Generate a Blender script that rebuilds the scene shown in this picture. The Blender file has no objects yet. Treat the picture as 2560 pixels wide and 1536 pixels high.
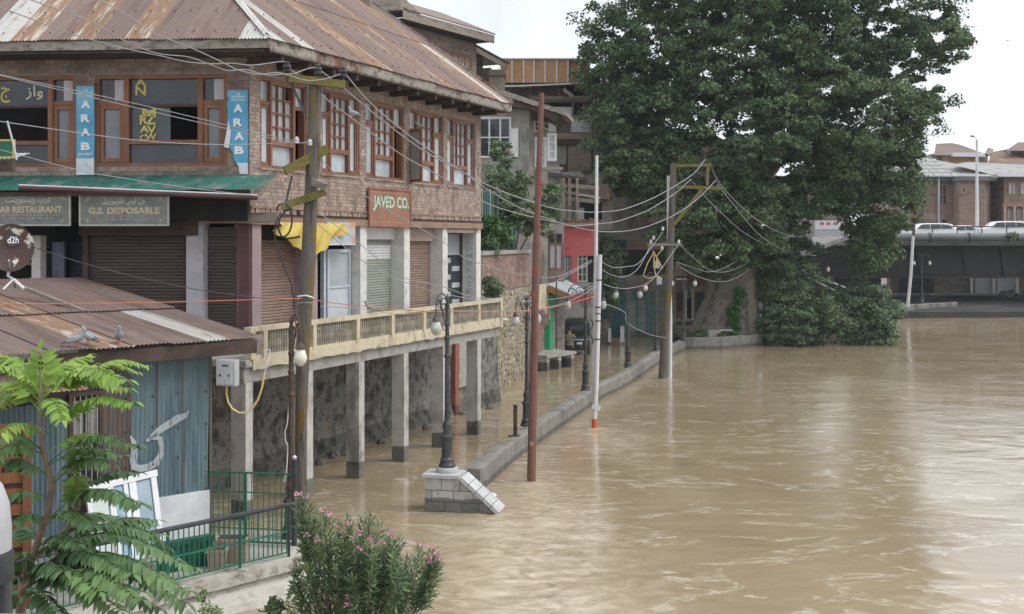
import bpy, bmesh, math, random
import numpy as np
from mathutils import Vector, Matrix, noise as mnoise

# ------------------------------------------------------------------ camera, sky, sun, exposure
scene = bpy.context.scene
F = 3058.0          # focal length in photograph pixels (2560 wide)
EYE = 6.0           # camera height above the flood water
HZ = 600.0          # photograph row of the horizon
cam_d = bpy.data.cameras.new('camera')
cam = bpy.data.objects.new('camera', cam_d)
scene.collection.objects.link(cam)
cam.location = (0, 0, EYE)
cam.rotation_euler = (math.radians(90), 0, 0)
cam_d.sensor_width = 36.0
cam_d.lens = 36.0 * F / 2560.0
cam_d.shift_y = -(768.0 - HZ) / 2560.0
cam_d.clip_start = 0.05
cam_d.clip_end = 3000
scene.camera = cam

SUN_EL, SUN_AZ = math.radians(52), math.radians(96)      # azimuth clockwise from +Y
world = bpy.data.worlds.new('World')
scene.world = world
world.use_nodes = True
nt = world.node_tree
nt.nodes.clear()
w_out = nt.nodes.new('ShaderNodeOutputWorld')
w_bg = nt.nodes.new('ShaderNodeBackground')
w_sky = nt.nodes.new('ShaderNodeTexSky')
w_sky.sky_type = 'NISHITA'
w_sky.sun_disc = False
w_sky.sun_elevation = SUN_EL
w_sky.sun_rotation = SUN_AZ
w_mix = nt.nodes.new('ShaderNodeMix'); w_mix.data_type = 'RGBA'
w_mix.inputs[0].default_value = 0.90
w_tc = nt.nodes.new('ShaderNodeTexCoord')
w_n = nt.nodes.new('ShaderNodeTexNoise'); w_n.inputs['Scale'].default_value = 3.0; w_n.inputs['Detail'].default_value = 5
w_r = nt.nodes.new('ShaderNodeValToRGB')
w_r.color_ramp.elements[0].position = .37; w_r.color_ramp.elements[0].color = (4.2, 4.4, 4.62, 1)
w_r.color_ramp.elements[1].position = .72; w_r.color_ramp.elements[1].color = (7.9, 8.05, 8.2, 1)
nt.links.new(w_tc.outputs['Generated'], w_n.inputs['Vector'])
nt.links.new(w_n.outputs['Fac'], w_r.inputs['Fac'])
nt.links.new(w_sky.outputs['Color'], w_mix.inputs[6])
nt.links.new(w_r.outputs['Color'], w_mix.inputs[7])
nt.links.new(w_mix.outputs[2], w_bg.inputs['Color'])
w_bg.inputs['Strength'].default_value = 0.14
nt.links.new(w_bg.outputs['Background'], w_out.inputs['Surface'])

sun_d = bpy.data.lights.new('sun', 'SUN')
sun_d.energy = 1.5
sun_d.angle = math.radians(35)
sun_d.color = (1.0, 0.96, 0.9)
sun = bpy.data.objects.new('sun', sun_d)
scene.collection.objects.link(sun)
sd = Vector((math.sin(SUN_AZ) * math.cos(SUN_EL), math.cos(SUN_AZ) * math.cos(SUN_EL), math.sin(SUN_EL)))
sun.rotation_euler = sd.to_track_quat('Z', 'Y').to_euler()
sun.location = (20, -10, 60)

vs = scene.view_settings
vs.view_transform = 'Standard'
vs.look = 'None'
vs.exposure = 0.62
vs.gamma = 1.0
vs.use_curve_mapping = False
scene.render.engine = 'CYCLES'
scene.cycles.use_denoising = True
scene.cycles.max_bounces = 6
scene.cycles.transparent_max_bounces = 8
scene.cycles.volume_bounces = 0

# ------------------------------------------------------------------ helpers
C = scene.collection
V = Vector
R = math.radians
rng = random.Random(7)

def P(px, py, Y):
    """point at depth Y metres seen at photograph pixel px, py"""
    return V(((px - 1280) / F * Y, Y, EYE - (py - HZ) / F * Y))

def G(px, py, z=0.0):
    """point on the level z seen at photograph pixel px, py"""
    return P(px, py, (EYE - z) * F / (py - HZ))

class Frame:
    """vertical plane: o = plan origin, u = along, n = outward normal"""
    def __init__(s, o, u, n):
        s.o = V((o[0], o[1])); s.u = V(u).normalized(); s.n = V(n).normalized()
    def p(s, u, z, d=0.0):
        q = s.o + s.u * u + s.n * d
        return V((q.x, q.y, z))
    def at(s, px, py, d=0.0):
        k = (px - 1280) / F
        ox, oy = s.o.x + s.n.x * d, s.o.y + s.n.y * d
        t = (k * oy - ox) / (s.u.x - k * s.u.y)
        Y = oy + s.u.y * t
        return t, EYE - (py - HZ) / F * Y
    def shift(s, du=0, d=0):
        return Frame(s.o + s.u * du + s.n * d, s.u, s.n)
    def mat3(s):
        return Matrix(((s.u.x, s.n.x, 0), (s.u.y, s.n.y, 0), (0, 0, 1)))

class MB:
    def __init__(s): s.v = []; s.f = []
    def add(s, vs_, fs_):
        b = len(s.v)
        s.v.extend([tuple(p) for p in vs_])
        s.f.extend([tuple(i + b for i in f) for f in fs_])
        return s
    def hexa(s, a):                      # 8 points: bottom 4 then top 4
        return s.add(a, [(3, 2, 1, 0), (4, 5, 6, 7), (0, 1, 5, 4), (1, 2, 6, 5), (2, 3, 7, 6), (3, 0, 4, 7)])
    def box(s, x0, x1, y0, y1, z0, z1):
        return s.hexa([(x0, y0, z0), (x1, y0, z0), (x1, y1, z0), (x0, y1, z0), (x0, y0, z1), (x1, y0, z1), (x1, y1, z1), (x0, y1, z1)])
    def fbox(s, fr, u0, u1, z0, z1, d0, d1):
        return s.hexa([fr.p(u0, z0, d1), fr.p(u1, z0, d1), fr.p(u1, z0, d0), fr.p(u0, z0, d0),
                       fr.p(u0, z1, d1), fr.p(u1, z1, d1), fr.p(u1, z1, d0), fr.p(u0, z1, d0)])
    def beam(s, a, b, w, h, up=(0, 0, 1)):
        a, b = V(a), V(b)
        t = (b - a).normalized()
        x = t.cross(V(up))
        if x.length < 1e-4: x = V((1, 0, 0))
        x.normalize(); y = x.cross(t)
        x *= w / 2; y *= h / 2
        return s.hexa([a - x - y, a + x - y, b + x - y, b - x - y, a - x + y, a + x + y, b + x + y, b - x + y])
    def tube(s, pts, r, n=8, cap=True):
        pts = [V(p) for p in pts]
        m = len(pts)
        if not hasattr(r, '__len__'): r = [r] * m
        rings = []
        ref = None
        for i, p in enumerate(pts):
            t = (pts[min(i + 1, m - 1)] - pts[max(i - 1, 0)])
            if t.length < 1e-9: t = V((0, 0, 1))
            t.normalize()
            if ref is None:
                ref = t.orthogonal().normalized()
            ref = (ref - t * ref.dot(t))
            if ref.length < 1e-6: ref = t.orthogonal()
            ref.normalize()
            b = t.cross(ref)
            rings.append([p + (ref * math.cos(2 * math.pi * k / n) + b * math.sin(2 * math.pi * k / n)) * r[i] for k in range(n)])
        vs_ = [q for g in rings for q in g]
        fs_ = [(i * n + k, i * n + (k + 1) % n, (i + 1) * n + (k + 1) % n, (i + 1) * n + k) for i in range(m - 1) for k in range(n)]
        if cap:
            fs_.append(tuple(range(n - 1, -1, -1)))
            fs_.append(tuple((m - 1) * n + k for k in range(n)))
        return s.add(vs_, fs_)
    def lathe(s, prof, c=(0, 0, 0), n=16, ax=None):
        """prof: list of (radius, height)"""
        c = V(c)
        vs_ = []
        for r, z in prof:
            for k in range(n):
                a = 2 * math.pi * k / n
                vs_.append(c + V((r * math.cos(a), r * math.sin(a), z)))
        m = len(prof)
        fs_ = [(i * n + k, i * n + (k + 1) % n, (i + 1) * n + (k + 1) % n, (i + 1) * n + k) for i in range(m - 1) for k in range(n)]
        fs_.append(tuple(range(n - 1, -1, -1)))
        fs_.append(tuple((m - 1) * n + k for k in range(n)))
        return s.add(vs_, fs_)
    def prism(s, pts, off):
        """polygon extruded by a vector"""
        pts = [V(p) for p in pts]; off = V(off); m = len(pts)
        return s.add(pts + [p + off for p in pts], [tuple(range(m - 1, -1, -1)), tuple(range(m, 2 * m))] + [(i, (i + 1) % m, m + (i + 1) % m, m + i) for i in range(m)])
    def loft(s, rings, cap=True):
        n = len(rings[0]); m = len(rings)
        vs_ = [q for g in rings for q in g]
        fs_ = [(i * n + k, i * n + (k + 1) % n, (i + 1) * n + (k + 1) % n, (i + 1) * n + k) for i in range(m - 1) for k in range(n)]
        if cap:
            fs_.append(tuple(range(n - 1, -1, -1))); fs_.append(tuple((m - 1) * n + k for k in range(n)))
        return s.add(vs_, fs_)
    def ell(s, c, r, nu=10, nv=7, rot=None):
        c = V(c); vs_ = []
        for i in range(1, nv):
            th = math.pi * i / nv
            for k in range(nu):
                a = 2 * math.pi * k / nu
                q = V((r[0] * math.sin(th) * math.cos(a), r[1] * math.sin(th) * math.sin(a), r[2] * math.cos(th)))
                if rot: q = rot @ q
                vs_.append(c + q)
        t = V((0, 0, r[2])); 
        if rot: t = rot @ t
        vs_ += [c + t, c - t]
        T, B = len(vs_) - 2, len(vs_) - 1
        fs_ = [(i * nu + k, (i + 1) * nu + k, (i + 1) * nu + (k + 1) % nu, i * nu + (k + 1) % nu) for i in range(nv - 2) for k in range(nu)]
        fs_ += [(T, k, (k + 1) % nu) for k in range(nu)] + [(B, (nv - 2) * nu + (k + 1) % nu, (nv - 2) * nu + k) for k in range(nu)]
        return s.add(vs_, fs_)
    def mesh(s, name, smooth=None, clean=False):
        me = bpy.data.meshes.new(name)
        me.from_pydata(s.v, [], s.f)
        if smooth is not None:
            me.polygons.foreach_set('use_smooth', [True] * len(me.polygons))
            me.set_sharp_from_angle(angle=R(smooth))
        me.update()
        return me

def link(name, data, mat=None, parent=None):
    o = bpy.data.objects.new(name, data)
    C.objects.link(o)
    if mat is not None and data is not None:
        if not len(data.materials): data.materials.append(mat)
    if parent is not None:
        attach(o, parent)
    return o

_inv = {}
def attach(o, parent):
    o.parent = parent
    key = parent.name
    if key not in _inv:
        m = Matrix.Identity(4)
        q = parent
        chain = []
        while q is not None:
            chain.append(q); q = q.parent
        for q in reversed(chain):
            m = m @ q.matrix_parent_inverse @ q.matrix_basis
        _inv[key] = m.inverted()
    o.matrix_parent_inverse = _inv[key]

def part(parent, name, mb, mat, smooth=None, label=None):
    o = link(name, mb.mesh(name, smooth), mat, parent)
    if label: o['label'] = label
    return o

def tag(o, label=None, cat=None, group=None, kind=None):
    if label: o['label'] = label
    if cat: o['category'] = cat
    if group: o['group'] = group
    if kind: o['kind'] = kind
    return o

def thing(name, label, cat, loc=(0, 0, 0), group=None, kind=None):
    o = bpy.data.objects.new(name, None)
    o.empty_display_size = .3
    C.objects.link(o)
    o.location = loc
    return tag(o, label, cat, group, kind)

def solo(name, mb, mat, label, cat, group=None, smooth=None, kind=None):
    return tag(part(None, name, mb, mat, smooth), label, cat, group, kind)

def struct(name, mb, mat, smooth=None, parent=None):
    o = part(parent, name, mb, mat, smooth)
    if parent is None: o['kind'] = 'structure'
    return o

def copy_tree(o, delta, parent=None):
    c = o.copy(); C.objects.link(c)
    if parent is None:
        c.location = o.location + V(delta)
    else:
        c.parent = parent
    for ch in list(o.children):
        copy_tree(ch, delta, c)
    return c

# ------------------------------------------------------------------ materials
MATS = {}
def M(name, cols, scale=3.0, rough=.8, bump=.15, bscale=30.0, metal=0.0, stretch=(1, 1, 1), rnd=0.0, coord='pos', detail=6.0,
      lo=.35, hi=.65, wet=None, spec=.4, stain=None, trans=0.0, rr=.12):
    """noise-mixed colours; rnd = brightness spread from piece to piece; wet = (height, colour factor); stain = (colour, scale, lo, hi, stretch)"""
    if name in MATS: return MATS[name]
    m = bpy.data.materials.new(name); m.use_nodes = True
    t = m.node_tree; N = t.nodes; L = t.links
    b = N['Principled BSDF']
    b.inputs['Metallic'].default_value = metal
    b.inputs['Specular IOR Level'].default_value = spec
    if coord == 'pos':
        src = N.new('ShaderNodeNewGeometry').outputs['Position']
    else:
        src = N.new('ShaderNodeTexCoord').outputs['Object']
        oi = N.new('ShaderNodeObjectInfo')
        mv = N.new('ShaderNodeVectorMath'); mv.operation = 'SCALE'; mv.inputs[0].default_value = (37, 53, 71)
        L.new(oi.outputs['Random'], mv.inputs['Scale'])
        ad = N.new('ShaderNodeVectorMath'); L.new(src, ad.inputs[0]); L.new(mv.outputs[0], ad.inputs[1])
        src = ad.outputs[0]
    def nz(sc, st, det=detail, r_=.6):
        mp = N.new('ShaderNodeMapping'); mp.inputs['Scale'].default_value = st
        L.new(src, mp.inputs['Vector'])
        n = N.new('ShaderNodeTexNoise'); n.inputs['Scale'].default_value = sc; n.inputs['Detail'].default_value = det
        n.inputs['Roughness'].default_value = r_
        L.new(mp.outputs[0], n.inputs['Vector'])
        return n.outputs['Fac']
    n1 = nz(scale, stretch)
    rp = N.new('ShaderNodeValToRGB')
    cr = rp.color_ramp
    k = len(cols)
    while len(cr.elements) < k: cr.elements.new(.5)
    for i, c in enumerate(cols):
        cr.elements[i].position = lo + (hi - lo) * (i / max(1, k - 1))
        cr.elements[i].color = (*c, 1)
    L.new(n1, rp.inputs['Fac'])
    col = rp.outputs['Color']
    if stain:
        for (sc_, ssc, slo, shi, sst) in ([stain] if not isinstance(stain, list) else stain):
            sn = nz(ssc, sst, 7.0, .65)
            mr = N.new('ShaderNodeMapRange'); mr.inputs[1].default_value = slo; mr.inputs[2].default_value = shi
            L.new(sn, mr.inputs[0])
            mx = N.new('ShaderNodeMix'); mx.data_type = 'RGBA'
            L.new(mr.outputs[0], mx.inputs[0]); L.new(col, mx.inputs[6]); mx.inputs[7].default_value = (*sc_, 1)
            col = mx.outputs[2]
    rough_s = None
    if wet:
        gp = N.new('ShaderNodeNewGeometry'); sx = N.new('ShaderNodeSeparateXYZ'); L.new(gp.outputs['Position'], sx.inputs[0])
        wn = nz(2.5, (1, 1, .4))
        ma = N.new('ShaderNodeMath'); ma.operation = 'MULTIPLY_ADD'; ma.inputs[1].default_value = -.12; L.new(wn, ma.inputs[0]); L.new(sx.outputs['Z'], ma.inputs[2])
        mr = N.new('ShaderNodeMapRange'); mr.inputs[1].default_value = wet[0] - .015; mr.inputs[2].default_value = wet[0] + .015
        mr.inputs[3].default_value = 1; mr.inputs[4].default_value = 0
        L.new(ma.outputs[0], mr.inputs[0])
        mx = N.new('ShaderNodeMix'); mx.data_type = 'RGBA'; mx.blend_type = 'MULTIPLY'
        L.new(mr.outputs[0], mx.inputs[0]); L.new(col, mx.inputs[6]); mx.inputs[7].default_value = (wet[1], wet[1], wet[1] * .95, 1)
        col = mx.outputs[2]
    if rnd:
        oi = N.new('ShaderNodeObjectInfo'); ge = N.new('ShaderNodeNewGeometry')
        sm = N.new('ShaderNodeMath'); L.new(oi.outputs['Random'], sm.inputs[0]); L.new(ge.outputs['Random Per Island'], sm.inputs[1])
        fr = N.new('ShaderNodeMath'); fr.operation = 'FRACT'; L.new(sm.outputs[0], fr.inputs[0])
        mr = N.new('ShaderNodeMapRange'); mr.inputs[3].default_value = 1 - rnd; mr.inputs[4].default_value = 1 + rnd
        L.new(fr.outputs[0], mr.inputs[0])
        hs = N.new('ShaderNodeHueSaturation'); L.new(mr.outputs[0], hs.inputs['Value']); L.new(col, hs.inputs['Color'])
        mh = N.new('ShaderNodeMapRange'); mh.inputs[3].default_value = .5 - rnd * .035; mh.inputs[4].default_value = .5 + rnd * .035
        ml = N.new('ShaderNodeMath'); ml.operation = 'MULTIPLY'; ml.inputs[1].default_value = 7.31; L.new(fr.outputs[0], ml.inputs[0])
        f2 = N.new('ShaderNodeMath'); f2.operation = 'FRACT'; L.new(ml.outputs[0], f2.inputs[0]); L.new(f2.outputs[0], mh.inputs[0])
        L.new(mh.outputs[0], hs.inputs['Hue'])
        col = hs.outputs['Color']
    L.new(col, b.inputs['Base Color'])
    mr = N.new('ShaderNodeMapRange'); mr.inputs[3].default_value = max(.02, rough - rr); mr.inputs[4].default_value = min(1, rough + rr)
    L.new(n1, mr.inputs[0]); L.new(mr.outputs[0], b.inputs['Roughness'])
    if bump:
        bn = nz(bscale, stretch, 4.0)
        bp = N.new('ShaderNodeBump'); bp.inputs['Strength'].default_value = bump; bp.inputs['Distance'].default_value = .02
        L.new(bn, bp.inputs['Height']); L.new(bp.outputs[0], b.inputs['Normal'])
    if trans:
        tb = N.new('ShaderNodeBsdfTranslucent'); L.new(col, tb.inputs['Color'])
        ms = N.new('ShaderNodeMixShader'); ms.inputs[0].default_value = trans
        L.new(b.outputs[0], ms.inputs[1]); L.new(tb.outputs[0], ms.inputs[2])
        L.new(ms.outputs[0], N['Material Output'].inputs['Surface'])
    MATS[name] = m
    return m

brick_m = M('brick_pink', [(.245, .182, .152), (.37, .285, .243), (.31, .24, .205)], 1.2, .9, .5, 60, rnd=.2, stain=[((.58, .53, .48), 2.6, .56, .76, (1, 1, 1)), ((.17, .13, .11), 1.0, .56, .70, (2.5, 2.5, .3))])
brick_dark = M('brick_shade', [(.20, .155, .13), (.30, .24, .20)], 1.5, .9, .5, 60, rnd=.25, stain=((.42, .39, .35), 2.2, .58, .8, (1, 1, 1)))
mortar_m = M('mortar', [(.20, .165, .14), (.31, .265, .23)], 5, .95, .4, 50)
wood_new = M('window_timber', [(.17, .072, .036), (.26, .118, .066)], 3, .55, .2, 25, stretch=(1, 1, .2), rnd=.12)
wood_red = M('window_timber_faded', [(.17, .085, .065), (.25, .14, .11)], 3, .6, .2, 25)
wood_grey = M('weathered_timber', [(.16, .13, .105), (.30, .26, .22), (.22, .19, .16)], 2.5, .85, .5, 14, stretch=(.4, .4, 2.2), rnd=.15)
wood_dark = M('dark_timber', [(.035, .024, .02), (.085, .055, .045)], 2.5, .75, .3, 20)
wood_beam = M('reddish_beam', [(.22, .13, .09), (.34, .22, .16), (.27, .20, .16)], 2.2, .85, .5, 16, stretch=(1, 1, 3), rnd=.1)
fascia_m = M('fascia_board', [(.10, .085, .07), (.33, .30, .27), (.19, .165, .14)], 2.4, .85, .4, 14, stretch=(1, 1, 2.5), stain=((.13, .065, .04), 1.7, .55, .66, (1, 1, 1)))
glass_m = M('painted_sheen_glass', [(.34, .39, .43), (.46, .50, .53)], 1.4, .16, .02, 8, spec=.5, rnd=.12, rr=.06)  # grey-blue base colour carries the look of reflected sky and curtains
glass_dark = M('dark_glass', [(.025, .032, .042), (.06, .07, .085)], 1.2, .09, .02, 6, spec=.5, rr=.05)
curtain_m = M('purple_curtain', [(.17, .115, .26), (.27, .19, .36)], 5, .9, .2, 20, stretch=(4, 4, .3))
curtain_w = M('pale_curtain', [(.42, .40, .45), (.56, .54, .58)], 6, .9, .2, 20, stretch=(4, 4, .3))
curtain_p = M('pink_curtain', [(.30, .16, .25), (.42, .24, .36)], 6, .9, .2, 20, stretch=(4, 4, .3))
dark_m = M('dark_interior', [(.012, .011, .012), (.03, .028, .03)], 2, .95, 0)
roof_brown = M('roof_brown_paint', [(.135, .09, .073), (.20, .145, .125), (.17, .125, .11)], 1.0, .62, .1, 20, coord='obj', stretch=(3, .35, 1), rnd=.12, spec=.35,
               stain=[((.30, .15, .075), 2.2, .63, .72, (2.4, .5, 1)), ((.42, .37, .33), 3.0, .68, .76, (3, .45, 1))])
roof_rust = M('roof_rust', [(.195, .115, .068), (.265, .16, .10), (.19, .13, .10)], 1.6, .75, .15, 25, coord='obj', stretch=(3, .3, 1), rnd=.1,
              stain=[((.46, .42, .37), 2.1, .53, .65, (3.0, .35, 1)), ((.19, .12, .10), 1.7, .58, .68, (2, .4, 1))])
roof_pale = M('roof_bare_zinc', [(.40, .40, .39), (.50, .50, .48), (.44, .42, .39)], 1.6, .5, .1, 25, coord='obj', stretch=(2.4, .3, 1), metal=.25,
              stain=[((.30, .17, .095), 2.4, .58, .68, (3, .4, 1)), ((.20, .13, .11), 2.0, .62, .70, (3, .3, 1))])
roof_shed = M('shed_roof_brown', [(.125, .085, .072), (.19, .138, .122), (.155, .115, .10)], 1.0, .6, .12, 20, coord='obj', stretch=(3, .3, 1), rnd=.1,
              stain=[((.27, .13, .07), 1.8, .56, .70, (2.2, .4, 1)), ((.45, .42, .40), 3.2, .69, .76, (2, .6, 1))])
awning_m = M('awning_green', [(.018, .10, .082), (.03, .16, .13), (.045, .14, .118)], 1.5, .55, .1, 20, coord='obj', stretch=(3, .5, 1), rnd=.12,
             stain=((.22, .23, .215), 1.6, .50, .68, (1.6, 1, 1)))
tin_blue = M('tin_blue', [(.075, .125, .15), (.13, .195, .22), (.10, .155, .175)], 1.4, .6, .1, 20, coord='obj', stretch=(3, .35, 1), rnd=.12,
             stain=[((.14, .075, .05), 1.5, .60, .70, (3.0, .4, 1)), ((.30, .36, .37), 2.6, .68, .8, (3, .6, 1))])
tin_rust = M('tin_blue_rusted', [(.07, .11, .13), (.13, .08, .065), (.10, .15, .17)], 1.2, .7, .12, 20, coord='obj', stretch=(4, .25, 1), rnd=.1,
             stain=((.30, .11, .035), 1.6, .68, .75, (2, .8, 1)))
shutter_dk = M('shutter_dark', [(.075, .055, .05), (.11, .085, .075)], 2, .6, .1, 20, stretch=(.3, .3, 3))
shutter_br = M('shutter_brown', [(.20, .135, .105), (.28, .195, .155), (.23, .16, .13)], 2, .65, .1, 20, stretch=(.4, .4, 3), stain=((.13, .09, .075), 1.6, .55, .72, (1, 1, 1)))
shutter_gn = M('shutter_green', [(.235, .27, .225), (.31, .335, .285)], 2, .6, .1, 20, stretch=(.4, .4, 3))
white_pl = M('white_plaster', [(.50, .49, .48), (.64, .63, .61), (.56, .55, .53)], 1.8, .85, .2, 25, stain=((.33, .31, .29), 2.6, .58, .75, (1, 1, .5)))
purple_pl = M('mauve_plaster', [(.27, .205, .215), (.35, .27, .28)], 1.8, .85, .2, 25, stain=((.20, .15, .15), 2.2, .58, .75, (1, 1, .5)))
maroon_m = M('maroon_paint', [(.075, .03, .037), (.115, .05, .055)], 3, .6, .15, 20, stain=((.42, .40, .40), 7, .72, .76, (1, 1, 1)))
cream_m = M('cream_rail', [(.46, .40, .275), (.57, .51, .37), (.50, .45, .34)], 2.0, .8, .2, 25, stain=[((.34, .29, .215), 2.4, .52, .68, (1, 1, .7)), ((.19, .17, .135), 4.5, .60, .70, (1, 1, .5))])
balus_m = M('baluster_grey', [(.20, .18, .145), (.36, .325, .26)], 3.5, .85, .2, 25, rnd=.1)
conc_pillar = M('pillar_concrete', [(.37, .355, .33), (.49, .475, .45), (.42, .405, .38)], 1.6, .9, .25, 30, wet=(.36, .34), stain=((.21, .20, .185), 1.6, .50, .66, (1, 1, .5)))
conc_m = M('concrete', [(.24, .23, .21), (.36, .35, .325), (.29, .28, .26)], 2.2, .9, .35, 30, stain=((.15, .14, .125), 1.5, .56, .72, (1, 1, .6)))
conc_wall = M('flood_wall_concrete', [(.155, .148, .133), (.23, .22, .20), (.19, .18, .165)], 1.8, .9, .4, 26, stain=[((.10, .096, .085), 1.2, .52, .66, (1, 1, .3)), ((.36, .34, .31), 3.4, .64, .74, (1, 1, .3))], wet=(.10, .55))
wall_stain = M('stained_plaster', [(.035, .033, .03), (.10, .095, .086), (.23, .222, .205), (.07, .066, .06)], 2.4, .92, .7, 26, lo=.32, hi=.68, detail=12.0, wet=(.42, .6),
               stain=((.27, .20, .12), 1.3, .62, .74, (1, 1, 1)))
stone_m = M('yellow_stone', [(.26, .225, .155), (.36, .32, .235), (.31, .285, .235)], 1.2, .9, .6, 24, rnd=.22, stain=((.23, .205, .16), 1.6, .58, .72, (1, 1, 1)))
stone_gap = M('stone_joint', [(.14, .125, .098), (.21, .19, .15)], 4, .95, .5, 30)
block_m = M('pedestal_block', [(.30, .295, .28), (.44, .43, .41), (.37, .36, .345)], 3, .85, .5, 22, rnd=.16, wet=(.24, .38), stain=[((.42, .34, .15), 3.2, .64, .72, (1, 1, 1)), ((.19, .165, .125), 2.0, .54, .68, (1, 1, .6))])
cap_m = M('coping_stone', [(.40, .405, .41), (.52, .525, .53)], 3, .7, .2, 30, rnd=.08)
iron_m = M('cast_iron', [(.022, .024, .028), (.065, .068, .074)], 9, .5, .3, 50, spec=.5, stain=((.10, .062, .04), 6, .60, .72, (1, 1, 1)))
iron_rust = M('rusted_lamp_iron', [(.028, .024, .024), (.10, .055, .038), (.05, .045, .045)], 9, .65, .4, 45, stain=((.30, .29, .27), 8, .70, .76, (1, 1, 1)))
globe_m = M('lamp_globe', [(.60, .58, .49), (.68, .66, .58)], 4, .2, 0, spec=.5)
globe_c = M('lamp_globe_clear', [(.36, .36, .33), (.56, .56, .52)], 7, .12, .1, 30, spec=.7)
pole_wood = M('mossy_pole', [(.045, .04, .036), (.14, .128, .114), (.09, .08, .071)], 3.0, .9, .9, 12, stretch=(3.5, 3.5, .3), stain=((.16, .11, .015), 1.3, .53, .60, (2.2, 2.2, .6)))
arm_wood = M('mossy_crossarm', [(.10, .09, .025), (.17, .145, .035), (.15, .135, .09)], 3, .9, .5, 18)
pole_rust = M('rust_pole', [(.125, .055, .042), (.18, .085, .065), (.15, .075, .06)], 3, .7, .3, 30, stretch=(1, 1, .5), stain=[((.30, .075, .05), 1.1, .63, .7, (1, 1, 1)), ((.34, .26, .22), 5, .7, .76, (1, 1, .4))])
pole_white = M('white_pole', [(.55, .55, .57), (.68, .68, .70)], 3, .45, .15, 30, stretch=(1, 1, .4), stain=((.33, .27, .23), 3, .62, .73, (1, 1, .4)))
orange_m = M('orange_band', [(.52, .095, .03), (.62, .14, .05)], 4, .6, .1)
cable_m = M('grey_cable', [(.25, .25, .265), (.33, .33, .345)], 5, .5, 0)
cable_d = M('black_cable', [(.02, .02, .022), (.04, .04, .042)], 5, .5, 0)
cable_o = M('orange_cable', [(.50, .14, .07), (.56, .18, .1)], 5, .5, 0)
cable_y = M('yellow_hose', [(.55, .42, .16), (.66, .53, .25)], 5, .5, 0)
porc_m = M('insulator_dark', [(.03, .03, .034), (.07, .07, .078)], 4, .25, 0, spec=.5)
porc_w = M('insulator_white', [(.6, .6, .6), (.72, .72, .72)], 4, .3, 0)
green_p = M('green_paint', [(.01, .11, .066), (.02, .165, .10)], 4, .5, .1, 20, stain=((.10, .07, .05), 8, .70, .76, (1, 1, 1)))
black_p = M('black_paint', [(.022, .024, .028), (.05, .053, .06)], 6, .5, .2, 30)
white_p = M('white_paint', [(.58, .59, .62), (.69, .70, .72)], 3, .5, .1, 20, stain=((.40, .37, .33), 5, .66, .76, (1, 1, 1)))
sign_face = M('sign_grey_green', [(.13, .155, .145), (.20, .22, .205), (.155, .16, .15)], 1.8, .6, .1, stain=((.20, .12, .07), 1.4, .64, .74, (3, 3, .5)))
sign_ink = M('sign_gold_letters', [(.46, .38, .24), (.58, .50, .34)], 9, .6, 0, stain=((.20, .20, .18), 5, .56, .66, (1, 1, 1)))
sign_ink2 = M('sign_small_print', [(.30, .29, .25), (.40, .38, .33)], 9, .6, 0)
javed_m = M('sign_rust_red', [(.22, .10, .065), (.30, .145, .10), (.26, .125, .088)], 1.6, .65, .1, stretch=(1, 1, .6), stain=((.36, .20, .14), 2.6, .6, .73, (2, 2, .4)))
mint_m = M('letters_mint', [(.30, .50, .37), (.42, .60, .47)], 5, .6, 0)
banner_b = M('banner_blue', [(.035, .24, .45), (.08, .36, .58), (.17, .47, .66)], .8, .45, .05, lo=.3, hi=.7)
banner_w = M('banner_white', [(.58, .62, .66), (.72, .75, .78)], 3, .5, .1, stain=((.30, .30, .30), 5, .62, .72, (1, 1, 1)))
white_ink = M('white_letters', [(.74, .74, .74), (.80, .80, .80)], 5, .5, 0)
yellow_ink = M('yellow_letters', [(.50, .42, .10), (.60, .52, .17)], 5, .6, 0)
faded_ink = M('faded_blue_letters', [(.30, .36, .36), (.45, .48, .47)], 12, .8, 0)
yellow_cl = M('yellow_cloth', [(.48, .36, .07), (.60, .47, .13), (.54, .41, .09)], 2.2, .8, .3, 9, stretch=(1, 1, .5))
zinc_m = M('galvanised', [(.42, .44, .46), (.54, .56, .58)], 4, .4, .05, metal=.4)
grey_box = M('meter_box_grey', [(.36, .37, .38), (.44, .45, .46)], 4, .5, .05)
navy_m = M('navy_paint', [(.012, .014, .025), (.03, .034, .05)], 4, .3, .05, spec=.5)
tyre_m = M('tyre', [(.015, .015, .015), (.035, .035, .035)], 8, .8, .2)
bark_m = M('chinar_bark', [(.10, .085, .072), (.26, .225, .19), (.17, .15, .128)], 2.2, .95, 1.0, 4, stretch=(1, 1, .6))
twig_m = M('twig', [(.09, .065, .045), (.15, .11, .08)], 6, .85, .2)
ail_stem = M('ailanthus_stem', [(.16, .11, .075), (.26, .19, .13)], 6, .75, .3, 25)
leaf_big = M('chinar_leaf', [(.044, .084, .038), (.085, .142, .060), (.145, .205, .088)], .55, .55, 0, rnd=.5, trans=.2, spec=.35, lo=.3, hi=.7)
leaf_bush = M('bush_leaf', [(.10, .165, .085), (.17, .24, .13)], .9, .5, 0, rnd=.4, trans=.2)
leaf_garden = M('garden_leaf', [(.085, .135, .065), (.15, .21, .10)], 1.2, .5, 0, rnd=.35, trans=.2)
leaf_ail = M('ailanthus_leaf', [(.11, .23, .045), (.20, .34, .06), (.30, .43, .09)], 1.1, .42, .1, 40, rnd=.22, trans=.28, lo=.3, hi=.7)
leaf_ail_d = M('ailanthus_leaf_low', [(.065, .135, .06), (.11, .195, .078), (.17, .265, .095)], 1.1, .42, .1, 40, rnd=.22, trans=.22, lo=.3, hi=.7)
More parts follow.
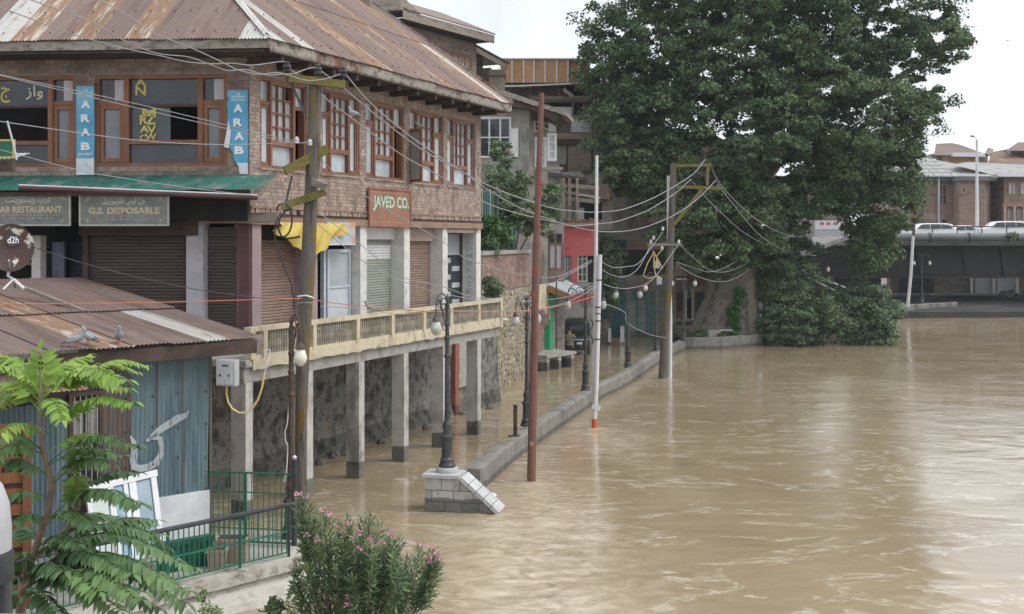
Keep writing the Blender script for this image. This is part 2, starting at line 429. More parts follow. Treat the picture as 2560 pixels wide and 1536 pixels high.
leaf_ole = M('oleander_leaf', [(.06, .115, .05), (.11, .175, .078), (.17, .24, .105)], 3.0, .45, 0, rnd=.4, trans=.15)
flower_m = M('oleander_flower', [(.70, .28, .40), (.80, .45, .55)], 20, .6, 0, rnd=.15, trans=.2)

# ------------------------------------------------------------------ lettering (made first, while the scene is small)
UR = {'arab': '\uFE8F\uFEAE\uFECB', 'rest': '\uFB67\uFEE8\uFBFE\uFEAD\uFEEE\uFB69\uFEB4\uFBFE\uFEAD',
      'gs': '\uFEDE\uFE92\uFBFE\uFEAF\uFEEE\uFB59\uFEB3\uFB88 \uFEB2\uFBFE\uFE8D \uFBFD\uFE9F', 'waz': '\uFEAF\uFE8D\uFEED', 'jeem': '\uFE9D'}
_texts = {}
def text_mesh(s, bold=0.0):
    key = (s, bold)
    if key in _texts: return _texts[key]
    cu = bpy.data.curves.new('lettering', 'FONT')
    cu.body = s; cu.size = 1.0; cu.offset = bold; cu.extrude = .02; cu.resolution_u = 3
    o = bpy.data.objects.new('lettering_source', cu)
    C.objects.link(o)
    dg = bpy.context.evaluated_depsgraph_get()
    me = bpy.data.meshes.new_from_object(o.evaluated_get(dg))
    bpy.data.objects.remove(o)
    n = len(me.vertices)
    a = np.zeros(n * 3); me.vertices.foreach_get('co', a); a = a.reshape(-1, 3)
    fs_ = [tuple(p.vertices) for p in me.polygons]
    bpy.data.meshes.remove(me)
    if n:
        lo_, hi_ = a.min(0), a.max(0)
        a = (a - (lo_ + hi_) / 2) / np.maximum(hi_ - lo_, 1e-6)
    _texts[key] = (a, fs_)
    return _texts[key]

def lettering(parent, s, mat, o, right, up, nrm, w, h, bold=0.02, thick=.006, name='lettering'):
    a, fs_ = text_mesh(s, bold)
    right, up, nrm, o = V(right), V(up), V(nrm), V(o)
    mb = MB()
    mb.add([o + right * (p[0] * w) + up * (p[1] * h) + nrm * (p[2] * thick) for p in a], fs_)
    return part(parent, name, mb, mat)

for s_, b_ in ((UR['arab'] + ' ', 0.0),): text_mesh(s_, b_)

# ------------------------------------------------------------------ setting: ground under the flood, water
gm = MB(); gm.add([(-400, -200, -2.2), (400, -200, -2.2), (400, 520, -2.2), (-400, 520, -2.2)], [(0, 1, 2, 3)])
struct('ground', gm, M('river_bed_mud', [(.16, .12, .08), (.22, .17, .11)], .5, .95, .2, 4))

def vnoise(x, y, seed):
    xi = np.floor(x).astype(np.int64); yi = np.floor(y).astype(np.int64)
    fx = x - xi; fy = y - yi
    fx = fx * fx * (3 - 2 * fx); fy = fy * fy * (3 - 2 * fy)
    def h(a, b):
        n = (a * 374761393 + b * 668265263 + seed * 974634777) & 0xffffffff
        n = ((n ^ (n >> 13)) * 1274126177) & 0xffffffff
        return ((n ^ (n >> 16)) & 0xffff) / 65535.0
    return (h(xi, yi) * (1 - fx) + h(xi + 1, yi) * fx) * (1 - fy) + (h(xi, yi + 1) * (1 - fx) + h(xi + 1, yi + 1) * fx) * fy

def fbm(x, y, seed, octv=3, g=.5):
    r = 0; a = 1.0; t = 0
    for i in range(octv):
        r = r + a * (vnoise(x, y, seed + i * 17) - .5); t += a
        x = x * 2.03 + 3.1; y = y * 2.03 + 7.7; a *= g
    return r / t

def make_water():
    NR, NC = 620, 420
    ys = 9.0 * (160.0 / 9.0) ** (np.arange(NR) / (NR - 1))
    t = np.arange(NC) / (NC - 1)
    Y = np.repeat(ys[:, None], NC, 1)
    X0 = -9.5 - .10 * ys; X1 = .46 * ys + 9
    X = X0[:, None] + (X1 - X0)[:, None] * t[None, :]
    # rough water where the current breaks round the pedestal, the rust pole and the quay
    d1 = np.exp(-(((X - .1 - .10 * (24 - Y)) / 2.3) ** 2 + ((Y - 19.5) / 5.6) ** 2)) * (.75 + .5 * fbm(X * .5, Y * .4, 77, 3))
    d2 = np.exp(-(((X - .9) / 1.3) ** 2 + ((Y - 27.0) / 3.2) ** 2))
    d3 = np.exp(-(((X - 2.9) / 1.2) ** 2 + ((Y - 37.0) / 2.6) ** 2)) * .6
    wake = 0
    for x0, y0, w0 in ((.48, 30.4, .35), (2.62, 38.95, .4), (6.6, 53, .5), (-.4, 26.6, .5)):
        dy = y0 - Y; cx = x0 + .16 * dy + .12 * np.sin(dy * 1.3 + x0)
        wake = wake + np.where(dy > -.3, np.exp(-((X - cx) / (w0 * (1 + .12 * np.maximum(dy, 0)))) ** 2) * np.exp(-np.maximum(dy, 0) / 5.0), 0)
    turb = np.clip(d1 * 1.2 + d2 + d3 + .8 * wake, 0, 1)
    wx = X + 1.6 * fbm(X * .25, Y * .2, 5, 2); wy = Y + 1.6 * fbm(X * .25 + 9, Y * .2 + 4, 6, 2)
    h = .034 * fbm(wx * .55, wy * .9, 11, 3) + .022 * fbm(wx * 1.6, wy * 3.0, 23, 3)
    ridg = 1 - np.abs(2 * (fbm(wx * 1.3, wy * 1.9, 31, 3) + .5) - 1)
    calm = np.clip((X - (-3.2 + .36 * (Y - 27))) / 1.5, .25, 1)      # the street behind the flood wall is calmer
    h = h * calm + turb * (.03 * (ridg - .55) + .04 * fbm(wx * 3.2, wy * 4.0, 41, 4, .7))
    far = np.clip((60 - Y) / 40, .35, 1)
    h = h * far
    co = np.stack([X, Y, h], -1).reshape(-1, 3)
    me = bpy.data.meshes.new('river_water')
    nv = NR * NC
    idx = np.arange(nv).reshape(NR, NC)
    q = np.stack([idx[:-1, :-1], idx[:-1, 1:], idx[1:, 1:], idx[1:, :-1]], -1).reshape(-1)
    nq = len(q) // 4
    me.vertices.add(nv); me.vertices.foreach_set('co', co.ravel())
    me.loops.add(len(q)); me.loops.foreach_set('vertex_index', q)
    me.polygons.add(nq); me.polygons.foreach_set('loop_start', np.arange(nq) * 4); me.polygons.foreach_set('loop_total', np.full(nq, 4))
    me.polygons.foreach_set('use_smooth', np.ones(nq, bool))
    me.update(calc_edges=True)
    at = me.attributes.new('silt', 'FLOAT', 'POINT'); at.data.foreach_set('value', turb.ravel())
    m = bpy.data.materials.new('muddy_water'); m.use_nodes = True
    t_ = m.node_tree; N = t_.nodes; L = t_.links; b = N['Principled BSDF']
    ge = N.new('ShaderNodeNewGeometry')
    def nz(sc, st, det=5, dist=0.0, ro=.5):
        mp = N.new('ShaderNodeMapping'); mp.inputs['Scale'].default_value = st; L.new(ge.outputs['Position'], mp.inputs['Vector'])
        n = N.new('ShaderNodeTexNoise'); n.inputs['Scale'].default_value = sc; n.inputs['Detail'].default_value = det; n.inputs['Distortion'].default_value = dist; n.inputs['Roughness'].default_value = ro
        L.new(mp.outputs[0], n.inputs['Vector']); return n.outputs['Fac']
    rp = N.new('ShaderNodeValToRGB'); L.new(nz(.22, (1, .7, 1), 5, .6), rp.inputs['Fac'])
    rp.color_ramp.elements[0].position = .35; rp.color_ramp.elements[0].color = (.275, .214, .132, 1)
    rp.color_ramp.elements[1].position = .68; rp.color_ramp.elements[1].color = (.335, .268, .172, 1)
    av = N.new('ShaderNodeAttribute'); av.attribute_name = 'silt'
    mr = N.new('ShaderNodeMapRange'); mr.inputs[1].default_value = .34; mr.inputs[2].default_value = .62
    L.new(nz(1.5, (.8, 1, 1), 12, 1.5, .66), mr.inputs[0])
    mu = N.new('ShaderNodeMath'); mu.operation = 'MULTIPLY'; L.new(av.outputs['Fac'], mu.inputs[0]); L.new(mr.outputs[0], mu.inputs[1])
    mx = N.new('ShaderNodeMix'); mx.data_type = 'RGBA'; L.new(mu.outputs[0], mx.inputs[0]); L.new(rp.outputs[0], mx.inputs[6]); mx.inputs[7].default_value = (.56, .48, .36, 1)
    # thin lines of pale froth lying on the current
    fl = N.new('ShaderNodeMath'); fl.operation = 'SUBTRACT'; fl.inputs[1].default_value = .5; L.new(nz(.26, (.5, 1, 1), 12, 2.2, .6), fl.inputs[0])
    fa = N.new('ShaderNodeMath'); fa.operation = 'ABSOLUTE'; L.new(fl.outputs[0], fa.inputs[0])
    fm = N.new('ShaderNodeMapRange'); fm.inputs[1].default_value = .003; fm.inputs[2].default_value = .026; fm.inputs[3].default_value = .75; fm.inputs[4].default_value = 0; L.new(fa.outputs[0], fm.inputs[0])
    fk = N.new('ShaderNodeMapRange'); fk.inputs[1].default_value = .44; fk.inputs[2].default_value = .60; L.new(nz(3.2, (.45, 1, 1), 12, 1.0, .68), fk.inputs[0])
    fq = N.new('ShaderNodeMath'); fq.operation = 'MULTIPLY'; L.new(fm.outputs[0], fq.inputs[0]); L.new(fk.outputs[0], fq.inputs[1])
    mx2 = N.new('ShaderNodeMix'); mx2.data_type = 'RGBA'; L.new(fq.outputs[0], mx2.inputs[0]); L.new(mx.outputs[2], mx2.inputs[6]); mx2.inputs[7].default_value = (.62, .56, .46, 1)
    L.new(mx2.outputs[2], b.inputs['Base Color'])
    b.inputs['Roughness'].default_value = .09
    b.inputs['IOR'].default_value = 1.36
    b.inputs['Specular IOR Level'].default_value = .65
    # ruffled bands lie between slick ones
    rb = N.new('ShaderNodeMapRange'); rb.inputs[1].default_value = .42; rb.inputs[2].default_value = .62; rb.inputs[3].default_value = .06; rb.inputs[4].default_value = .36; L.new(nz(.16, (.45, 1, 1), 6, 2.2), rb.inputs[0])
    bp1 = N.new('ShaderNodeBump'); bp1.inputs['Distance'].default_value = .04; L.new(nz(2.6, (.5, 1, 1), 8, 1.2, .58), bp1.inputs['Height']); L.new(rb.outputs[0], bp1.inputs['Strength'])
    bp2 = N.new('ShaderNodeBump'); bp2.inputs['Distance'].default_value = .012; L.new(nz(11, (.6, 1, 1), 6, 1.0), bp2.inputs['Height']); rs = N.new('ShaderNodeMath'); rs.operation = 'MULTIPLY_ADD'; rs.inputs[1].default_value = .5; L.new(av.outputs['Fac'], rs.inputs[0]); L.new(rb.outputs[0], rs.inputs[2]); L.new(rs.outputs[0], bp2.inputs['Strength'])
    L.new(bp1.outputs[0], bp2.inputs['Normal']); L.new(bp2.outputs[0], b.inputs['Normal'])
    me.materials.append(m)
    o = bpy.data.objects.new('river_water', me); C.objects.link(o); o['kind'] = 'structure'
    o['label'] = 'brown muddy flood water filling river and street'
make_water()

# ------------------------------------------------------------------ frames of the big corner building
SX = .405
def side_frame(c, y0=28.18):
    u = V((SX, 1)).normalized()
    return Frame((SX * y0 + c, y0), u, (u.y, -u.x))
SIDE = side_frame(-17.46)                    # upper wall and shop fronts on the river side
PILF = side_frame(-16.27)                    # balcony edge and its pillars
BACK = side_frame(-19.0)                     # wall under the balcony
fu = V((-.9968, .08)); FRONT = Frame(SIDE.o, fu, (-.08, -.9968))
LEN = SIDE.at(1201.7, 600)[0]                # length of the river side
FLEN = FRONT.at(-260, 600)[0]
Z_FLOOR, Z_B0, Z_B1, Z_W, Z_SILL, Z_HEAD, Z_EAVE = 3.43, 6.36, 6.60, 6.78, 7.70, 9.83, 10.5
UP = V((0, 0, 1))
def u3(fr): return V((fr.u.x, fr.u.y, 0))
def n3(fr): return V((fr.n.x, fr.n.y, 0))

bld = thing('corner_building', 'two-storey brick corner building with rusty hipped tin roof and balcony over the water', 'building', (SIDE.o.x, SIDE.o.y, 0))

# ---- walls
WIN = [(650, 766.6), (803.8, 897.6), (913.8, 1009), (1023.8, 1107.9), (1117.6, 1187)]
WINU = [(SIDE.at(a, 300)[0], SIDE.at(b, 300)[0]) for a, b in WIN]
FWIN = [(-150, 190), (238, 568)]
FWINU = [tuple(sorted((FRONT.at(a, 300)[0], FRONT.at(b, 300)[0]))) for a, b in FWIN]
def wall_with_holes(fr, u0, u1, z0, z1, holes, d0, d1, hz0, hz1):
    mb = MB()
    mb.fbox(fr, u0, u1, z0, hz0, d0, d1); mb.fbox(fr, u0, u1, hz1, z1, d0, d1)
    x = u0
    for a, b in sorted(holes):
        if a > x: mb.fbox(fr, x, a, hz0, hz1, d0, d1)
        x = b
    if x < u1: mb.fbox(fr, x, u1, hz0, hz1, d0, d1)
    return mb
part(bld, 'wall', wall_with_holes(SIDE, 0, LEN, Z_W, 10.45, WINU, -.25, 0, Z_SILL, Z_HEAD), mortar_m)
part(bld, 'wall', wall_with_holes(FRONT, .02, FLEN, 6.9, 10.45, FWINU, -.25, 0, Z_SILL, Z_HEAD), mortar_m)

def brick_list(fr, u0, u1, z0, z1, holes, L_=.20, H_=.088):
    out = []
    rows = int((z1 - z0) / H_)
    for r in range(rows):
        z = z0 + r * H_
        x = u0 - (L_ * .5 if r % 2 else 0)
        head = (r % 4 == 3)
        while x < u1 - .02:
            l = (L_ * .62 if head else L_) * rng.uniform(.93, 1.07)
            a, b = max(x, u0), min(x + l, u1)
            zc = z + H_ / 2
            segs = [(a, b)]
            for (ha, hb, hz0, hz1) in holes:
                if zc > hz0 and zc < hz1:
                    ns = []
                    for (p, q) in segs:
                        if q <= ha or p >= hb: ns.append((p, q))
                        else:
                            if p < ha - .03: ns.append((p, ha))
                            if q > hb + .03: ns.append((hb, q))
                    segs = ns
            for p, q in segs:
                if q - p > .045: out.append((p, q, z, z + H_))
            x += l
    return out

def brick_mesh():
    mb = MB(); mb.box(-.5, .5, -.5, .5, -.5, .5)
    return mb.mesh('brick')
_brick = {}
def place_brick(parent, fr, b, mat, d=.014, back=-.03, j=.010, name='brick'):
    if mat.name not in _brick:
        me = brick_mesh(); me.materials.append(mat); _brick[mat.name] = me
    o = bpy.data.objects.new(name, _brick[mat.name]); C.objects.link(o)
    p, q, z0, z1 = b
    dd = d + rng.uniform(-.006, .006)
    m3 = fr.mat3().to_4x4()
    c = fr.p((p + q) / 2, (z0 + z1) / 2, (dd + back) / 2)
    attach(o, parent)
    o.matrix_basis = Matrix.Translation(c) @ m3 @ Matrix.Rotation(rng.uniform(-.01, .01), 4, 'Y') @ Matrix.Diagonal((q - p - j, dd - back, z1 - z0 - j, 1))
    return o
def brick_mass(parent, fr, bl, mat, d=.014, j=.010, name='bricks'):
    mb = MB()
    for p, q, z0, z1 in bl:
        dd = d + rng.uniform(-.007, .007)
        mb.fbox(fr, p + j / 2, q - j / 2, z0 + j / 2, z1 - j / 2, -.03, dd)
    o = part(parent, name, mb, mat); o['kind'] = 'stuff'
    return o
bl = brick_list(SIDE, 0.0, LEN, Z_W, 10.25, [(a, b, Z_SILL - .03, Z_HEAD + .05) for a, b in WINU])
band = [b for b in bl if b[3] < 7.62 and b[0] < LEN]
band.sort(key=lambda b: b[0])
pick = set(id(b) for b in band[:300])
for b in band[:300]: place_brick(bld, SIDE, b, brick_m)
brick_mass(bld, SIDE, [b for b in bl if id(b) not in pick], brick_m)
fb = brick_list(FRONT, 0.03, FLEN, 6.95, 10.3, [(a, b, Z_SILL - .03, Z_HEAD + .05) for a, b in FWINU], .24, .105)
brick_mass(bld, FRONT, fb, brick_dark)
# cornice of soldier bricks and the timber beam under the wall
mb = MB(); x = .0
while x < LEN - .05:
    w = rng.uniform(.085, .125)
    if rng.random() > .04: mb.fbox(SIDE, x, min(x + w - .014, LEN), Z_B1 + .015, Z_W - .045, -.12, .03 + rng.uniform(-.02, .02))
    x += w
o = part(bld, 'soldier_course', mb, brick_m); o['kind'] = 'stuff'
part(bld, 'ledge_board', MB().fbox(SIDE, 0, LEN, Z_W - .045, Z_W, -.1, .055), wood_beam)
part(bld, 'timber_beam', MB().fbox(SIDE, -.05, LEN + .02, Z_B0, Z_B1 - .06, -.22, .07), wood_beam)
part(bld, 'timber_beam', MB().fbox(SIDE, -.05, LEN + .02, Z_B1 - .055, Z_B1, -.22, .02), wood_dark)
part(bld, 'timber_beam', MB().beam(FRONT.p(-.75, 6.5, .22), FRONT.p(.95, 6.5, .22), .22, .24), wood_grey)
part(bld, 'beam_block', MB().fbox(FRONT, .12, .62, 6.62, 6.84, .06, .3), wood_grey)
# rooms behind the openings
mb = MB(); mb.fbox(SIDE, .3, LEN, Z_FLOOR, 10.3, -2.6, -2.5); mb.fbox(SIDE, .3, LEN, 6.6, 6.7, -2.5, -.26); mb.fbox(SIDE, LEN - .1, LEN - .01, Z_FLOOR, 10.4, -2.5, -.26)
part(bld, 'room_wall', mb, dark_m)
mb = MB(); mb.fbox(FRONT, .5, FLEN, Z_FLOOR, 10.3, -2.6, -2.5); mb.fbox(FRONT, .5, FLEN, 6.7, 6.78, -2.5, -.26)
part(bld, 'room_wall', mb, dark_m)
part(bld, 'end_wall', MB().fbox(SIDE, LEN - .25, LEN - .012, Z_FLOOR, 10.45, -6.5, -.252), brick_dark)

# ---- river-side windows
def fr_rect(mb, fr, u0, u1, z0, z1, w, d0, d1):
    mb.fbox(fr, u0, u0 + w, z0, z1, d0, d1); mb.fbox(fr, u1 - w, u1, z0, z1, d0, d1)
    mb.fbox(fr, u0 + w, u1 - w, z0, z0 + w, d0, d1); mb.fbox(fr, u0 + w, u1 - w, z1 - w, z1, d0, d1)
def side_window(i, u0, u1, mat, open_right=False, open_left=False):
    z0, z1 = Z_SILL, Z_HEAD
    H = z1 - z0; W = u1 - u0
    c1, c2 = u0 + W * .25, u0 + W * .74
    mb = MB()
    fr_rect(mb, SIDE, u0, u1, z0, z1, .07, -.2, -.03)
    for c in (c1, c2): mb.fbox(SIDE, c - .045, c + .045, z0 + .07, z1 - .07, -.19, -.02)
    zs = z0 + .72 * H
    mb.fbox(SIDE, u0 + .07, c1 - .045, zs - .045, zs + .045, -.19, -.035)
    mb.fbox(SIDE, c2 + .045, u1 - .07, zs - .045, zs + .045, -.19, -.035)
    zt = z0 + .285 * H
    mb.fbox(SIDE, c1 + .045, c2 - .045, zt - .06, zt + .06, -.19, -.025)
    zg = z1 - .13
    mb.fbox(SIDE, c1 + .045, c2 - .045, zg, z1 - .07, -.18, -.03)
    ga, gb = c1 + .045, c2 - .045
    for k in (1, 2):
        x = ga + (gb - ga) * k / 3; mb.fbox(SIDE, x - .018, x + .018, zt + .06, zg, -.15, -.06)
    for k in (1, 2, 3):
        z = zt + .06 + (zg - zt - .06) * k / 4
        for q in range(3):
            a_ = ga + (gb - ga) * q / 3 + .018; b_ = ga + (gb - ga) * (q + 1) / 3 - .018
            mb.fbox(SIDE, a_, b_, z - .018, z + .018, -.148, -.062)
    w = part(bld, 'window', mb, mat)
    def pane(a, b, c, d, m=glass_m, dd=-.12): part(w, 'pane', MB().fbox(SIDE, a, b, c, d, dd - .008, dd), m)
    for q in range(3):
        for k in range(4):
            if i == 0 and q == 2 and k == 3: continue
            a_ = ga + (gb - ga) * q / 3; b_ = ga + (gb - ga) * (q + 1) / 3
            h = (zg - zt - .06) / 4
            pane(a_ + .005, b_ - .005, zt + .06 + h * k + .004, zt + .06 + h * (k + 1) - .004)
    pane(c1 + .05, c2 - .05, z0 + .075, zt - .065)
    pane(u0 + .075, c1 - .05, zs + .05, z1 - .075); pane(c2 + .05, u1 - .075, zs + .05, z1 - .075)
    def sash(a, b):
        m2 = MB(); fr_rect(m2, SIDE, a, b, z0 + .075, zs - .05, .065, -.12, -.05)
        s_ = part(w, 'sash', m2, mat)
        pane(a + .066, b - .066, z0 + .142, zs - .117, glass_m, -.085)
    if not open_left: sash(u0 + .075, c1 - .05)
    if not open_right: sash(c2 + .05, u1 - .075)
    else:
        part(w, 'curtain', MB().fbox(SIDE, c2 + .05, c2 + .24, z0 + .08, zs - .05, -.30, -.28), curtain_m)
        part(w, 'dark_room_sheet', MB().fbox(SIDE, c2 + .24, u1 - .075, z0 + .08, zs - .05, -.45, -.43), dark_m)  # near-black sheet paints the unlit room beside the curtain
    if not open_right: part(w, 'curtain', MB().fbox(SIDE, c1 + .3, c2 - .1, z0 + .08, zt - .07, -.22, -.2), curtain_w)
    part(w, 'sill', MB().fbox(SIDE, u0 - .06, u1 + .06, z0 - .06, z0 - .002, -.2, .05), wood_grey)
    return w
for i, (a, b) in enumerate(WINU):
    side_window(i, a, b, wood_red if i == 4 else wood_new, open_right=i in (0, 2), open_left=(i == 3))
# the casement swung open from the fourth window
a4, b4 = WINU[3]
hin = SIDE.p(a4 + .06, 0, -.04); hv = V((hin.x, hin.y))
dir_o = (SIDE.n * .90 - SIDE.u * .44).normalized()
OC = Frame(hv, dir_o, (dir_o.y, -dir_o.x))
m2 = MB(); fr_rect(m2, OC, 0, .62, Z_SILL - .02, Z_SILL + 1.52, .075, -.025, .025)
ow = part(bld, 'open_casement', m2, wood_new)
part(ow, 'pane', MB().fbox(OC, .077, .543, Z_SILL + .057, Z_SILL + 1.443, -.006, .006), M('dusty_glass', [(.30, .31, .32), (.38, .39, .39)], 2, .35, 0))

# ---- windows of the street side
def front_window(u0, u1, cols, first):
    z0, z1 = Z_SILL, Z_HEAD
    mb = MB(); fr_rect(mb, FRONT, u0, u1, z0, z1, .09, -.2, -.02)
    for c in cols: mb.fbox(FRONT, c - .06, c + .06, z0 + .09, z1 - .09, -.19, -.01)
    w = part(bld, 'window', mb, wood_new)
    xs = [u0 + .09] + [q for c in cols for q in (c - .06, c + .06)] + [u1 - .09]
    for k in range(0, len(xs), 2):
        a, b = xs[k], xs[k + 1]
        if b - a < 1.0:
            zs = z0 + .70 * (z1 - z0)
            part(w, 'transom', MB().fbox(FRONT, a, b, zs - .05, zs + .05, -.18, -.03), wood_new)
            part(w, 'pane', MB().fbox(FRONT, a + .01, b - .01, zs + .06, z1 - .1, -.12, -.11), glass_dark)
            part(w, 'curtain', MB().fbox(FRONT, a + .02, a + .25, zs + .06, z1 - .1, -.105, -.10), curtain_w)
            m2 = MB(); fr_rect(m2, FRONT, a + .01, b - .01, z0 + .1, zs - .055, .095, -.13, -.04); part(w, 'sash', m2, wood_new)
            part(w, 'pane', MB().fbox(FRONT, a + .11, b - .11, z0 + .2, zs - .155, -.10, -.09), M('tinted_glass', [(.14, .155, .175), (.22, .225, .25)], 1.2, .14, .02, 6, rr=.05))
        else:
            za, zb, zc = z0 + .245 * (z1 - z0), z0 + .29 * (z1 - z0), z0 + .665 * (z1 - z0)
            part(w, 'transom', MB().fbox(FRONT, a, b, zc - .03, zc + .03, -.17, -.05), wood_dark)
            part(w, 'transom', MB().fbox(FRONT, a, b, za, zb, -.18, -.02), wood_new)
            part(w, 'pane', MB().fbox(FRONT, a + .01, b - .01, zc + .035, z1 - .1, -.12, -.11), glass_dark)
            part(w, 'pane', MB().fbox(FRONT, a + .01, b - .01, z0 + .1, za - .005, -.12, -.11), glass_dark)
            cut = a + (b - a) * (.42 if first else .50)
            part(w, 'pane', MB().fbox(FRONT, cut, b - .01, zb + .005, zc - .035, -.14, -.13), M('slid_glass', [(.06, .075, .085), (.10, .12, .13)], 1.0, .12, .02, 6, rr=.05))
            part(w, 'curtain', MB().fbox(FRONT, b - .22, b - .03, z0 + .1, zc, -.20, -.19), curtain_p)
    return w
fw1 = front_window(FWINU[0][0], FWINU[0][1], [FRONT.at(125, 300)[0]], False)
fw2 = front_window(FWINU[1][0], FWINU[1][1], [FRONT.at(500, 300)[0], FRONT.at(315, 300)[0]], True)
def front_letters(par, s, mat, px, py, wpx, hpx, bold=.02, d=-.09, mirror=1):
    u, z = FRONT.at(px, py, d)
    k = 28.3 / F
    lettering(par, s, mat, FRONT.p(u, z, d), -u3(FRONT) * mirror, UP, n3(FRONT), wpx * k, hpx * k, bold)
front_letters(fw2, 'A', yellow_ink, 352, 206, 28, 18, .03)
front_letters(fw2, 'N', yellow_ink, 352, 227, 28, 24, .03)
for s_, x_, y_, w_, h_, fl in (('M', 373, 283, 36, 24, 1), ('R', 360, 300, 22, 24, 1), ('Z', 377, 299, 28, 26, 1), ('A', 361, 323, 24, 18, 1), ('V', 379, 324, 26, 20, 1), ('C', 358, 345, 20, 14, 1), ('W', 377, 343, 30, 18, 1)):
    front_letters(fw2, s_, yellow_ink, x_, y_, w_, h_, .03, -.1)
front_letters(fw1, UR['waz'], M('pale_yellow_letters', [(.55, .54, .42), (.62, .60, .50)], 5, .6, 0), 86, 232, 46, 36, .015)
front_letters(fw1, UR['jeem'], yellow_ink, 14, 238, 26, 40, .015)

# ---- hipped tin roof
EV = 1.0                                                       # overhang
ES = side_frame(-17.46 + EV / SIDE.u.y)                         # eave line on the river side
# corner of the two eave lines
EF = Frame(FRONT.o + FRONT.n * EV, FRONT.u, FRONT.n)
def meet(f1, f2):
    d = f2.o - f1.o; det = f1.u.x * (-f2.u.y) + f2.u.x * f1.u.y
    s_ = (d.x * (-f2.u.y) + f2.u.x * d.y) / det
    return f1.o + f1.u * s_
EC = meet(ES, EF)
ES = Frame(EC, ES.u, ES.n); EF = Frame(EC, EF.u, EF.n)
SL = .70
cs = 1 / math.sqrt(1 + SL * SL)
half = math.acos(max(-1, min(1, ES.u.dot(EF.u)))) / 2
HIPK = 1 / math.tan(half)                                       # along-eave metres per metre inward
TR = 6.4                                                        # inward distance of the ridge
EL_S = ES.at(1281, 252)[0]; EL_F = EF.at(-330, 90)[0]
def sheet(parent, mat, fr, u0, u1, t0, t1, hip=True, lift=0.0, pitch=.082, amp=.014, z_base=Z_EAVE, slope=SL, name='roof_sheet', ragged=0.0, nseg=1, far=None):
    """corrugated sheet on the slope rising inwards from the eave line of fr; t = horizontal distance inwards"""
    cs_ = 1 / math.sqrt(1 + slope * slope)
    U = u3(fr); Vv = (-n3(fr) + UP * slope) * cs_; W = U.cross(Vv)
    if W.z < 0: W = -W
    o = fr.p(u0, z_base)
    n = max(2, int(round((u1 - u0) / (pitch / 4))))
    vs_, fs_ = [], []
    ok = []
    for i in range(n + 1):
        uu = (u1 - u0) * i / n
        lim = t1
        if hip: lim = min(t1, (u0 + uu) / HIPK)
        if far is not None: lim = min(lim, far(u0 + uu))
        ok.append(lim > t0 + 1e-4)
        lim = max(lim, t0 + 1e-4)
        h = amp * math.sin(2 * math.pi * uu / pitch) + lift
        st = t0 - ragged * math.sin(u0 * 5.1) 
        for k in range(nseg + 1):
            tt = st + (lim - st) * k / nseg
            vs_.append((uu, tt / cs_, h))
    m_ = nseg + 1
    for i in range(n):
        if ok[i] or ok[i + 1]:
            for k in range(nseg):
                fs_.append((i * m_ + k, (i + 1) * m_ + k, (i + 1) * m_ + k + 1, i * m_ + k + 1))
    if not fs_: return None
    mb_ = MB(); mb_.add(vs_, fs_)
    me = mb_.mesh(name, 80)
    ob = link(name, me, mat, None)
    mat4 = Matrix((U, Vv, W)).transposed().to_4x4(); mat4.translation = o
    if parent is not None: attach(ob, parent)
    ob.matrix_basis = mat4
    return ob
roof = part(bld, 'roof', MB().fbox(SIDE, 1, LEN - .3, 10.3, 10.4, -5, -.3), wood_dark)
SW = .66
side_m = {0: roof_pale, 1: roof_brown, 2: roof_pale, 7: roof_rust, 8: roof_rust, 12: roof_rust, 14: roof_rust, 16: roof_brown, 19: roof_rust, 20: roof_pale, 21: roof_rust}
k = 0; u = 0.0
while u < EL_S - .05:
    e = min(u + SW, EL_S)
    m_ = side_m.get(k, roof_brown)
    sheet(roof, m_, ES, u, e + .05, -.03 + rng.uniform(-.03, .03), 3.0, lift=.006 * (k % 2))
    m2_ = m_ if rng.random() < .7 else rng.choice([roof_rust, roof_brown, roof_brown])
    sheet(roof, m2_, ES, u, e + .05, 2.9, TR, lift=.022 + .006 * (k % 2))
    u = e; k += 1
front_mm = {0: roof_pale, 1: roof_brown, 2: roof_brown, 3: roof_brown, 4: roof_rust, 5: roof_brown, 6: roof_rust, 7: roof_brown, 8: roof_rust, 9: roof_pale, 10: roof_brown, 11: roof_brown}
k = 0; u = 0.0
while u < EL_F - .05:
    e = min(u + SW, EL_F)
    m_ = front_mm.get(k, rng.choice([roof_rust, roof_brown, roof_brown]))
    sheet(roof, m_, EF, u, e + .05, -.03 + rng.uniform(-.03, .03), 3.0, lift=.006 * (k % 2))
    sheet(roof, m_, EF, u, e + .05, 2.9, TR, lift=.022 + .006 * (k % 2))
    u = e; k += 1
dk = MB()
def deck(fr_, ln):
    f_ = lambda u_, t_: fr_.p(u_, Z_EAVE + SL * t_ - .03, -t_)
    dk.add([f_(0, 0), f_(ln, 0), f_(ln, TR), f_(TR * HIPK, TR)], [(0, 1, 2, 3)])
deck(ES, EL_S - .02); deck(EF, EL_F)
part(roof, 'deck', dk, wood_dark)
part(roof, 'ridge_wall', MB().fbox(ES, TR * HIPK, EL_S - .05, 10.1, Z_EAVE + SL * TR - .1, -TR - .1, -TR).fbox(EF, TR * HIPK, EL_F, 10.1, Z_EAVE + SL * TR - .1, -TR - .1, -TR), wood_dark)
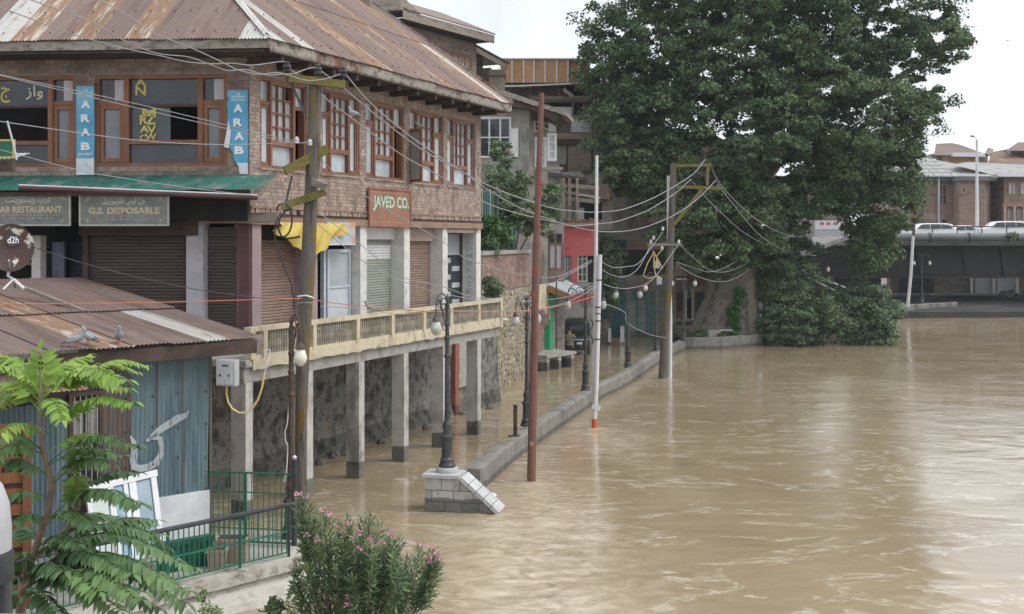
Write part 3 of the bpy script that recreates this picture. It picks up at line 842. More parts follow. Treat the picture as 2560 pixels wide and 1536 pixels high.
# hip capping, ridge block, roofing nails
def roof_pt(t): 
    q = EC + ES.u * (t * HIPK) - ES.n * t
    return V((q.x, q.y, Z_EAVE + SL * t))
hp = MB()
for s_ in (0.12, 3.0):
    pts = [roof_pt(s_ + (TR - 3.2 if s_ > 1 else 3.1) * q / 4) + V((0, 0, .05)) for q in range(5)]
    a_, b_ = pts[0], pts[-1]
    for q in range(4):
        l_ = n3(ES) * .16 + UP * -.10; r_ = n3(EF) * .16 + UP * -.10
        hp.add([pts[q], pts[q + 1], pts[q + 1] + l_, pts[q] + l_, pts[q + 1] + r_, pts[q] + r_], [(0, 1, 2, 3), (1, 0, 5, 4)])
part(roof, 'hip_cap', hp, roof_pale)
nm = MB()
for fr_, ln in ((ES, EL_S), (EF, EL_F)):
    for t_ in (.25, 1.15, 2.1, 3.3, 4.4, 5.5):
        x_ = t_ * HIPK + .2
        while x_ < ln - .1:
            q = fr_.p(x_, Z_EAVE + SL * t_ + .035, -t_)
            nm.ell(q, (.022, .022, .018), 5, 4); x_ += rng.uniform(.34, .62)
o = part(roof, 'roofing_nails', nm, M('nail_rust', [(.06, .04, .035), (.1, .07, .06)], 6, .8, 0)); o['kind'] = 'stuff'
# eave boards, soffit, rafters
FH = .21
mb = MB(); mb.fbox(EF, -.02, EL_F, Z_EAVE - FH - .03, Z_EAVE - .012, -.06, -.02); part(roof, 'fascia', mb, fascia_m)
mb = MB(); mb.fbox(ES, .0, EL_S, Z_EAVE - FH - .03, Z_EAVE - .012, -.06, -.02); part(roof, 'fascia', mb, fascia_m)
# saw-tooth valance below the river eave
mb = MB(); x_ = .1
while x_ < EL_S - .1:
    mb.prism([ES.p(x_, Z_EAVE - FH - .028, -.055), ES.p(x_ + .085, Z_EAVE - FH - .028, -.055), ES.p(x_ + .043, Z_EAVE - FH - .1, -.055)], n3(ES) * .03); x_ += .09
o = part(roof, 'valance', mb, fascia_m)
mb = MB(); mb.fbox(ES, .1, EL_S - .05, Z_EAVE - .30, Z_EAVE - .26, -EV - .3, -.065); mb.fbox(EF, .1, EL_F, Z_EAVE - .302, Z_EAVE - .262, -EV - .3, -.065)
part(roof, 'soffit', mb, wood_dark)
x_ = .7
while x_ < EL_S - .3:
    part(roof, 'rafter_end', MB().fbox(ES, x_, x_ + .14, Z_EAVE - .45, Z_EAVE - .302, -EV - .1, -.12), wood_dark); x_ += 1.15
# far verge board and chimney block
va = ES.p(EL_S + .02, Z_EAVE + .03, .0); vb = ES.p(EL_S + .02, Z_EAVE + SL * TR + .03, -TR)
part(roof, 'verge_board', MB().beam(va, vb, .05, .14), fascia_m)
cq = P(905, 2, 41.5)
part(roof, 'chimney', MB().box(cq.x - .35, cq.x + .3, cq.y - .3, cq.y + .4, cq.z - 1.6, cq.z + .9), brick_dark)

# ---- shop level, river side
PW = .42
pil_px = [(624, 653), (770, 794), (875, 917), (986.5, 1024.4), (1082.6, 1119.2), (1164.5, 1201.7)]
pu = []
for i, (a, b) in enumerate(pil_px):
    ub = SIDE.at(b, 700)[0] if i else SIDE.at(653, 700)[0]
    pu.append(ub)
    m_ = purple_pl if i < 2 else white_pl
    part(bld, 'shop_pillar', MB().fbox(SIDE, ub - .36, ub, Z_FLOOR, Z_B0 - .003, -.50, .0), m_)
def shutter(parent, fr, u0, u1, z0, z1, mat, d=-.45, pitch=.075, name='roller_shutter'):
    mb = MB(); n = int((z1 - z0) / pitch)
    prof = []
    for i in range(n):
        z = z0 + (z1 - z0) * i / n; h = (z1 - z0) / n
        prof += [(z, d), (z + h * .25, d + .022), (z + h * .75, d + .022)]
    prof.append((z1, d))
    vs_ = []
    for z, dd in prof: vs_ += [fr.p(u0, z, dd), fr.p(u1, z, dd)]
    mb.add(vs_, [(2 * i, 2 * i + 1, 2 * i + 3, 2 * i + 2) for i in range(len(prof) - 1)])
    return part(parent, name, mb, mat)
# bay 0: brown shutter, bay 1: open shop with plastic door, bay 2: green, bay 3: brown, bay 4: grille
shutter(bld, SIDE, pu[0] + .08, pu[1] - .38, Z_FLOOR, 6.0, shutter_br)
part(bld, 'shutter_box', MB().fbox(SIDE, pu[0] + .02, pu[1] - .37, 6.01, Z_B0 - .01, -.6, -.38), dark_m)
part(bld, 'pilaster', MB().fbox(SIDE, pu[0] + .003, pu[0] + .1, Z_FLOOR, 6.2, -.44, -.2), white_pl)
shutter(bld, SIDE, pu[2] + .02, pu[3] - .38, Z_FLOOR, 6.0, shutter_gn)
part(bld, 'shutter_box', MB().fbox(SIDE, pu[2] + .01, pu[3] - .37, 6.01, Z_B0 - .01, -.55, -.3), white_p)
for q in ((pu[2] + .03, pu[2] + .62, 4.75, 5.05), (pu[2] + .03, pu[2] + .62, 3.95, 4.25), (pu[2] + .03, pu[3] - .4, 5.45, 5.85)):
    shutter(bld, SIDE, q[0], q[1], q[2], q[3], white_p, -.437, .075, 'shutter_patch')
shutter(bld, SIDE, pu[3] + .02, pu[4] - .38, Z_FLOOR, 5.95, shutter_br)
part(bld, 'shutter_box', MB().fbox(SIDE, pu[3] + .01, pu[4] - .37, 5.96, Z_B0 - .01, -.55, -.3), M('dusty_pink', [(.34, .27, .24), (.44, .36, .32)], 2, .85, .1))
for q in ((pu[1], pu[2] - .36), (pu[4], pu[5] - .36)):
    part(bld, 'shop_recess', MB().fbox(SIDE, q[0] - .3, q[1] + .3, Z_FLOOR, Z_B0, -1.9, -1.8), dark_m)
# plastic door, half open
d0, d1 = pu[1] + .95, pu[2] - .40
m2 = MB(); fr_rect(m2, SIDE, d0, d1, Z_FLOOR + .02, 5.75, .09, -.34, -.27)
m2.fbox(SIDE, d0 + .09, d1 - .09, 4.72, 4.80, -.33, -.275); m2.fbox(SIDE, d0 + .09, d1 - .09, 3.85, 3.92, -.33, -.275)
m2.fbox(SIDE, d0 - .22, d0 - .12, Z_FLOOR, 5.8, -.36, -.25)
dr = part(bld, 'plastic_door', m2, M('pvc_bluish', [(.42, .47, .53), (.50, .55, .60)], 3, .4, .05))
part(dr, 'pane', MB().fbox(SIDE, d0 + .095, d1 - .095, 4.805, 5.655, -.315, -.305), glass_m)
part(dr, 'panel', MB().fbox(SIDE, d0 + .095, d1 - .095, 3.925, 4.715, -.315, -.30), M('pvc_panel', [(.46, .50, .54), (.54, .57, .60)], 3, .45, .05))
part(dr, 'panel', MB().fbox(SIDE, d0 + .095, d1 - .095, Z_FLOOR + .11, 3.845, -.315, -.30), MATS['pvc_panel'])
part(bld, 'step', MB().fbox(SIDE, pu[1] + .01, d0 - .23, Z_FLOOR, Z_FLOOR + .5, -1.2, -.5), conc_m)
# grille door with teal frame in the last bay
g0, g1 = pu[4] + .02, pu[5] - .37
teal = M('teal_paint', [(.012, .075, .085), (.025, .11, .12)], 3, .5, .05)
gd = part(bld, 'grille_door', MB().fbox(SIDE, g0, g1, Z_FLOOR, 5.45, -.62, -.58), M('blue_black_metal', [(.018, .028, .034), (.04, .052, .06)], 3, .45, .05))
mb = MB()
for rr_ in range(7):
    for cc_ in range(3):
        a_ = g0 + .08 + (g1 - g0 - .1) * cc_ / 3; z_ = Z_FLOOR + .2 + rr_ * .27
        if (rr_ + cc_) % 2: mb.fbox(SIDE, a_ + .04, a_ + (g1 - g0) / 3 - .1, z_, z_ + .16, -.578, -.56)
part(gd, 'slat', mb, grey_box)
part(bld, 'fanlight', MB().fbox(SIDE, g0, g0 + .55, 5.5, 6.2, -.62, -.6), teal)
part(bld, 'fanlight', MB().fbox(SIDE, g0 + .62, g1, 5.5, 6.2, -.62, -.6), glass_m)
part(bld, 'shelf_board', MB().fbox(SIDE, g0 - .05, g1 + .06, 6.22, 6.34, -.3, .02), wood_grey)
for i_, s_ in enumerate('LBMIKATEC'):
    lettering(bld, s_, faded_ink, SIDE.p(pu[5] - .36 - .004, 5.95 - i_ * .235, -.25), n3(SIDE), UP, -u3(SIDE), .24, .17, .015, .004)
for s_, z_ in (('P', 6.0), ('I', 5.3), ('T', 5.05)):
    lettering(bld, s_, M('ghost_letters', [(.46, .46, .46), (.52, .52, .52)], 9, .85, 0), SIDE.p(pu[4] - .18, z_, .004), u3(SIDE), UP, n3(SIDE), .17, .16, .015, .004)

# ---- shop level, street side
def fsp(px): return FRONT.at(px, 700)[0]
part(bld, 'shop_pillar', MB().fbox(FRONT, fsp(623), fsp(597), Z_FLOOR, 6.4, -.5, .02), maroon_m)
part(bld, 'shop_pillar', MB().fbox(FRONT, fsp(511), fsp(470), Z_FLOOR, 6.5, -.4, .12), M('lilac_plaster', [(.40, .39, .43), (.50, .49, .53)], 2, .85, .15, 25, stain=((.26, .25, .27), 2.4, .58, .74, (1, 1, .5))))
shutter(bld, FRONT, fsp(596), fsp(513), Z_FLOOR, 6.3, shutter_dk, -.25)
shutter(bld, FRONT, fsp(468), fsp(218), Z_FLOOR, 6.3, shutter_dk, -.2)
part(bld, 'shutter_rail', MB().fbox(FRONT, fsp(469), fsp(459), Z_FLOOR, 6.3, -.19, -.05), wood_dark)
part(bld, 'shutter_rail', MB().fbox(FRONT, fsp(218), fsp(203), Z_FLOOR, 6.3, -.25, -.05), wood_dark)
part(bld, 'lintel', MB().fbox(FRONT, fsp(500), fsp(205), 6.1, 6.42, -.06, .2), wood_dark)
part(bld, 'doorway', MB().fbox(FRONT, fsp(200), fsp(150), Z_FLOOR, 5.95, -.7, -.6), M('indigo_dark', [(.02, .02, .045), (.045, .045, .09)], 2, .9, 0))
part(bld, 'doorway', MB().fbox(FRONT, fsp(150), fsp(120), Z_FLOOR, 5.95, -.3, -.2), M('indigo_wall', [(.10, .10, .16), (.16, .16, .23)], 2, .9, 0))
part(bld, 'shop_pillar', MB().fbox(FRONT, fsp(106), fsp(84), Z_FLOOR, 6.1, -.2, .1), white_pl)
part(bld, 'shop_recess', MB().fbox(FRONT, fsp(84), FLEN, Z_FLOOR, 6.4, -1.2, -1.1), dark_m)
for z_ in (4.6, 5.0, 5.4, 5.8): part(bld, 'shelf', MB().fbox(FRONT, fsp(80), FLEN, z_, z_ + .05, -1.0, -.4), wood_grey)
part(bld, 'floor_slab', MB().fbox(FRONT, -.2, FLEN, Z_FLOOR - .3, Z_FLOOR - .004, -6, .4), conc_m)

# ---- green awning with its end board
AW0 = FRONT.shift(0, 0)
aw_fr = Frame(FRONT.o + FRONT.n * 1.4, FRONT.u, FRONT.n)
asl = (7.50 - 7.10) / 1.4
u = -.62; k = 0
while u < FLEN:
    e = u + .74
    cut = (lambda x: max(0.0, min(1.4, 1.4))) 
    if u < .3:
        sheet(bld, awning_m, aw_fr, u, e + .04, 0, 1.4, hip=False, z_base=7.10, slope=asl, lift=.004 * (k % 2), name='awning_sheet')
    else:
        sheet(bld, awning_m, aw_fr, u, e + .04, 0, 1.4, hip=False, z_base=7.10, slope=asl, lift=.004 * (k % 2), name='awning_sheet')
    u = e; k += 1
part(bld, 'awning_end_board', MB().beam(aw_fr.p(-.55, 7.0, -.02), aw_fr.p(-.58, 7.38, -1.38), .05, .2), wood_grey)
part(bld, 'awning_beam', MB().fbox(aw_fr, -.4, FLEN, 6.98, 7.06, -.16, -.08), wood_dark)
part(bld, 'awning_dark_sheet', MB().fbox(aw_fr, -.1, FLEN, 6.42, 6.98, -.95, -.9), dark_m)  # near-black solid sheet behind the hanging signs
ta, tb = P(48, 470, 26.75), P(643, 495, 26.75)
part(bld, 'gutter', MB().tube([ta, tb], .05, 8), maroon_m)
part(bld, 'gutter_lip', MB().tube([ta + V((0, -.02, .06)), tb + V((0, -.02, .06))], .018, 6), white_p)

# ---- balcony: slab, railing, pillars below
BU0 = PILF.at(626, 900)[0]
BU1 = PILF.at(1251.8, 760)[0]
part(bld, 'balcony_slab', MB().fbox(PILF, BU0 - .25, BU1, Z_FLOOR - .16, Z_FLOOR - .005, -1.6, .05), conc_m)
# fascia with ragged underside
mb = MB(); x_ = BU0; step = .16; prev = .24
while x_ < BU1 - .01:
    nx_ = min(x_ + step, BU1); h1 = .21 + .05 * (mnoise.noise(V((x_ * 1.9, 3, 0))) + .6 * mnoise.noise(V((x_ * 6, 9, 0))))
    mb.hexa([PILF.p(x_, Z_FLOOR - prev, .08), PILF.p(nx_, Z_FLOOR - h1, .08), PILF.p(nx_, Z_FLOOR - h1, .052), PILF.p(x_, Z_FLOOR - prev, .052),
             PILF.p(x_, Z_FLOOR, .08), PILF.p(nx_, Z_FLOOR, .08), PILF.p(nx_, Z_FLOOR, .052), PILF.p(x_, Z_FLOOR, .052)])
    prev = h1; x_ = nx_
part(bld, 'balcony_fascia', mb, cream_m)
part(bld, 'balcony_beam', MB().fbox(PILF, BU0 - .2, BU1 - .05, Z_FLOOR - .50, Z_FLOOR - .163, -.36, -.03), conc_m)
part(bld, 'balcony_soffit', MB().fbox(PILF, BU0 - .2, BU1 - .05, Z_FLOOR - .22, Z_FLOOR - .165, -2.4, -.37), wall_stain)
RT = 4.12
part(bld, 'rail_top', MB().fbox(PILF, BU0 - .1, BU1 + .02, RT - .10, RT, -.10, .08), cream_m)
part(bld, 'rail_foot', MB().fbox(PILF, BU0 - .1, BU1, Z_FLOOR + .001, Z_FLOOR + .075, -.08, .06), cream_m)
post_px = [781, 889.5, 976.5, 1056, 1124, 1193, 1249]
pus = [PILF.at(p_, 800)[0] for p_ in post_px]
st = pus[1] - pus[0]
pus = [BU0, pus[0] - st] + pus if pus[0] - st > BU0 + .4 else [BU0] + pus
for u_ in pus:
    part(bld, 'rail_post', MB().fbox(PILF, u_ - .09, u_ + .07, Z_FLOOR + .002, RT - .102, -.085, .085), cream_m)
bm = MB()
bm.lathe([(.028, 0), (.028, .03), (.018, .05), (.034, .16), (.036, .22), (.018, .33), (.03, .36), (.018, .39), (.024, .46), (.028, .50), (.028, .515)], (0, 0, 0), 7)
bme = bm.mesh('baluster', 50); bme.materials.append(balus_m)
for a_, b_ in zip(pus[:-1], pus[1:]):
    n_ = max(4, int((b_ - a_ - .2) / .098)) 
    for i_ in range(n_):
        o = bpy.data.objects.new('baluster', bme); C.objects.link(o); attach(o, bld)
        o.matrix_basis = Matrix.Translation(PILF.p(a_ + .11 + (b_ - a_ - .22) * (i_ + .5) / n_, Z_FLOOR + .075, -.01)) @ Matrix.Diagonal((1.12, 1, (RT - .1 - Z_FLOOR - .075) / .515, 1))
part(bld, 'rail_backing', MB().fbox(PILF, BU0, BU1, Z_FLOOR + .22, Z_FLOOR + .27, -.035, -.02), balus_m)
for i_ in range(-2, 4):
    Y_ = 30.7 + 2.286 * i_
    e_ = (V((-3.84 + SX * (Y_ - 30.7), Y_)) - PILF.o).dot(PILF.u)
    part(bld, 'pillar', MB().fbox(PILF, e_, e_ + .27, -2.0, Z_FLOOR - .502, -.37, 0), conc_pillar)
# wall under the balcony, with a brick pier and broken plaster
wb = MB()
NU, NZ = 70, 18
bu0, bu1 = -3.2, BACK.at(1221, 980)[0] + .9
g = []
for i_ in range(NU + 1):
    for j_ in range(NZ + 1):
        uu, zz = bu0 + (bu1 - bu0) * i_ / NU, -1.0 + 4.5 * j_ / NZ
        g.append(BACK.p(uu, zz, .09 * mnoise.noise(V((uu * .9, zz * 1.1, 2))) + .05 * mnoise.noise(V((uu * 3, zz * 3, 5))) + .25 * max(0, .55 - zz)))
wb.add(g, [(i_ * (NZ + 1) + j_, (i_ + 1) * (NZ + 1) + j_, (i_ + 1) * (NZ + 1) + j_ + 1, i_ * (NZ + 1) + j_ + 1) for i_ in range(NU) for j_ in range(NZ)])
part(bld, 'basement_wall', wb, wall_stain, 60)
ub_ = BACK.at(1128, 950)[0]
part(bld, 'brick_pier', MB().fbox(BACK, ub_, ub_ + .28, -.5, 3.2, .0, .16), M('brick_pier_red', [(.25, .085, .06), (.34, .13, .095)], 7, .9, .5, 40, wet=(.3, .5)))
part(bld, 'plaster_patch', MB().fbox(BACK, ub_ + .4, ub_ + 1.5, .9, 3.2, .0, .12), conc_m)
for k_ in range(16):
    q_ = BACK.p(rng.uniform(bu0 + 6, bu1), .02, rng.uniform(.25, .6)); s_ = rng.uniform(.08, .2)
    pm = MB(); pm.ell(q_, (s_, s_ * .8, s_ * .7), 6, 5); part(bld, 'fallen_stone', pm, conc_pillar)
# ---- hanging signs and cloths (things of their own)
uj0, uj1 = SIDE.at(915, 500)[0], SIDE.at(1018, 500)[0]
jv = thing('sign_board', 'rust-red painted board reading JAVED CO. on the brick wall', 'sign', SIDE.p((uj0 + uj1) / 2, 6.4, .1))
part(jv, 'board', MB().fbox(SIDE, uj0, uj1, 6.38, 7.42, .075, .10), javed_m)
fm = MB(); fr_rect(fm, SIDE, uj0 - .02, uj1 + .02, 6.36, 7.44, .045, .07, .125); part(jv, 'frame', fm, javed_m)
lm = MB(); fr_rect(lm, SIDE, uj0 + .1, uj1 - .1, 6.48, 7.32, .014, .099, .104); part(jv, 'painted_border', lm, M('border_pink', [(.38, .22, .17), (.44, .28, .22)], 5, .6, 0))
lettering(jv, 'JAVED CO.', M('letters_green', [(.10, .27, .16), (.15, .34, .22)], 5, .6, 0), SIDE.p((uj0 + uj1) / 2 + .06, 7.0, .104), u3(SIDE), UP, n3(SIDE), 2.2, .46, .055, .006)
lettering(jv, 'JAVED CO.', M('letters_pale_mint', [(.42, .52, .42), (.54, .60, .50)], 5, .6, 0, stain=((.27, .12, .08), 7, .62, .70, (1, 1, 1))), SIDE.p((uj0 + uj1) / 2 + .05, 7.01, .109), u3(SIDE), UP, n3(SIDE), 2.13, .41, .022, .004)

SG = Frame(FRONT.o + FRONT.n * 1.25, FRONT.u, FRONT.n)
def hang_sign(px0, px1, py0, py1, label, title, urdu, small, tw, tcx, ucx, uw):
    a_, z1_ = SG.at(px1, py0); b_, z0_ = SG.at(px0, py1)
    sgn = thing('shop_sign', label, 'sign', SG.p((a_ + b_) / 2, z0_), 'signboards hanging under the green awning')
    part(sgn, 'board', MB().fbox(SG, a_, b_, z0_, z1_, 0, .03), sign_face)
    fm = MB(); fr_rect(fm, SG, a_ - .015, b_ + .015, z0_ - .015, z1_ + .015, .035, -.005, .045); part(sgn, 'frame', fm, M('sign_edge', [(.36, .36, .34), (.48, .47, .44)], 4, .6, .1))
    k = 27.0 / F
    def put(s, px, py, w, h, m_, b): 
        u_, z_ = SG.at(px, py, .034); lettering(sgn, s, m_, SG.p(u_, z_, .034), -u3(SG), UP, n3(SG), w * k, h * k, b)
    put(urdu, ucx, py0 + 17, uw, 21, M('sign_urdu_ink', [(.52, .51, .45), (.60, .58, .52)], 6, .6, 0), .01)
    put(title, tcx, py0 + 40, tw, 17, sign_ink, .035)
    for i_, (s, w) in enumerate(small): put(s, tcx, py0 + 54 + i_ * 8, w, 6 - i_ * 1.5, sign_ink2, .01)
    for sx_ in (0, 1):
        x_ = (a_ + .13, b_ - .13)[sx_]
        for zz_, sy in ((z1_ - .07, -1), (z0_ + .07, 1)):
            c_ = SG.p(x_, zz_, .033); om = MB()
            for q in range(5):
                an = q * .4; dr_ = (u3(SG) * (1 if sx_ == 0 else -1) * math.cos(an) + UP * sy * math.sin(an)) * .12
                om.ell(c_ + dr_ * .5, (.03, .004, .012), 5, 4)
            part(sgn, 'corner_flourish', om, sign_ink2)
    for x_ in (a_ + .2, b_ - .2): part(sgn, 'hanger', MB().tube([SG.p(x_, z1_ - .02, .0), SG.p(x_, z1_ + .2, -.06)], .008, 5), cable_d)
hang_sign(-120, 176, 484, 564, 'grey-green board reading ARAB RESTAURANT under the awning', 'ARAB RESTAURANT', UR['rest'] + ' ' + UR['arab'],
          [('SPECIAL ARRANGEMENTS FOR MARRIAGE & PARTY', 190), ('. .. .... ... .... .. .....', 150)], 190, 64, 70, 118)
hang_sign(201, 422, 487, 564, 'grey-green board reading G.S. DISPOSABLE under the awning', 'G.S. DISPOSABLE', UR['gs'],
          [('ALL TYPES OF DISPOSABLE ITEMS ETC.', 145), ('. .. .... ... .... .. .....', 120)], 184, 310, 309, 112)

def banner(px0, px1, py0, py1, cut, label, torn):
    d = .07
    a_, z1_ = FRONT.at(px1, py0, d); b_, z0_ = FRONT.at(px0, py1, d)
    zc = FRONT.at(px0, cut, d)[1]
    bn = thing('cloth_banner', label, 'banner', FRONT.p((a_ + b_) / 2, z0_, d), 'blue vertical banners beside the restaurant windows')
    W_ = b_ - a_
    def strip(z_lo, z_hi, mat, tear, name):
        rows = 14; mb = MB(); vs_ = []
        for i_ in range(rows + 1):
            z_ = z_hi + (z_lo - z_hi) * i_ / rows
            f_ = (z1_ - z_) / (z1_ - z0_)
            l_ = b_; r_ = a_
            if tear: l_ = b_ - W_ * max(0, (f_ - .62)) * 1.75 + .02 * math.sin(f_ * 40)
            dd = d + .012 * math.sin(f_ * 9) + .004
            vs_ += [FRONT.p(r_, z_, dd), FRONT.p(l_, z_, dd + .01), FRONT.p(r_, z_, dd + .006), FRONT.p(l_, z_, dd + .016)]
        f2 = []
        for i_ in range(rows):
            q = 4 * i_
            f2 += [(q, q + 1, q + 5, q + 4), (q + 2, q + 6, q + 7, q + 3), (q, q + 4, q + 6, q + 2), (q + 1, q + 3, q + 7, q + 5)]
        mb.add(vs_, f2); return part(bn, name, mb, mat)
    strip(zc, z1_, banner_b, torn, 'banner_cloth'); strip(z0_, zc, banner_w, torn, 'banner_tail')
    part(bn, 'batten', MB().fbox(FRONT, a_ - .02, b_ + .02, z1_ - .02, z1_ + .05, .03, d + .03), wood_red)
    if torn:
        part(bn, 'pole', MB().tube([FRONT.p(a_ - .03, z0_ - .05, .06), FRONT.p(a_ - .04, z1_ + .02, .06)], .02, 6), wood_grey)
        fl = MB(); x_ = b_ + .02; z_ = FRONT.at(px0, 330, d)[1]
        fl.prism([FRONT.p(x_ - .04, z_ + .25, d + .03), FRONT.p(x_ + .06, z_ - .35, d + .05), FRONT.p(x_ - .06, z_ - .38, d + .05), FRONT.p(x_ - .10, z_, d + .03)], n3(FRONT) * .008)
        part(bn, 'torn_flap', fl, banner_w)
    k = 28.2 / F
    cx_ = (px0 + px1) / 2
    def put(s, px, py, w, h, b): u_, z_ = FRONT.at(px, py, d + .034); lettering(bn, s, white_ink, FRONT.p(u_, z_, d + .034), -u3(FRONT), UP, n3(FRONT), w * k, h * k, b)
    oy = py0
    put('Call', cx_, oy + 12, 11, 6, .02); put('9622528249', cx_, oy + 19, 34, 5, .02); put('9796510663', cx_, oy + 27, 34, 5, .02)
    for s, yy in (('A', 48), ('R', 83), ('A', 118), ('B', 153)): put(s, cx_ + (3 if torn and yy > 100 else 0), oy + yy, 24, 20, .05)
    if not torn: put('RESTAURANT', cx_, oy + 173, 38, 6, .02)
banner(192, 236, 213, 438, 397, 'intact blue ARAB banner between the two big restaurant windows', False)
banner(570, 620, 223, 436, 408, 'torn blue ARAB banner hanging at the building corner', True)

# yellow cloth and small poster over the plastic door
yc = MB(); cols_ = 26; rows_ = 7; vs_ = []
for i_ in range(cols_ + 1):
    t_ = i_ / cols_; px_ = 691 + (863 - 691) * t_
    u_ = SIDE.at(px_, 560, .16)[0]
    if t_ < .45: low = .25 + .75 * (t_ / .45) ** .8
    elif t_ < .62: low = 1.0
    else: low = max(.38, 1.0 - (t_ - .62) / .26 * .62)
    for j_ in range(rows_ + 1):
        s_ = j_ / rows_
        z_ = 6.42 - (.80 * low + .03 * math.sin(t_ * 37)) * s_
        vs_.append(SIDE.p(u_ + .06 * math.sin(s_ * 5 + t_ * 9) * s_, z_, .17 + .06 * math.sin(t_ * 22 + s_ * 5) + .05 * math.sin(s_ * 3.1) + .03 * math.sin(t_ * 50 + s_ * 4)))
yc.add(vs_, [(i_ * (rows_ + 1) + j_, i_ * (rows_ + 1) + j_ + 1, (i_ + 1) * (rows_ + 1) + j_ + 1, (i_ + 1) * (rows_ + 1) + j_) for i_ in range(cols_) for j_ in range(rows_)])
solo('yellow_cloth', yc, yellow_cl, 'torn yellow cloth draped from the beam behind the mossy pole', 'cloth', smooth=60)
pa, pz1 = SIDE.at(843, 560, .12); pb, pz0 = SIDE.at(889, 610, .12)
ps = thing('poster_board', 'small white and orange poster beside the yellow cloth', 'poster', SIDE.p(pa, pz0, .12))
part(ps, 'board', MB().fbox(SIDE, pa - .5, pb, pz0, pz1 + .05, .09, .115), M('poster_face', [(.42, .46, .52), (.50, .32, .20), (.46, .22, .12)], .9, .5, 0, lo=.4, hi=.6))
part(ps, 'edge', MB().fbox(SIDE, pa - .5, pb + .01, pz0 - .03, pz0 - .002, .085, .125), white_p)

# ------------------------------------------------------------------ flood wall along the quay
wall_pts = [G(1200, 1230), G(1211, 1221), G(1290, 1150), G(1365, 1096), G(1501, 1000), G(1574.6, 963), G(1648, 909), G(1716, 874)]
def wall_strip(pts, h, th, mat, name, label, step=.5, rough=.03, left=True):
    dense = []
    for a_, b_ in zip(pts[:-1], pts[1:]):
        n_ = max(1, int((b_ - a_).length / step))
        for i_ in range(n_): dense.append(a_.lerp(b_, i_ / n_))
    dense.append(pts[-1])
    rings = []
    for i_, p_ in enumerate(dense):
        t_ = (dense[min(i_ + 1, len(dense) - 1)] - dense[max(0, i_ - 1)]); t_.z = 0; t_.normalize()
        s_ = V((-t_.y, t_.x, 0)) * (1 if left else -1)
        hh = h + rough * mnoise.noise(V((i_ * .35, 1, h))); q = rough * .6 * mnoise.noise(V((i_ * .8, 7, 2)))
        rings.append([p_ + V((0, 0, -1.5)), p_ + V((0, 0, hh - .03)) + s_ * q, p_ + s_ * (.04 + q) + V((0, 0, hh)), p_ + s_ * (th * .5) + V((0, 0, hh + .012)), p_ + s_ * (th - .03) + V((0, 0, hh - .01 + q)), p_ + s_ * th + V((0, 0, -1.5))])
    mb = MB(); mb.loft(rings)
    return solo(name, mb, mat, label, 'wall', smooth=40)
wall_strip(wall_pts, .53, .42, conc_wall, 'flood_wall', 'long low concrete flood wall between river and drowned street')
wall_strip([G(1716, 874), G(1800, 873), G(1883, 866), G(1930, 858), G(1985, 846), P(2040, 842, 74)], .62, .5, conc_wall, 'planter_wall', 'concrete kerb wall round the foot of the big chinar tree')
wall_strip([P(2150, 806, 90), G(2239, 797), G(2330, 791), G(2393.6, 787)], 1.0, .5, conc_wall, 'bank_wall', 'concrete bank wall reaching under the far bridge')

# pedestal of the first lamp: coursed blocks with sloping coping
pd = thing('lamp_pedestal', 'grey stone block pedestal with sloping coping at the flood wall end', 'pedestal', G(1061, 1278))
A_ = G(1061, 1278); B_ = G(1242, 1286)
PD = Frame((A_.x, A_.y), (B_.x - A_.x, B_.y - A_.y), (B_.y - A_.y, -(B_.x - A_.x)))
PL = (V((B_.x, B_.y)) - PD.o).length
TOPU, PH = .78, .74
def slope_z(u_): return PH if u_ <= TOPU else max(0.0, PH * (1 - (u_ - TOPU) / (PL - TOPU)))
core = MB(); core.prism([PD.p(0.01, -1.2, -.02), PD.p(PL - .02, -1.2, -.02), PD.p(PL - .02, 0, -.02), PD.p(TOPU, PH - .02, -.02), PD.p(.01, PH - .02, -.02)], -n3(PD) * .62)
part(pd, 'core', core, mortar_m)
rows = [(-.4, .0), (.005, .22), (.225, .47), (.475, PH - .005)]
for ri, (z0, z1) in enumerate(rows):
    x_ = 0.0 if ri % 2 else -.22
    while x_ < PL:
        l_ = rng.uniform(.36, .5); a_, b_ = max(0, x_), min(x_ + l_, PL)
        # clip to the slope
        top0, top1 = min(z1, slope_z(a_)), min(z1, slope_z(b_))
        if top0 > z0 + .03 and b_ - a_ > .05:
            if top1 < z0: 
                b_ = TOPU + (1 - z0 / PH) * (PL - TOPU); top1 = z0 + .002
            j = .008; pr = rng.uniform(.0, .012)
            poly = [PD.p(a_ + j, z0 + j, pr), PD.p(b_ - j, z0 + j, pr), PD.p(b_ - j, max(top1 - j, z0 + j + .002), pr)]
            um = TOPU + (1 - z1 / PH) * (PL - TOPU)
            if top1 < z1 - .001 and a_ < um < b_: poly.append(PD.p(um, z1 - j, pr))
            poly.append(PD.p(a_ + j, top0 - j, pr))
            part(pd, 'block', MB().prism(poly, -n3(PD) * .1), block_m)
        x_ += l_
part(pd, 'coping', MB().fbox(PD, -.05, TOPU + .02, PH, PH + .075, -.68, .05), cap_m)
n_ = 5
for i_ in range(n_):
    ua = TOPU + .025 + (PL - TOPU) * i_ / n_; ub = TOPU + .015 + (PL - TOPU) * (i_ + 1) / n_
    za, zb = slope_z(ua), slope_z(ub) if i_ < n_ - 1 else -.02
    part(pd, 'coping', MB().hexa([PD.p(ua, za, .05), PD.p(ub, zb, .05), PD.p(ub, zb, -.62), PD.p(ua, za, -.62), PD.p(ua + .05, za + .07, .05), PD.p(ub + .05, zb + .07, .05), PD.p(ub + .05, zb + .07, -.62), PD.p(ua + .05, za + .07, -.62)]), cap_m)
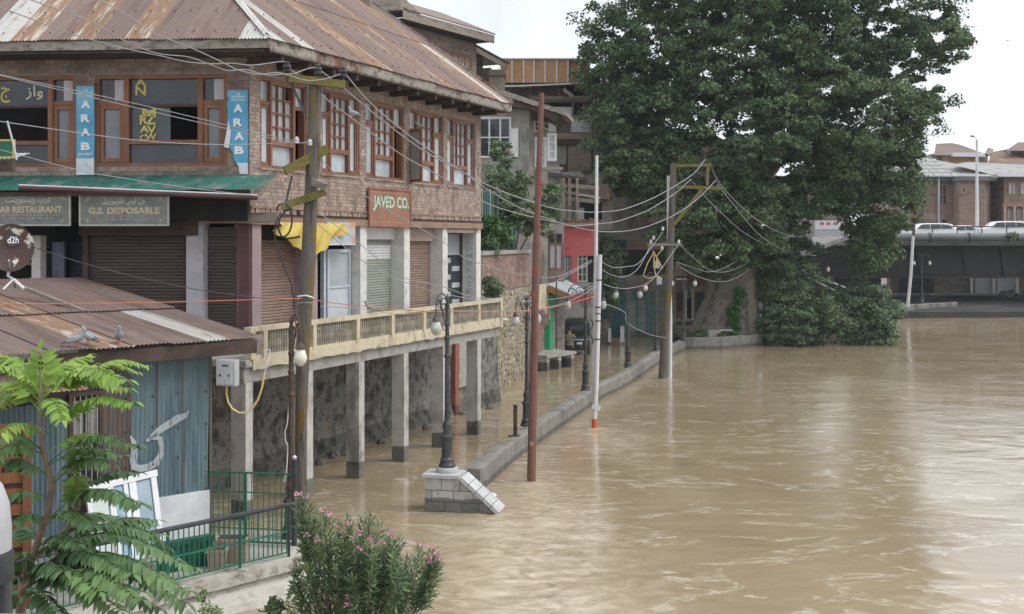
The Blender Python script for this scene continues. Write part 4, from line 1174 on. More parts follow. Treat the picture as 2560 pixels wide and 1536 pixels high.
part(pd, 'drum', MB().lathe([(.245, 0), (.25, .02), (.25, .09), (.235, .11)], P(1118, 1190, 27.35) * V((1, 1, 0)) + V((0, 0, PH + .076)), 20), cap_m, 40)

# ------------------------------------------------------------------ cast iron lamps
def spiral(c, r0, r1, a0, a1, U, n=18):
    return [c + (U * math.cos(a0 + (a1 - a0) * i_ / n) + UP * math.sin(a0 + (a1 - a0) * i_ / n)) * (r0 + (r1 - r0) * i_ / n) for i_ in range(n + 1)]
def lamp(foot, h, arms, label, mat=iron_m, gmat=globe_c, arm_len=.65, detail=True, lean=(0, 0), gs=.88):
    t = thing('street_lamp', label, 'street lamp', foot, 'cast iron street lamps along the flood wall')
    foot = V(foot)
    L_ = V((lean[0], lean[1], 0))
    nn = 14 if detail else 8
    part(t, 'base', MB().lathe([(.19, 0), (.19, .05), (.165, .08), (.15, .14), (.165, .17), (.125, .22), (.115, .55), (.12, .62), (.15, .66), (.15, .70), (.10, .73), (.085, .80), (.11, .88), (.10, .95), (.066, 1.05)], foot, nn), mat, 35)
    pts = [foot + V((0, 0, 1.05)), foot + V((0, 0, 1.3)), foot + L_ * .5 + V((0, 0, h * .62)), foot + L_ + V((0, 0, h - .45))]
    part(t, 'post', MB().tube(pts, [.064, .058, .05, .042], nn), mat, 40)
    col = MB()
    for zf, r_ in ((.62, .075), (.72, .065), (.80, .06)): col.lathe([(.045, -.05), (r_, -.015), (r_, .015), (.045, .05)], foot + L_ * zf + V((0, 0, h * zf)), nn)
    col.lathe([(.042, 0), (.06, .05), (.03, .14), (.045, .2), (.0, .34)], foot + L_ + V((0, 0, h - .46)), nn)
    part(t, 'collar', col, mat, 40)
    top = foot + L_ + V((0, 0, h - .75))
    for ad in arms:
        U = V((ad[0], ad[1], 0)); 
        if U.length < .01: continue
        U.normalize(); al = arm_len if len(ad) < 3 else ad[2]
        am = MB()
        c_ = top + U * (al * .5) + UP * .28
        arc = [top + U * .03 + UP * .0] + [c_ + (U * (-math.cos(math.pi * q / 14)) * al * .5 + UP * math.sin(math.pi * q / 14) * .36) for q in range(1, 15)] + [top + U * al + UP * .1]
        am.tube(arc, .017, 6)
        if detail:
            am.tube(spiral(top + U * al * .34 + UP * .36, .20, .03, R(200), R(-330), U), .014, 5)
            am.tube(spiral(top + U * al * .74 + UP * .40, .13, .02, R(-20), R(470), U), .013, 5)
            am.tube([top + U * .02 - UP * .3, top + U * al * .25 + UP * .05, top + U * al * .55 + UP * .42, top + U * al * .9 + UP * .5], .014, 5)
            am.tube(spiral(top + U * .12 - UP * .12, .11, .02, R(90), R(-300), U, 12), .012, 5)
        part(t, 'scroll_arm', am, mat, 50)
        e_ = top + U * al + UP * .1
        cp = part(t, 'lamp_cap', MB().lathe([(.02, .06), (.05, .02), (.10 * gs, -.03), (.115 * gs, -.06), (.02, -.062)], e_, nn), mat, 40)
        gl = MB(); g0 = e_ + UP * -.065
        gl.lathe([(.07, 0), (.095, -.02), (.135, -.16), (.14, -.20), (.115, -.27), (.07, -.33), (.02, -.355)], g0, nn) if gs == 1.0 else gl.lathe([(r_ * gs, z_ * gs) for r_, z_ in [(.07, 0), (.095, -.02), (.135, -.16), (.14, -.20), (.115, -.27), (.07, -.33), (.02, -.355)]], g0, nn)
        part(t, 'globe', gl, gmat, 50)
    return t
PLAT = .5
l0 = P(728, 1344, 22.6)
lamp((l0.x, l0.y, PLAT), 4.25, [(.42, -.9, .64)], 'rust-streaked lamp post in front of the mossy pole, with one milky globe', iron_rust, globe_m)
l1 = P(1118, 1184, 27.35)
lamp((l1.x, l1.y, PH + .185), 4.0, [(-.45, -.9, .5)], 'black iron lamp on the stone block pedestal', iron_m, globe_c)
for px_, py_, arms_, lab_ in ((1317, 1065, [(.5, .86), (-.5, -.86)], 'black iron lamp standing just behind the rust-red pole'),
                              (1464, 977, [(1, .1), (-1, -.1)], 'two-armed black lamp beside the tall white poles'),
                              (1570, 919, [(.85, .4, .6), (-.85, -.4, .6)], 'two-armed black lamp before the pale green shop shutters'),
                              (1641, 878, [(.9, 0, .6), (-.75, -.5, .7)], 'thin black lamp just in front of the far wooden pole'),
                              (1709, 853, [(1, 0, .62), (-1, 0, .62)], 'two-armed black lamp at the corner of the tree planter')):
    f_ = G(px_, py_, .52)
    lamp(f_, 3.98, arms_, lab_, iron_m, globe_c if px_ < 1600 else globe_m, detail=px_ < 1600)
for px_, Y_, gy_, lab_ in ((1909, 72.5, 688, 'two-armed black lamp right of the chinar trunk, half hidden by leaves'), (2047, 82, 676, 'two-armed black lamp before the dark bridge ramp'), (2305, 97, 660, 'two-armed black lamp under the road bridge edge')):
    gz = P(px_, gy_, Y_).z
    f_ = P(px_, 600, Y_); f_.z = gz + .25 + .75 - .1 - 3.98 + .0
    lamp(f_, 3.98, [(1, 0, .62), (-1, 0, .62)], lab_, iron_m, globe_m, detail=False)

# ------------------------------------------------------------------ poles
def pole_pts(px0, py0, px1, py1, Y, n=6, wob=.02):
    a_, b_ = P(px0, py0, Y), P(px1, py1, Y)
    return [a_.lerp(b_, i_ / n) + V((wob * math.sin(i_ * 2.1), wob * math.cos(i_ * 1.7), 0)) for i_ in range(n + 1)]
NY = 26.6
np_ = thing('utility_pole', 'weathered wooden power pole with yellow moss and broken cross-arms', 'utility pole', P(752, 1290, NY), 'wooden power poles')
prof_px = [(752, 1330, 15), (752, 1240, 15), (752, 1100, 17), (755, 960, 18), (757, 880, 19), (764, 780, 20), (768, 700, 21), (773, 600, 21), (777, 500, 20), (783, 400, 19), (785, 300, 19), (787, 214, 19)]
part(np_, 'shaft', MB().tube([P(x_, y_, NY) for x_, y_, _ in prof_px], [r_ * NY / F * (.86 + .05 * math.sin(k_ * 2.3)) for k_, (_, _, r_) in enumerate(prof_px)], 12), pole_wood, 40)
def arm(par, a_, b_, w_, h_, mat=arm_wood, name='cross_arm'):
    return part(par, name, MB().beam(a_, b_, w_, h_), mat)
arm(np_, P(722, 196, NY - .35), P(862, 212, NY + .1), .14, .17)
arm(np_, P(712, 428, NY - .28), P(820, 372, NY + .05), .13, .2)
arm(np_, P(702, 518, NY - .3), P(815, 480, NY - .12), .13, .16)
arm(np_, P(775, 452, NY - .05), P(820, 470, NY - .35), .1, .15, wood_grey)
part(np_, 'brace', MB().beam(P(727, 206, NY - .25), P(762, 285, NY - .15), .05, .05), iron_m)
part(np_, 'brace', MB().beam(P(730, 440, NY - .25), P(714, 510, NY - .25), .04, .04), iron_m)
def insulator(par, p_, s_=1.0, m_=None):
    return part(par, 'insulator', MB().lathe([(.03 * s_, -.14 * s_), (.045 * s_, -.12 * s_), (.085 * s_, -.1 * s_), (.09 * s_, -.06 * s_), (.05 * s_, -.03 * s_), (.088 * s_, -.01 * s_), (.09 * s_, .03 * s_), (.05 * s_, .055 * s_), (.06 * s_, .09 * s_), (.04 * s_, .11 * s_)], p_, 12), m_ or porc_m, 50)
INS = [P(718, 168, NY - .35), P(795, 174, NY - .12), P(858, 180, NY + .08)]
for q in INS:
    insulator(np_, q)
    part(np_, 'pin', MB().tube([q - UP * .32, q - UP * .1], .018, 6), iron_m)
LOW = [P(742, 350, NY - .3), P(775, 356, NY - .2)]
for q in LOW: insulator(np_, q, .6, porc_w)
part(np_, 'wire_binding', MB().tube([P(744, 742, NY - .2), P(765, 739, NY - .26), P(783, 745, NY - .1)], .018, 6), porc_w)
part(np_, 'wire_binding', MB().tube([P(744, 758, NY - .2), P(765, 757, NY - .26), P(786, 758, NY - .1)], .01, 5), cable_m)
# loops of black cable slung under the lowest arm
cm = MB()
cm.tube([P(708 + 22 * math.cos(a_), 550 - 42 * math.sin(a_), NY - .33) for a_ in [q * .3 - 1.4 for q in range(14)]], .02, 6)
cm.tube([P(x_, y_, NY - .3) for x_, y_ in ((730, 522), (712, 528), (698, 550), (695, 570), (703, 590), (718, 597), (735, 595), (750, 592))], .022, 6)
part(np_, 'cable_loop', cm, cable_d, 60)
part(np_, 'down_cable', MB().tube([P(x_, y_, NY - .33) for x_, y_ in ((702, 530), (690, 555), (686, 585), (690, 610), (700, 640), (715, 680), (727, 705), (733, 740), (735, 770))], .018, 6), cable_d, 60)
part(np_, 'down_cable', MB().tube([P(x_, y_, NY - .25) for x_, y_ in ((728, 860), (724, 930), (722, 1010), (718, 1060), (712, 1080), (714, 1105), (720, 1115), (716, 1180), (710, 1205))], .014, 6), porc_w, 60)

FY = 53.0
fp_ = thing('utility_pole', 'tall mossy wooden pole with square bracket of arms, standing in the river', 'utility pole', P(1657, 946, FY), 'wooden power poles')
part(fp_, 'shaft', MB().tube([P(x_, y_, FY) for x_, y_ in ((1656, 1000), (1656, 946), (1660, 880), (1666, 800), (1672, 700), (1677, 600), (1681, 500), (1684, 409))], [.20, .19, .18, .17, .165, .155, .15, .14], 10), pole_wood, 40)
for a_, b_ in (((1690, 415), (1778, 413)), ((1688, 467), (1800, 471)), ((1685, 562), (1757, 472))):
    arm(fp_, P(a_[0], a_[1], FY - .1), P(b_[0], b_[1], FY - .1), .1, .14)
arm(fp_, P(1770, 418, FY - .1), P(1768, 464, FY - .1), .11, .12)
FIN = [P(1764, 402, FY - .1), P(1728, 452, FY - .1), P(1791, 455, FY - .1)]
for q in FIN: insulator(fp_, q, .9)
part(fp_, 'cross_arm', MB().beam(P(1618, 612, FY - .25), P(1705, 612, FY - .25), .08, .1), wood_grey)
SM = [P(1634, 594, FY - .3), P(1657, 572, FY - .3), P(1627, 604, FY - .3), P(1697, 604, FY - .3), P(1655, 620, FY - .35)]
for q in SM: insulator(fp_, q, .7, porc_w)
for x_, y_ in ((1643, 662), (1648, 702)):
    c_ = P(x_, y_, FY - .4); part(fp_, 'junction_box', MB().box(c_.x - .11, c_.x + .11, c_.y - .06, c_.y + .06, c_.z - .16, c_.z + .16), grey_box)
for pts_ in (((1634, 632), (1618, 660), (1608, 690), (1622, 697), (1648, 690)), ((1636, 630), (1634, 665), (1640, 690), (1650, 698)), ((1654, 625), (1642, 640), (1640, 668)), ((1632, 628), (1648, 655), (1656, 672))):
    part(fp_, 'yellow_cable', MB().tube([P(x_, y_, FY - .45) for x_, y_ in pts_], .022, 5), cable_y, 60)
wp = solo('white_post', MB().tube([P(1674, 960, FY + .25), P(1675, 800, FY + .25), P(1672, 600, FY + .25), P(1671, 440, FY + .25)], [.11, .10, .085, .07], 10), pole_white, 'thin white pole touching the bracketed wooden pole', 'pole', smooth=40)

RY = 30.4
rp_ = thing('iron_pole', 'tall rust-red iron pole rising from the river', 'pole', P(1328, 1204, RY))
part(rp_, 'lower_tube', MB().tube([P(1327, 1260, RY), P(1333, 960, RY)], [.11, .105], 14), pole_rust, 40)
part(rp_, 'middle_tube', MB().tube([P(1333, 960, RY), P(1341, 610, RY)], [.098, .092], 14), pole_rust, 40)
part(rp_, 'upper_tube', MB().tube([P(1341, 610, RY), P(1354, 233, RY)], [.083, .066], 14), pole_rust, 40)
for i_, (x_, y0_, y1_) in enumerate(((1349, 452, 462), (1348, 476, 487), (1344, 560, 564), (1343, 577, 581), (1339, 672, 690), (1336, 728, 742))):
    part(rp_, 'red_band', MB().tube([P(x_, y1_, RY), P(x_ + .3, y0_, RY)], .081 if y0_ < 600 else .097, 14), M('faded_red_paint', [(.24, .06, .045), (.32, .09, .065)], 6, .7, .1, stain=((.14, .065, .05), 7, .52, .62, (1, 1, 1))), 40)
for y_ in (612, 960): part(rp_, 'joint_collar', MB().tube([P(1341 if y_ < 700 else 1333, y_ + 4, RY), P(1341 if y_ < 700 else 1333, y_ - 4, RY)], .104 if y_ < 700 else .116, 14), pole_rust, 40)
lettering(rp_, 'B', M('pole_number', [(.45, .3, .25), (.5, .35, .3)], 5, .7, 0), P(1330, 1110, RY - .11), V((1, 0, 0)), UP, V((0, -1, 0)), .09, .1, .01, .004)

WY = 38.95
tp = thing('white_pole', 'short white steel pole with orange foot in the river', 'pole', P(1486, 1071, WY))
part(tp, 'foot_band', MB().tube([P(1485.5, 1110, WY), P(1486, 1047, WY)], [.083, .083], 14), orange_m, 40)
part(tp, 'shaft', MB().tube([P(1486, 1047, WY), P(1491, 950, WY), P(1500, 637, WY)], [.081, .078, .07], 14), pole_white, 40)
for y_ in (700, 768, 784, 802, 848): part(tp, 'strap', MB().tube([P(1497.5 - (y_ - 700) * .028, y_ - 1, WY), P(1497.5 - (y_ - 700) * .028, y_ + 2, WY)], .086, 12), black_p)
c_ = P(1491, 1019, WY - .1); part(tp, 'notice_plate', MB().beam(c_ + V((-.13, 0, .03)), c_ + V((.13, -.02, -.03)), .015, .15), white_p)
tl = thing('white_pole', 'tallest slim white pole, strapped to the orange-footed one', 'pole', P(1485, 861, WY + .12))
part(tl, 'lower_tube', MB().tube([P(1484, 1000, WY + .15), P(1486, 860, WY + .13), P(1490, 640, WY + .12)], [.07, .07, .066], 12), pole_white, 40)
part(tl, 'upper_tube', MB().tube([P(1490, 640, WY + .12), P(1492, 389, WY + .12)], [.06, .05], 12), pole_white, 40)
part(tl, 'cable_coil', MB().tube([P(1478 + 5 * math.sin(q * .9), 800 + q * 6, WY + .05) for q in range(11)], .02, 5), cable_d, 60)
bp_ = G(1288, 1093, .5)
bs = thing('iron_bracket', 'short rusty steel post stub bolted on the flood wall', 'post', bp_)
part(bs, 'post', MB().box(bp_.x - .055, bp_.x + .055, bp_.y - .06, bp_.y + .02, .5, 1.4), wood_dark)
part(bs, 'foot_plate', MB().box(bp_.x - .2, bp_.x + .12, bp_.y - .12, bp_.y + .12, .5, .545), iron_rust)
sp_ = solo('bridge_foot_pole', MB().tube([P(2269, 768, 92), P(2277, 690, 92), P(2283, 590, 92)], [.13, .12, .11], 8), pole_white, 'white pole standing before the bridge at the bank wall', 'pole', smooth=40)
solo('rusty_bridge_pole', MB().tube([P(2284, 590, 93), P(2288, 470, 93)], [.12, .10], 8), pole_rust, 'rusty brown pole rising above the bridge parapet', 'pole', smooth=40)

# ------------------------------------------------------------------ overhead cables
def cable(pts, Y0, Y1, r, mat, label, sub=6, name='power_cable', x0=None, x1=None):
    """pts in photograph pixels; depth runs from Y0 to Y1 along the plan line"""
    px0 = pts[0][0] if x0 is None else x0; px1 = pts[-1][0] if x1 is None else x1
    dense = []
    n = len(pts)
    for i_ in range(n - 1):
        p0, p1, p2, p3 = pts[max(i_ - 1, 0)], pts[i_], pts[i_ + 1], pts[min(i_ + 2, n - 1)]
        for k in range(sub):
            t = k / sub
            q = [.5 * ((2 * p1[j]) + (-p0[j] + p2[j]) * t + (2 * p0[j] - 5 * p1[j] + 4 * p2[j] - p3[j]) * t * t + (-p0[j] + 3 * p1[j] - 3 * p2[j] + p3[j]) * t ** 3) for j in (0, 1)]
            dense.append(q)
    dense.append(pts[-1])
    out = []
    for x_, y_ in dense:
        f_ = (x_ - px0) / (px1 - px0)
        out.append(P(x_, y_, 1 / (1 / Y0 + (1 / Y1 - 1 / Y0) * f_)))
    return solo(name, MB().tube(out, r * .8, 5), mat, label, 'cable', 'overhead cables', smooth=60)
c1 = lambda L_: [(a_ / 3.0914, b_ / 3.0914) for a_, b_ in L_]
cable([(-60, 0)] + c1([(0, 60), (250, 150), (500, 245), (900, 360), (1250, 435), (1450, 480), (1650, 495), (1800, 490), (1950, 505), (2164, 478)]) + [(714, 157)], 21, NY - .35, .014, cable_m, 'grey cable running to the pole\'s first top insulator, entering at the picture\'s left edge')
cable([(30, -22)] + c1([(240, 0), (500, 90), (750, 195), (950, 310), (1200, 410), (1450, 440), (1600, 490), (1750, 545), (1900, 540), (2050, 580), (2164, 575)]) + [(735, 184), (770, 172), (795, 168)], 21, NY - .12, .014, cable_m, 'grey cable running to the pole\'s middle top insulator')
cable([(220, -22)] + c1([(775, 0), (1000, 130), (1200, 260), (1450, 360), (1650, 450), (1750, 500), (1850, 545), (2000, 575)]) + [(690, 182), (720, 188), (765, 201), (810, 198), (858, 183)], 22, NY + .08, .014, cable_m, 'grey cable running to the pole\'s outermost top insulator')
cable([(-60, 173), (0, 187), (350, 262), (700, 345), (742, 350)], 21, NY - .3, .011, cable_m, 'upper one of two close grey cables crossing both ARAB banners')
cable([(-60, 175), (0, 189), (340, 270), (700, 351), (775, 354)], 21, NY - .25, .011, cable_m, 'lower one of two close grey cables crossing both ARAB banners')
cable([(-60, 296), (0, 304), (323, 349), (550, 362), (742, 356)], 22, NY - .3, .011, cable_m, 'slack grey cable along the restaurant windows at transom height')
cable([(-60, 360), (0, 375), (188, 424), (290, 443), (485, 472), (640, 490), (700, 503)], 22, NY - .2, .009, cable_m, 'thin grey cable slanting over the green awning')
cable([(-40, 762), (0, 761), (350, 757), (700, 748), (755, 747)], 20, NY - .25, .011, cable_o, 'orange cable stretched across the shed roof')
cable([(783, 750), (870, 762), (1060, 778), (1200, 780), (1320, 778), (1420, 760), (1495, 738)], NY, WY, .013, cable_o, 'orange cable from mossy pole towards the white poles')
cable([(78, 616), (180, 650), (300, 683), (480, 722), (620, 742), (728, 752)], 23.2, NY - .2, .011, cable_d, 'dark cable from the satellite dish to the mossy pole')
b2 = lambda L_: [(1150 + a_ / 3.533, 400 + b_ / 3.533) for a_, b_ in L_]
cable([(864, 186), (930, 262), (1040, 352)] + b2([(0, 90), (150, 180), (400, 290), (600, 360), (830, 430), (1100, 460), (1250, 460), (1450, 435), (1700, 340), (1900, 230)]) + [(1732, 436), (1764, 398)], NY + .1, FY - .1, .020, cable_m, 'highest of three sagging cables between the two wooden poles')
cable([(802, 178), (860, 222), (960, 305), (1060, 378)] + b2([(0, 95), (200, 235), (450, 385), (650, 480), (780, 520), (920, 570), (1050, 580), (1250, 562), (1400, 540), (1650, 450), (1850, 330)]) + [(1700, 474), (1728, 448)], NY - .1, FY - .1, .020, cable_m, 'middle of three sagging cables between the two wooden poles')
cable([(722, 172), (750, 192), (800, 236), (900, 312), (1000, 385), (1080, 430)] + b2([(0, 250), (250, 390), (500, 470), (700, 520), (900, 560), (1050, 600), (1200, 628), (1380, 635), (1600, 605), (1850, 510), (2000, 420)]) + [(1750, 492), (1791, 450)], NY - .3, FY - .1, .020, cable_m, 'lowest of three sagging cables between the two wooden poles')
cable([(1778, 418), (1800, 460), (1850, 515), (1900, 555), (1950, 582), (2000, 592), (2080, 588)], FY, 80, .022, cable_m, 'cable leaving the far pole\'s top arm towards the bridge')
cable([(1794, 462), (1840, 520), (1890, 580), (1930, 610), (1970, 630), (2040, 640)], FY, 80, .022, cable_m, 'cable leaving the far pole\'s lower arm tip towards the bridge')
cable([(1732, 456), (1770, 500), (1800, 530), (1850, 575), (1900, 605), (1930, 614), (2000, 604)], FY, 80, .022, cable_m, 'cable with a caught leaf clump below the far pole\'s arms')
cable([(800, 395), (850, 445), (960, 520), (1100, 600), (1160, 644), (1250, 675), (1340, 692), (1400, 690), (1480, 650)], NY, WY, .012, cable_m, 'twisted cable from mossy pole past the JAVED board to the white poles')
cable([(795, 530), (900, 610), (1000, 690), (1100, 715), (1180, 742), (1250, 745), (1340, 728), (1480, 655)], NY, WY, .012, cable_m, 'cable crossing the shop pillars down to the lamp on the pedestal')
cable([(795, 560), (870, 625), (950, 680), (1030, 712), (1100, 733), (1200, 750), (1320, 753), (1420, 742), (1480, 715)], NY, WY, .012, cable_m, 'thin cable sagging along the balcony rail to the white poles')
cable([(800, 766), (900, 772), (1000, 786), (1100, 778), (1230, 778), (1330, 775), (1420, 755), (1500, 712)], NY, WY, .011, cable_m, 'grey cable along the balcony railing top')
cable([(1495, 650), (1530, 668), (1565, 667), (1600, 655), (1657, 580)], WY, FY - .3, .017, cable_m, 'upper cable from the white poles up to the far pole')
cable([(1500, 672), (1535, 690), (1570, 690), (1600, 665), (1634, 596)], WY, FY - .3, .017, cable_m, 'middle cable from the white poles up to the far pole')
cable([(1510, 711), (1540, 720), (1580, 720), (1630, 700), (1697, 610)], WY, FY - .3, .017, cable_m, 'lower cable from the white poles past the lamp globes')
cable([(1500, 755), (1560, 780), (1568, 808), (1620, 835), (1668, 846)], WY, FY, .018, cable_m, 'slack cable from white poles to the far pole\'s foot')
cable([(1690, 655), (1740, 672), (1780, 680), (1830, 660), (1885, 622)], FY, 72, .018, cable_m, 'cable sagging in front of the brown notice board')
cable([(1700, 612), (1740, 650), (1780, 678), (1830, 676), (1900, 640)], FY, 72, .018, cable_m, 'cable dipping below the chinar tree\'s lowest branches')
cable([(1690, 660), (1740, 690), (1800, 705), (1850, 690), (1905, 648)], FY, 72, .018, cable_m, 'lowest cable between the far pole and the lamp beyond the trunk')

# ------------------------------------------------------------------ tin shed and its yard in the near corner
SH = Frame((-5.51, 22.2), (-.723, -.691), (.691, -.723))
sh = thing('tin_shed', 'old shed of blue corrugated tin with a low rusty roof', 'shed', (SH.o.x, SH.o.y, PLAT))
SLEN = 4.6
part(sh, 'wall', MB().fbox(SH, .0, SLEN, PLAT - .4, 3.86, -.12, -.03), wood_dark)
def tin(parent, mat, fr, u0, u1, z0, z1, d=.0, pitch=.085, amp=.017, name='tin_sheet', skew=0.0):
    """upright corrugated sheet; local x along, y up"""
    n_ = max(4, int(round((u1 - u0) / (pitch / 4)))); vs_ = []
    for i_ in range(n_ + 1):
        x_ = (u1 - u0) * i_ / n_; h_ = amp * math.sin(2 * math.pi * x_ / pitch)
        vs_ += [(x_ + skew, 0, h_), (x_, z1 - z0, h_)]
    mb_ = MB(); mb_.add(vs_, [(2 * i_, 2 * i_ + 2, 2 * i_ + 3, 2 * i_ + 1) for i_ in range(n_)])
    ob = link(name, mb_.mesh(name, 80), mat, None)
    m4 = Matrix((u3(fr), UP, n3(fr))).transposed().to_4x4(); m4.translation = fr.p(u0, z0, d)
    if parent is not None: attach(ob, parent)
    ob.matrix_basis = m4
    return ob
us = [SH.at(p_, 1100)[0] for p_ in (540, 455, 392, 325, 258)]
us = [-.02, us[1], us[2], us[3], us[4]]
mats_ = [tin_blue, tin_blue, tin_blue, tin_rust]
for i_ in range(4): tin(sh, mats_[i_], SH, us[i_], us[i_ + 1] + .03, 1.44 if i_ < 2 else 1.1, 3.88, .012 + .006 * (i_ % 2), skew=.05)
tin(sh, tin_blue, SH, us[4] + .62, SLEN, .9, 3.3, .012)
for i_ in range(5):
    part(sh, 'seam_batten', MB().fbox(SH, us[i_] - .012, us[i_] + .012, 1.2, 3.86, .02, .034), tin_rust)
bt = MB()
for u_ in us:
    for z_ in (1.5, 2.1, 2.7, 3.3): bt.ell(SH.p(u_ + .09, z_ + rng.uniform(-.05, .05), .035), (.02, .02, .02), 6, 4)
part(sh, 'bolts', bt, iron_rust)['kind'] = 'stuff'
# barred window in the left part
w0, w1 = us[4] + .02, us[4] + .62
bw = part(sh, 'window', MB().fbox(SH, w0, w1, 1.9, 3.4, -.02, .0), dark_m)
fm = MB(); fr_rect(fm, SH, w0, w1, 1.85, 3.45, .07, -.01, .05); part(bw, 'window_frame', fm, wood_dark)
for i_ in range(5): part(bw, 'bar', MB().tube([SH.p(w0 + .1 + i_ * .1, 1.9, .04), SH.p(w0 + .1 + i_ * .1, 3.4, .04)], .009, 5), grey_box)
part(bw, 'sash_bar', MB().fbox(SH, w0 + .07, w1 - .07, 2.62, 2.68, .0, .03), wood_dark)
for a_, b_, c_, d_ in ((w0 + .09, w0 + .26, 2.72, 3.3), (w0 + .34, w1 - .09, 2.2, 3.3)): part(bw, 'pane', MB().fbox(SH, a_, b_, c_, d_, .002, .008), M('dusty_pane', [(.20, .19, .18), (.30, .29, .28)], 3, .5, 0))
part(sh, 'low_wall', MB().fbox(SH, .0, 1.5, PLAT - .3, 1.47, -.02, .05), white_p)
part(sh, 'low_wall', MB().fbox(SH, 1.52, SLEN, PLAT - .3, 1.1, -.02, .04), conc_m)
part(sh, 'corner_board', MB().fbox(SH, -.06, -.005, PLAT - .3, 3.9, -.1, .02), tin_rust)
# end wall (facing away from the camera side) and eave beam
part(sh, 'eave_beam', MB().beam(P(140, 905, 19.95), P(640, 866, 22.45), .08, .24), wood_dark)
part(sh, 'end_wall', MB().fbox(Frame(SH.o, (-.691, .723), (.723, .691)), .05, 5.2, PLAT - .4, 4.2, -.1, -.02), wood_dark)
# painted letter on the tin
def stroke(path, wid, d=.040):
    mb_ = MB(); vs_ = []
    for i_, (x_, y_) in enumerate(path):
        u_, z_ = SH.at(x_, y_, d); 
        xn, yn = path[min(i_ + 1, len(path) - 1)]; xp, yp = path[max(i_ - 1, 0)]
        t_ = V((xn - xp, yn - yp)).normalized(); nn_ = V((-t_.y, t_.x)) * wid[i_]
        a_ = SH.at(x_ + nn_.x, y_ + nn_.y, d); b_ = SH.at(x_ - nn_.x, y_ - nn_.y, d)
        vs_ += [SH.p(a_[0], a_[1], d), SH.p(b_[0], b_[1], d)]
    mb_.add(vs_, [(2 * i_, 2 * i_ + 1, 2 * i_ + 3, 2 * i_ + 2) for i_ in range(len(path) - 1)])
    o_ = part(sh, 'painted_letter', mb_, M('whitewash', [(.27, .31, .33), (.40, .43, .44)], 5, .85, .1, stain=[((.22, .13, .08), 3, .62, .72, (1, 1, 1)), ((.10, .16, .19), 9, .56, .66, (2, 2, .4))]))
    return o_
stroke([(326, 1090), (334, 1105), (337, 1125), (333, 1150), (336, 1168), (352, 1172), (372, 1168), (390, 1158), (402, 1138), (404, 1118), (400, 1098), (388, 1092), (372, 1098)], [2, 6, 9, 9, 10, 9, 9, 9, 7, 6, 7, 8, 3])
stroke([(366, 1104), (380, 1092), (396, 1078), (420, 1062), (446, 1046), (462, 1040), (473, 1027)], [3, 6, 8, 9, 9, 7, 1])
# roof: sheets laid up the slope
EO = P(660, 842, 22.6)
RFR = Frame((EO.x, EO.y), (-.696, -.718), (.718, -.696))
zt_ = 4.2; sl_ = .128
u_ = .0; k_ = 0
order = [roof_shed, roof_pale, roof_shed, roof_shed, roof_rust, roof_shed, roof_shed, roof_rust, roof_shed, roof_shed, roof_shed, roof_shed, roof_shed]
while u_ < 8.4:
    m_ = order[k_ % len(order)]
    w_ = .42 if m_ is roof_pale else .72
    sheet(sh, m_, RFR, u_, u_ + w_ + .05, 0 + rng.uniform(-.03, .03), 3.3, hip=False, z_base=zt_, slope=sl_, lift=.008 * (k_ % 2), amp=.012)
    m2_ = m_ if m_ is not roof_pale else roof_shed
    sheet(sh, m2_ if k_ else roof_shed, RFR, u_, u_ + w_ + .05, 3.1, 7.2, hip=False, z_base=zt_, slope=sl_, lift=.03 + .008 * (k_ % 2), amp=.012)
    u_ += w_; k_ += 1
part(sh, 'roof_batten', MB().beam(P(40, 712, 24.2), P(212, 780, 23.4), .09, .07), wood_grey)
part(sh, 'roof_edge_board', MB().beam(P(657, 848, 22.55), P(545, 872, 22.2), .03, .18), wood_grey)
# lower lean-to roof at the picture edge, and the wooden kiosk under it
LR = Frame((P(223, 975, 19.4).x, 19.4), (-.78, -.62), (.62, -.78))
for i_ in range(5): sheet(sh, roof_shed if i_ % 2 else roof_rust, LR, i_ * .7, i_ * .7 + .74, 0, 1.5, hip=False, z_base=3.63, slope=.26, lift=.006 * (i_ % 2), amp=.012, name='lean_to_sheet')
ks = thing('wooden_kiosk', 'orange-brown timber kiosk front under the lean-to roof', 'kiosk', P(40, 1350, 17.6))
KF = Frame((P(78, 1100, 18.3).x, 18.3), (-.9, -.44), (.44, -.9))
orange_w = M('orange_timber', [(.14, .05, .02), (.21, .082, .034)], 2.5, .7, .3, 16, stretch=(1, 1, .3), rnd=.2)
part(ks, 'back_panel', MB().fbox(KF, 0, 3, PLAT - .3, 3.2, -.1, -.05), wood_dark)
for i_ in range(6):
    part(ks, 'post', MB().fbox(KF, i_ * .42, i_ * .42 + .12, PLAT - .2, 3.25, -.04, .06), orange_w)
for z_ in [0.7 + .24 * q for q in range(11)]:
    part(ks, 'slat', MB().fbox(KF, .0, 2.6, z_, z_ + .16, -.045, .0), orange_w)
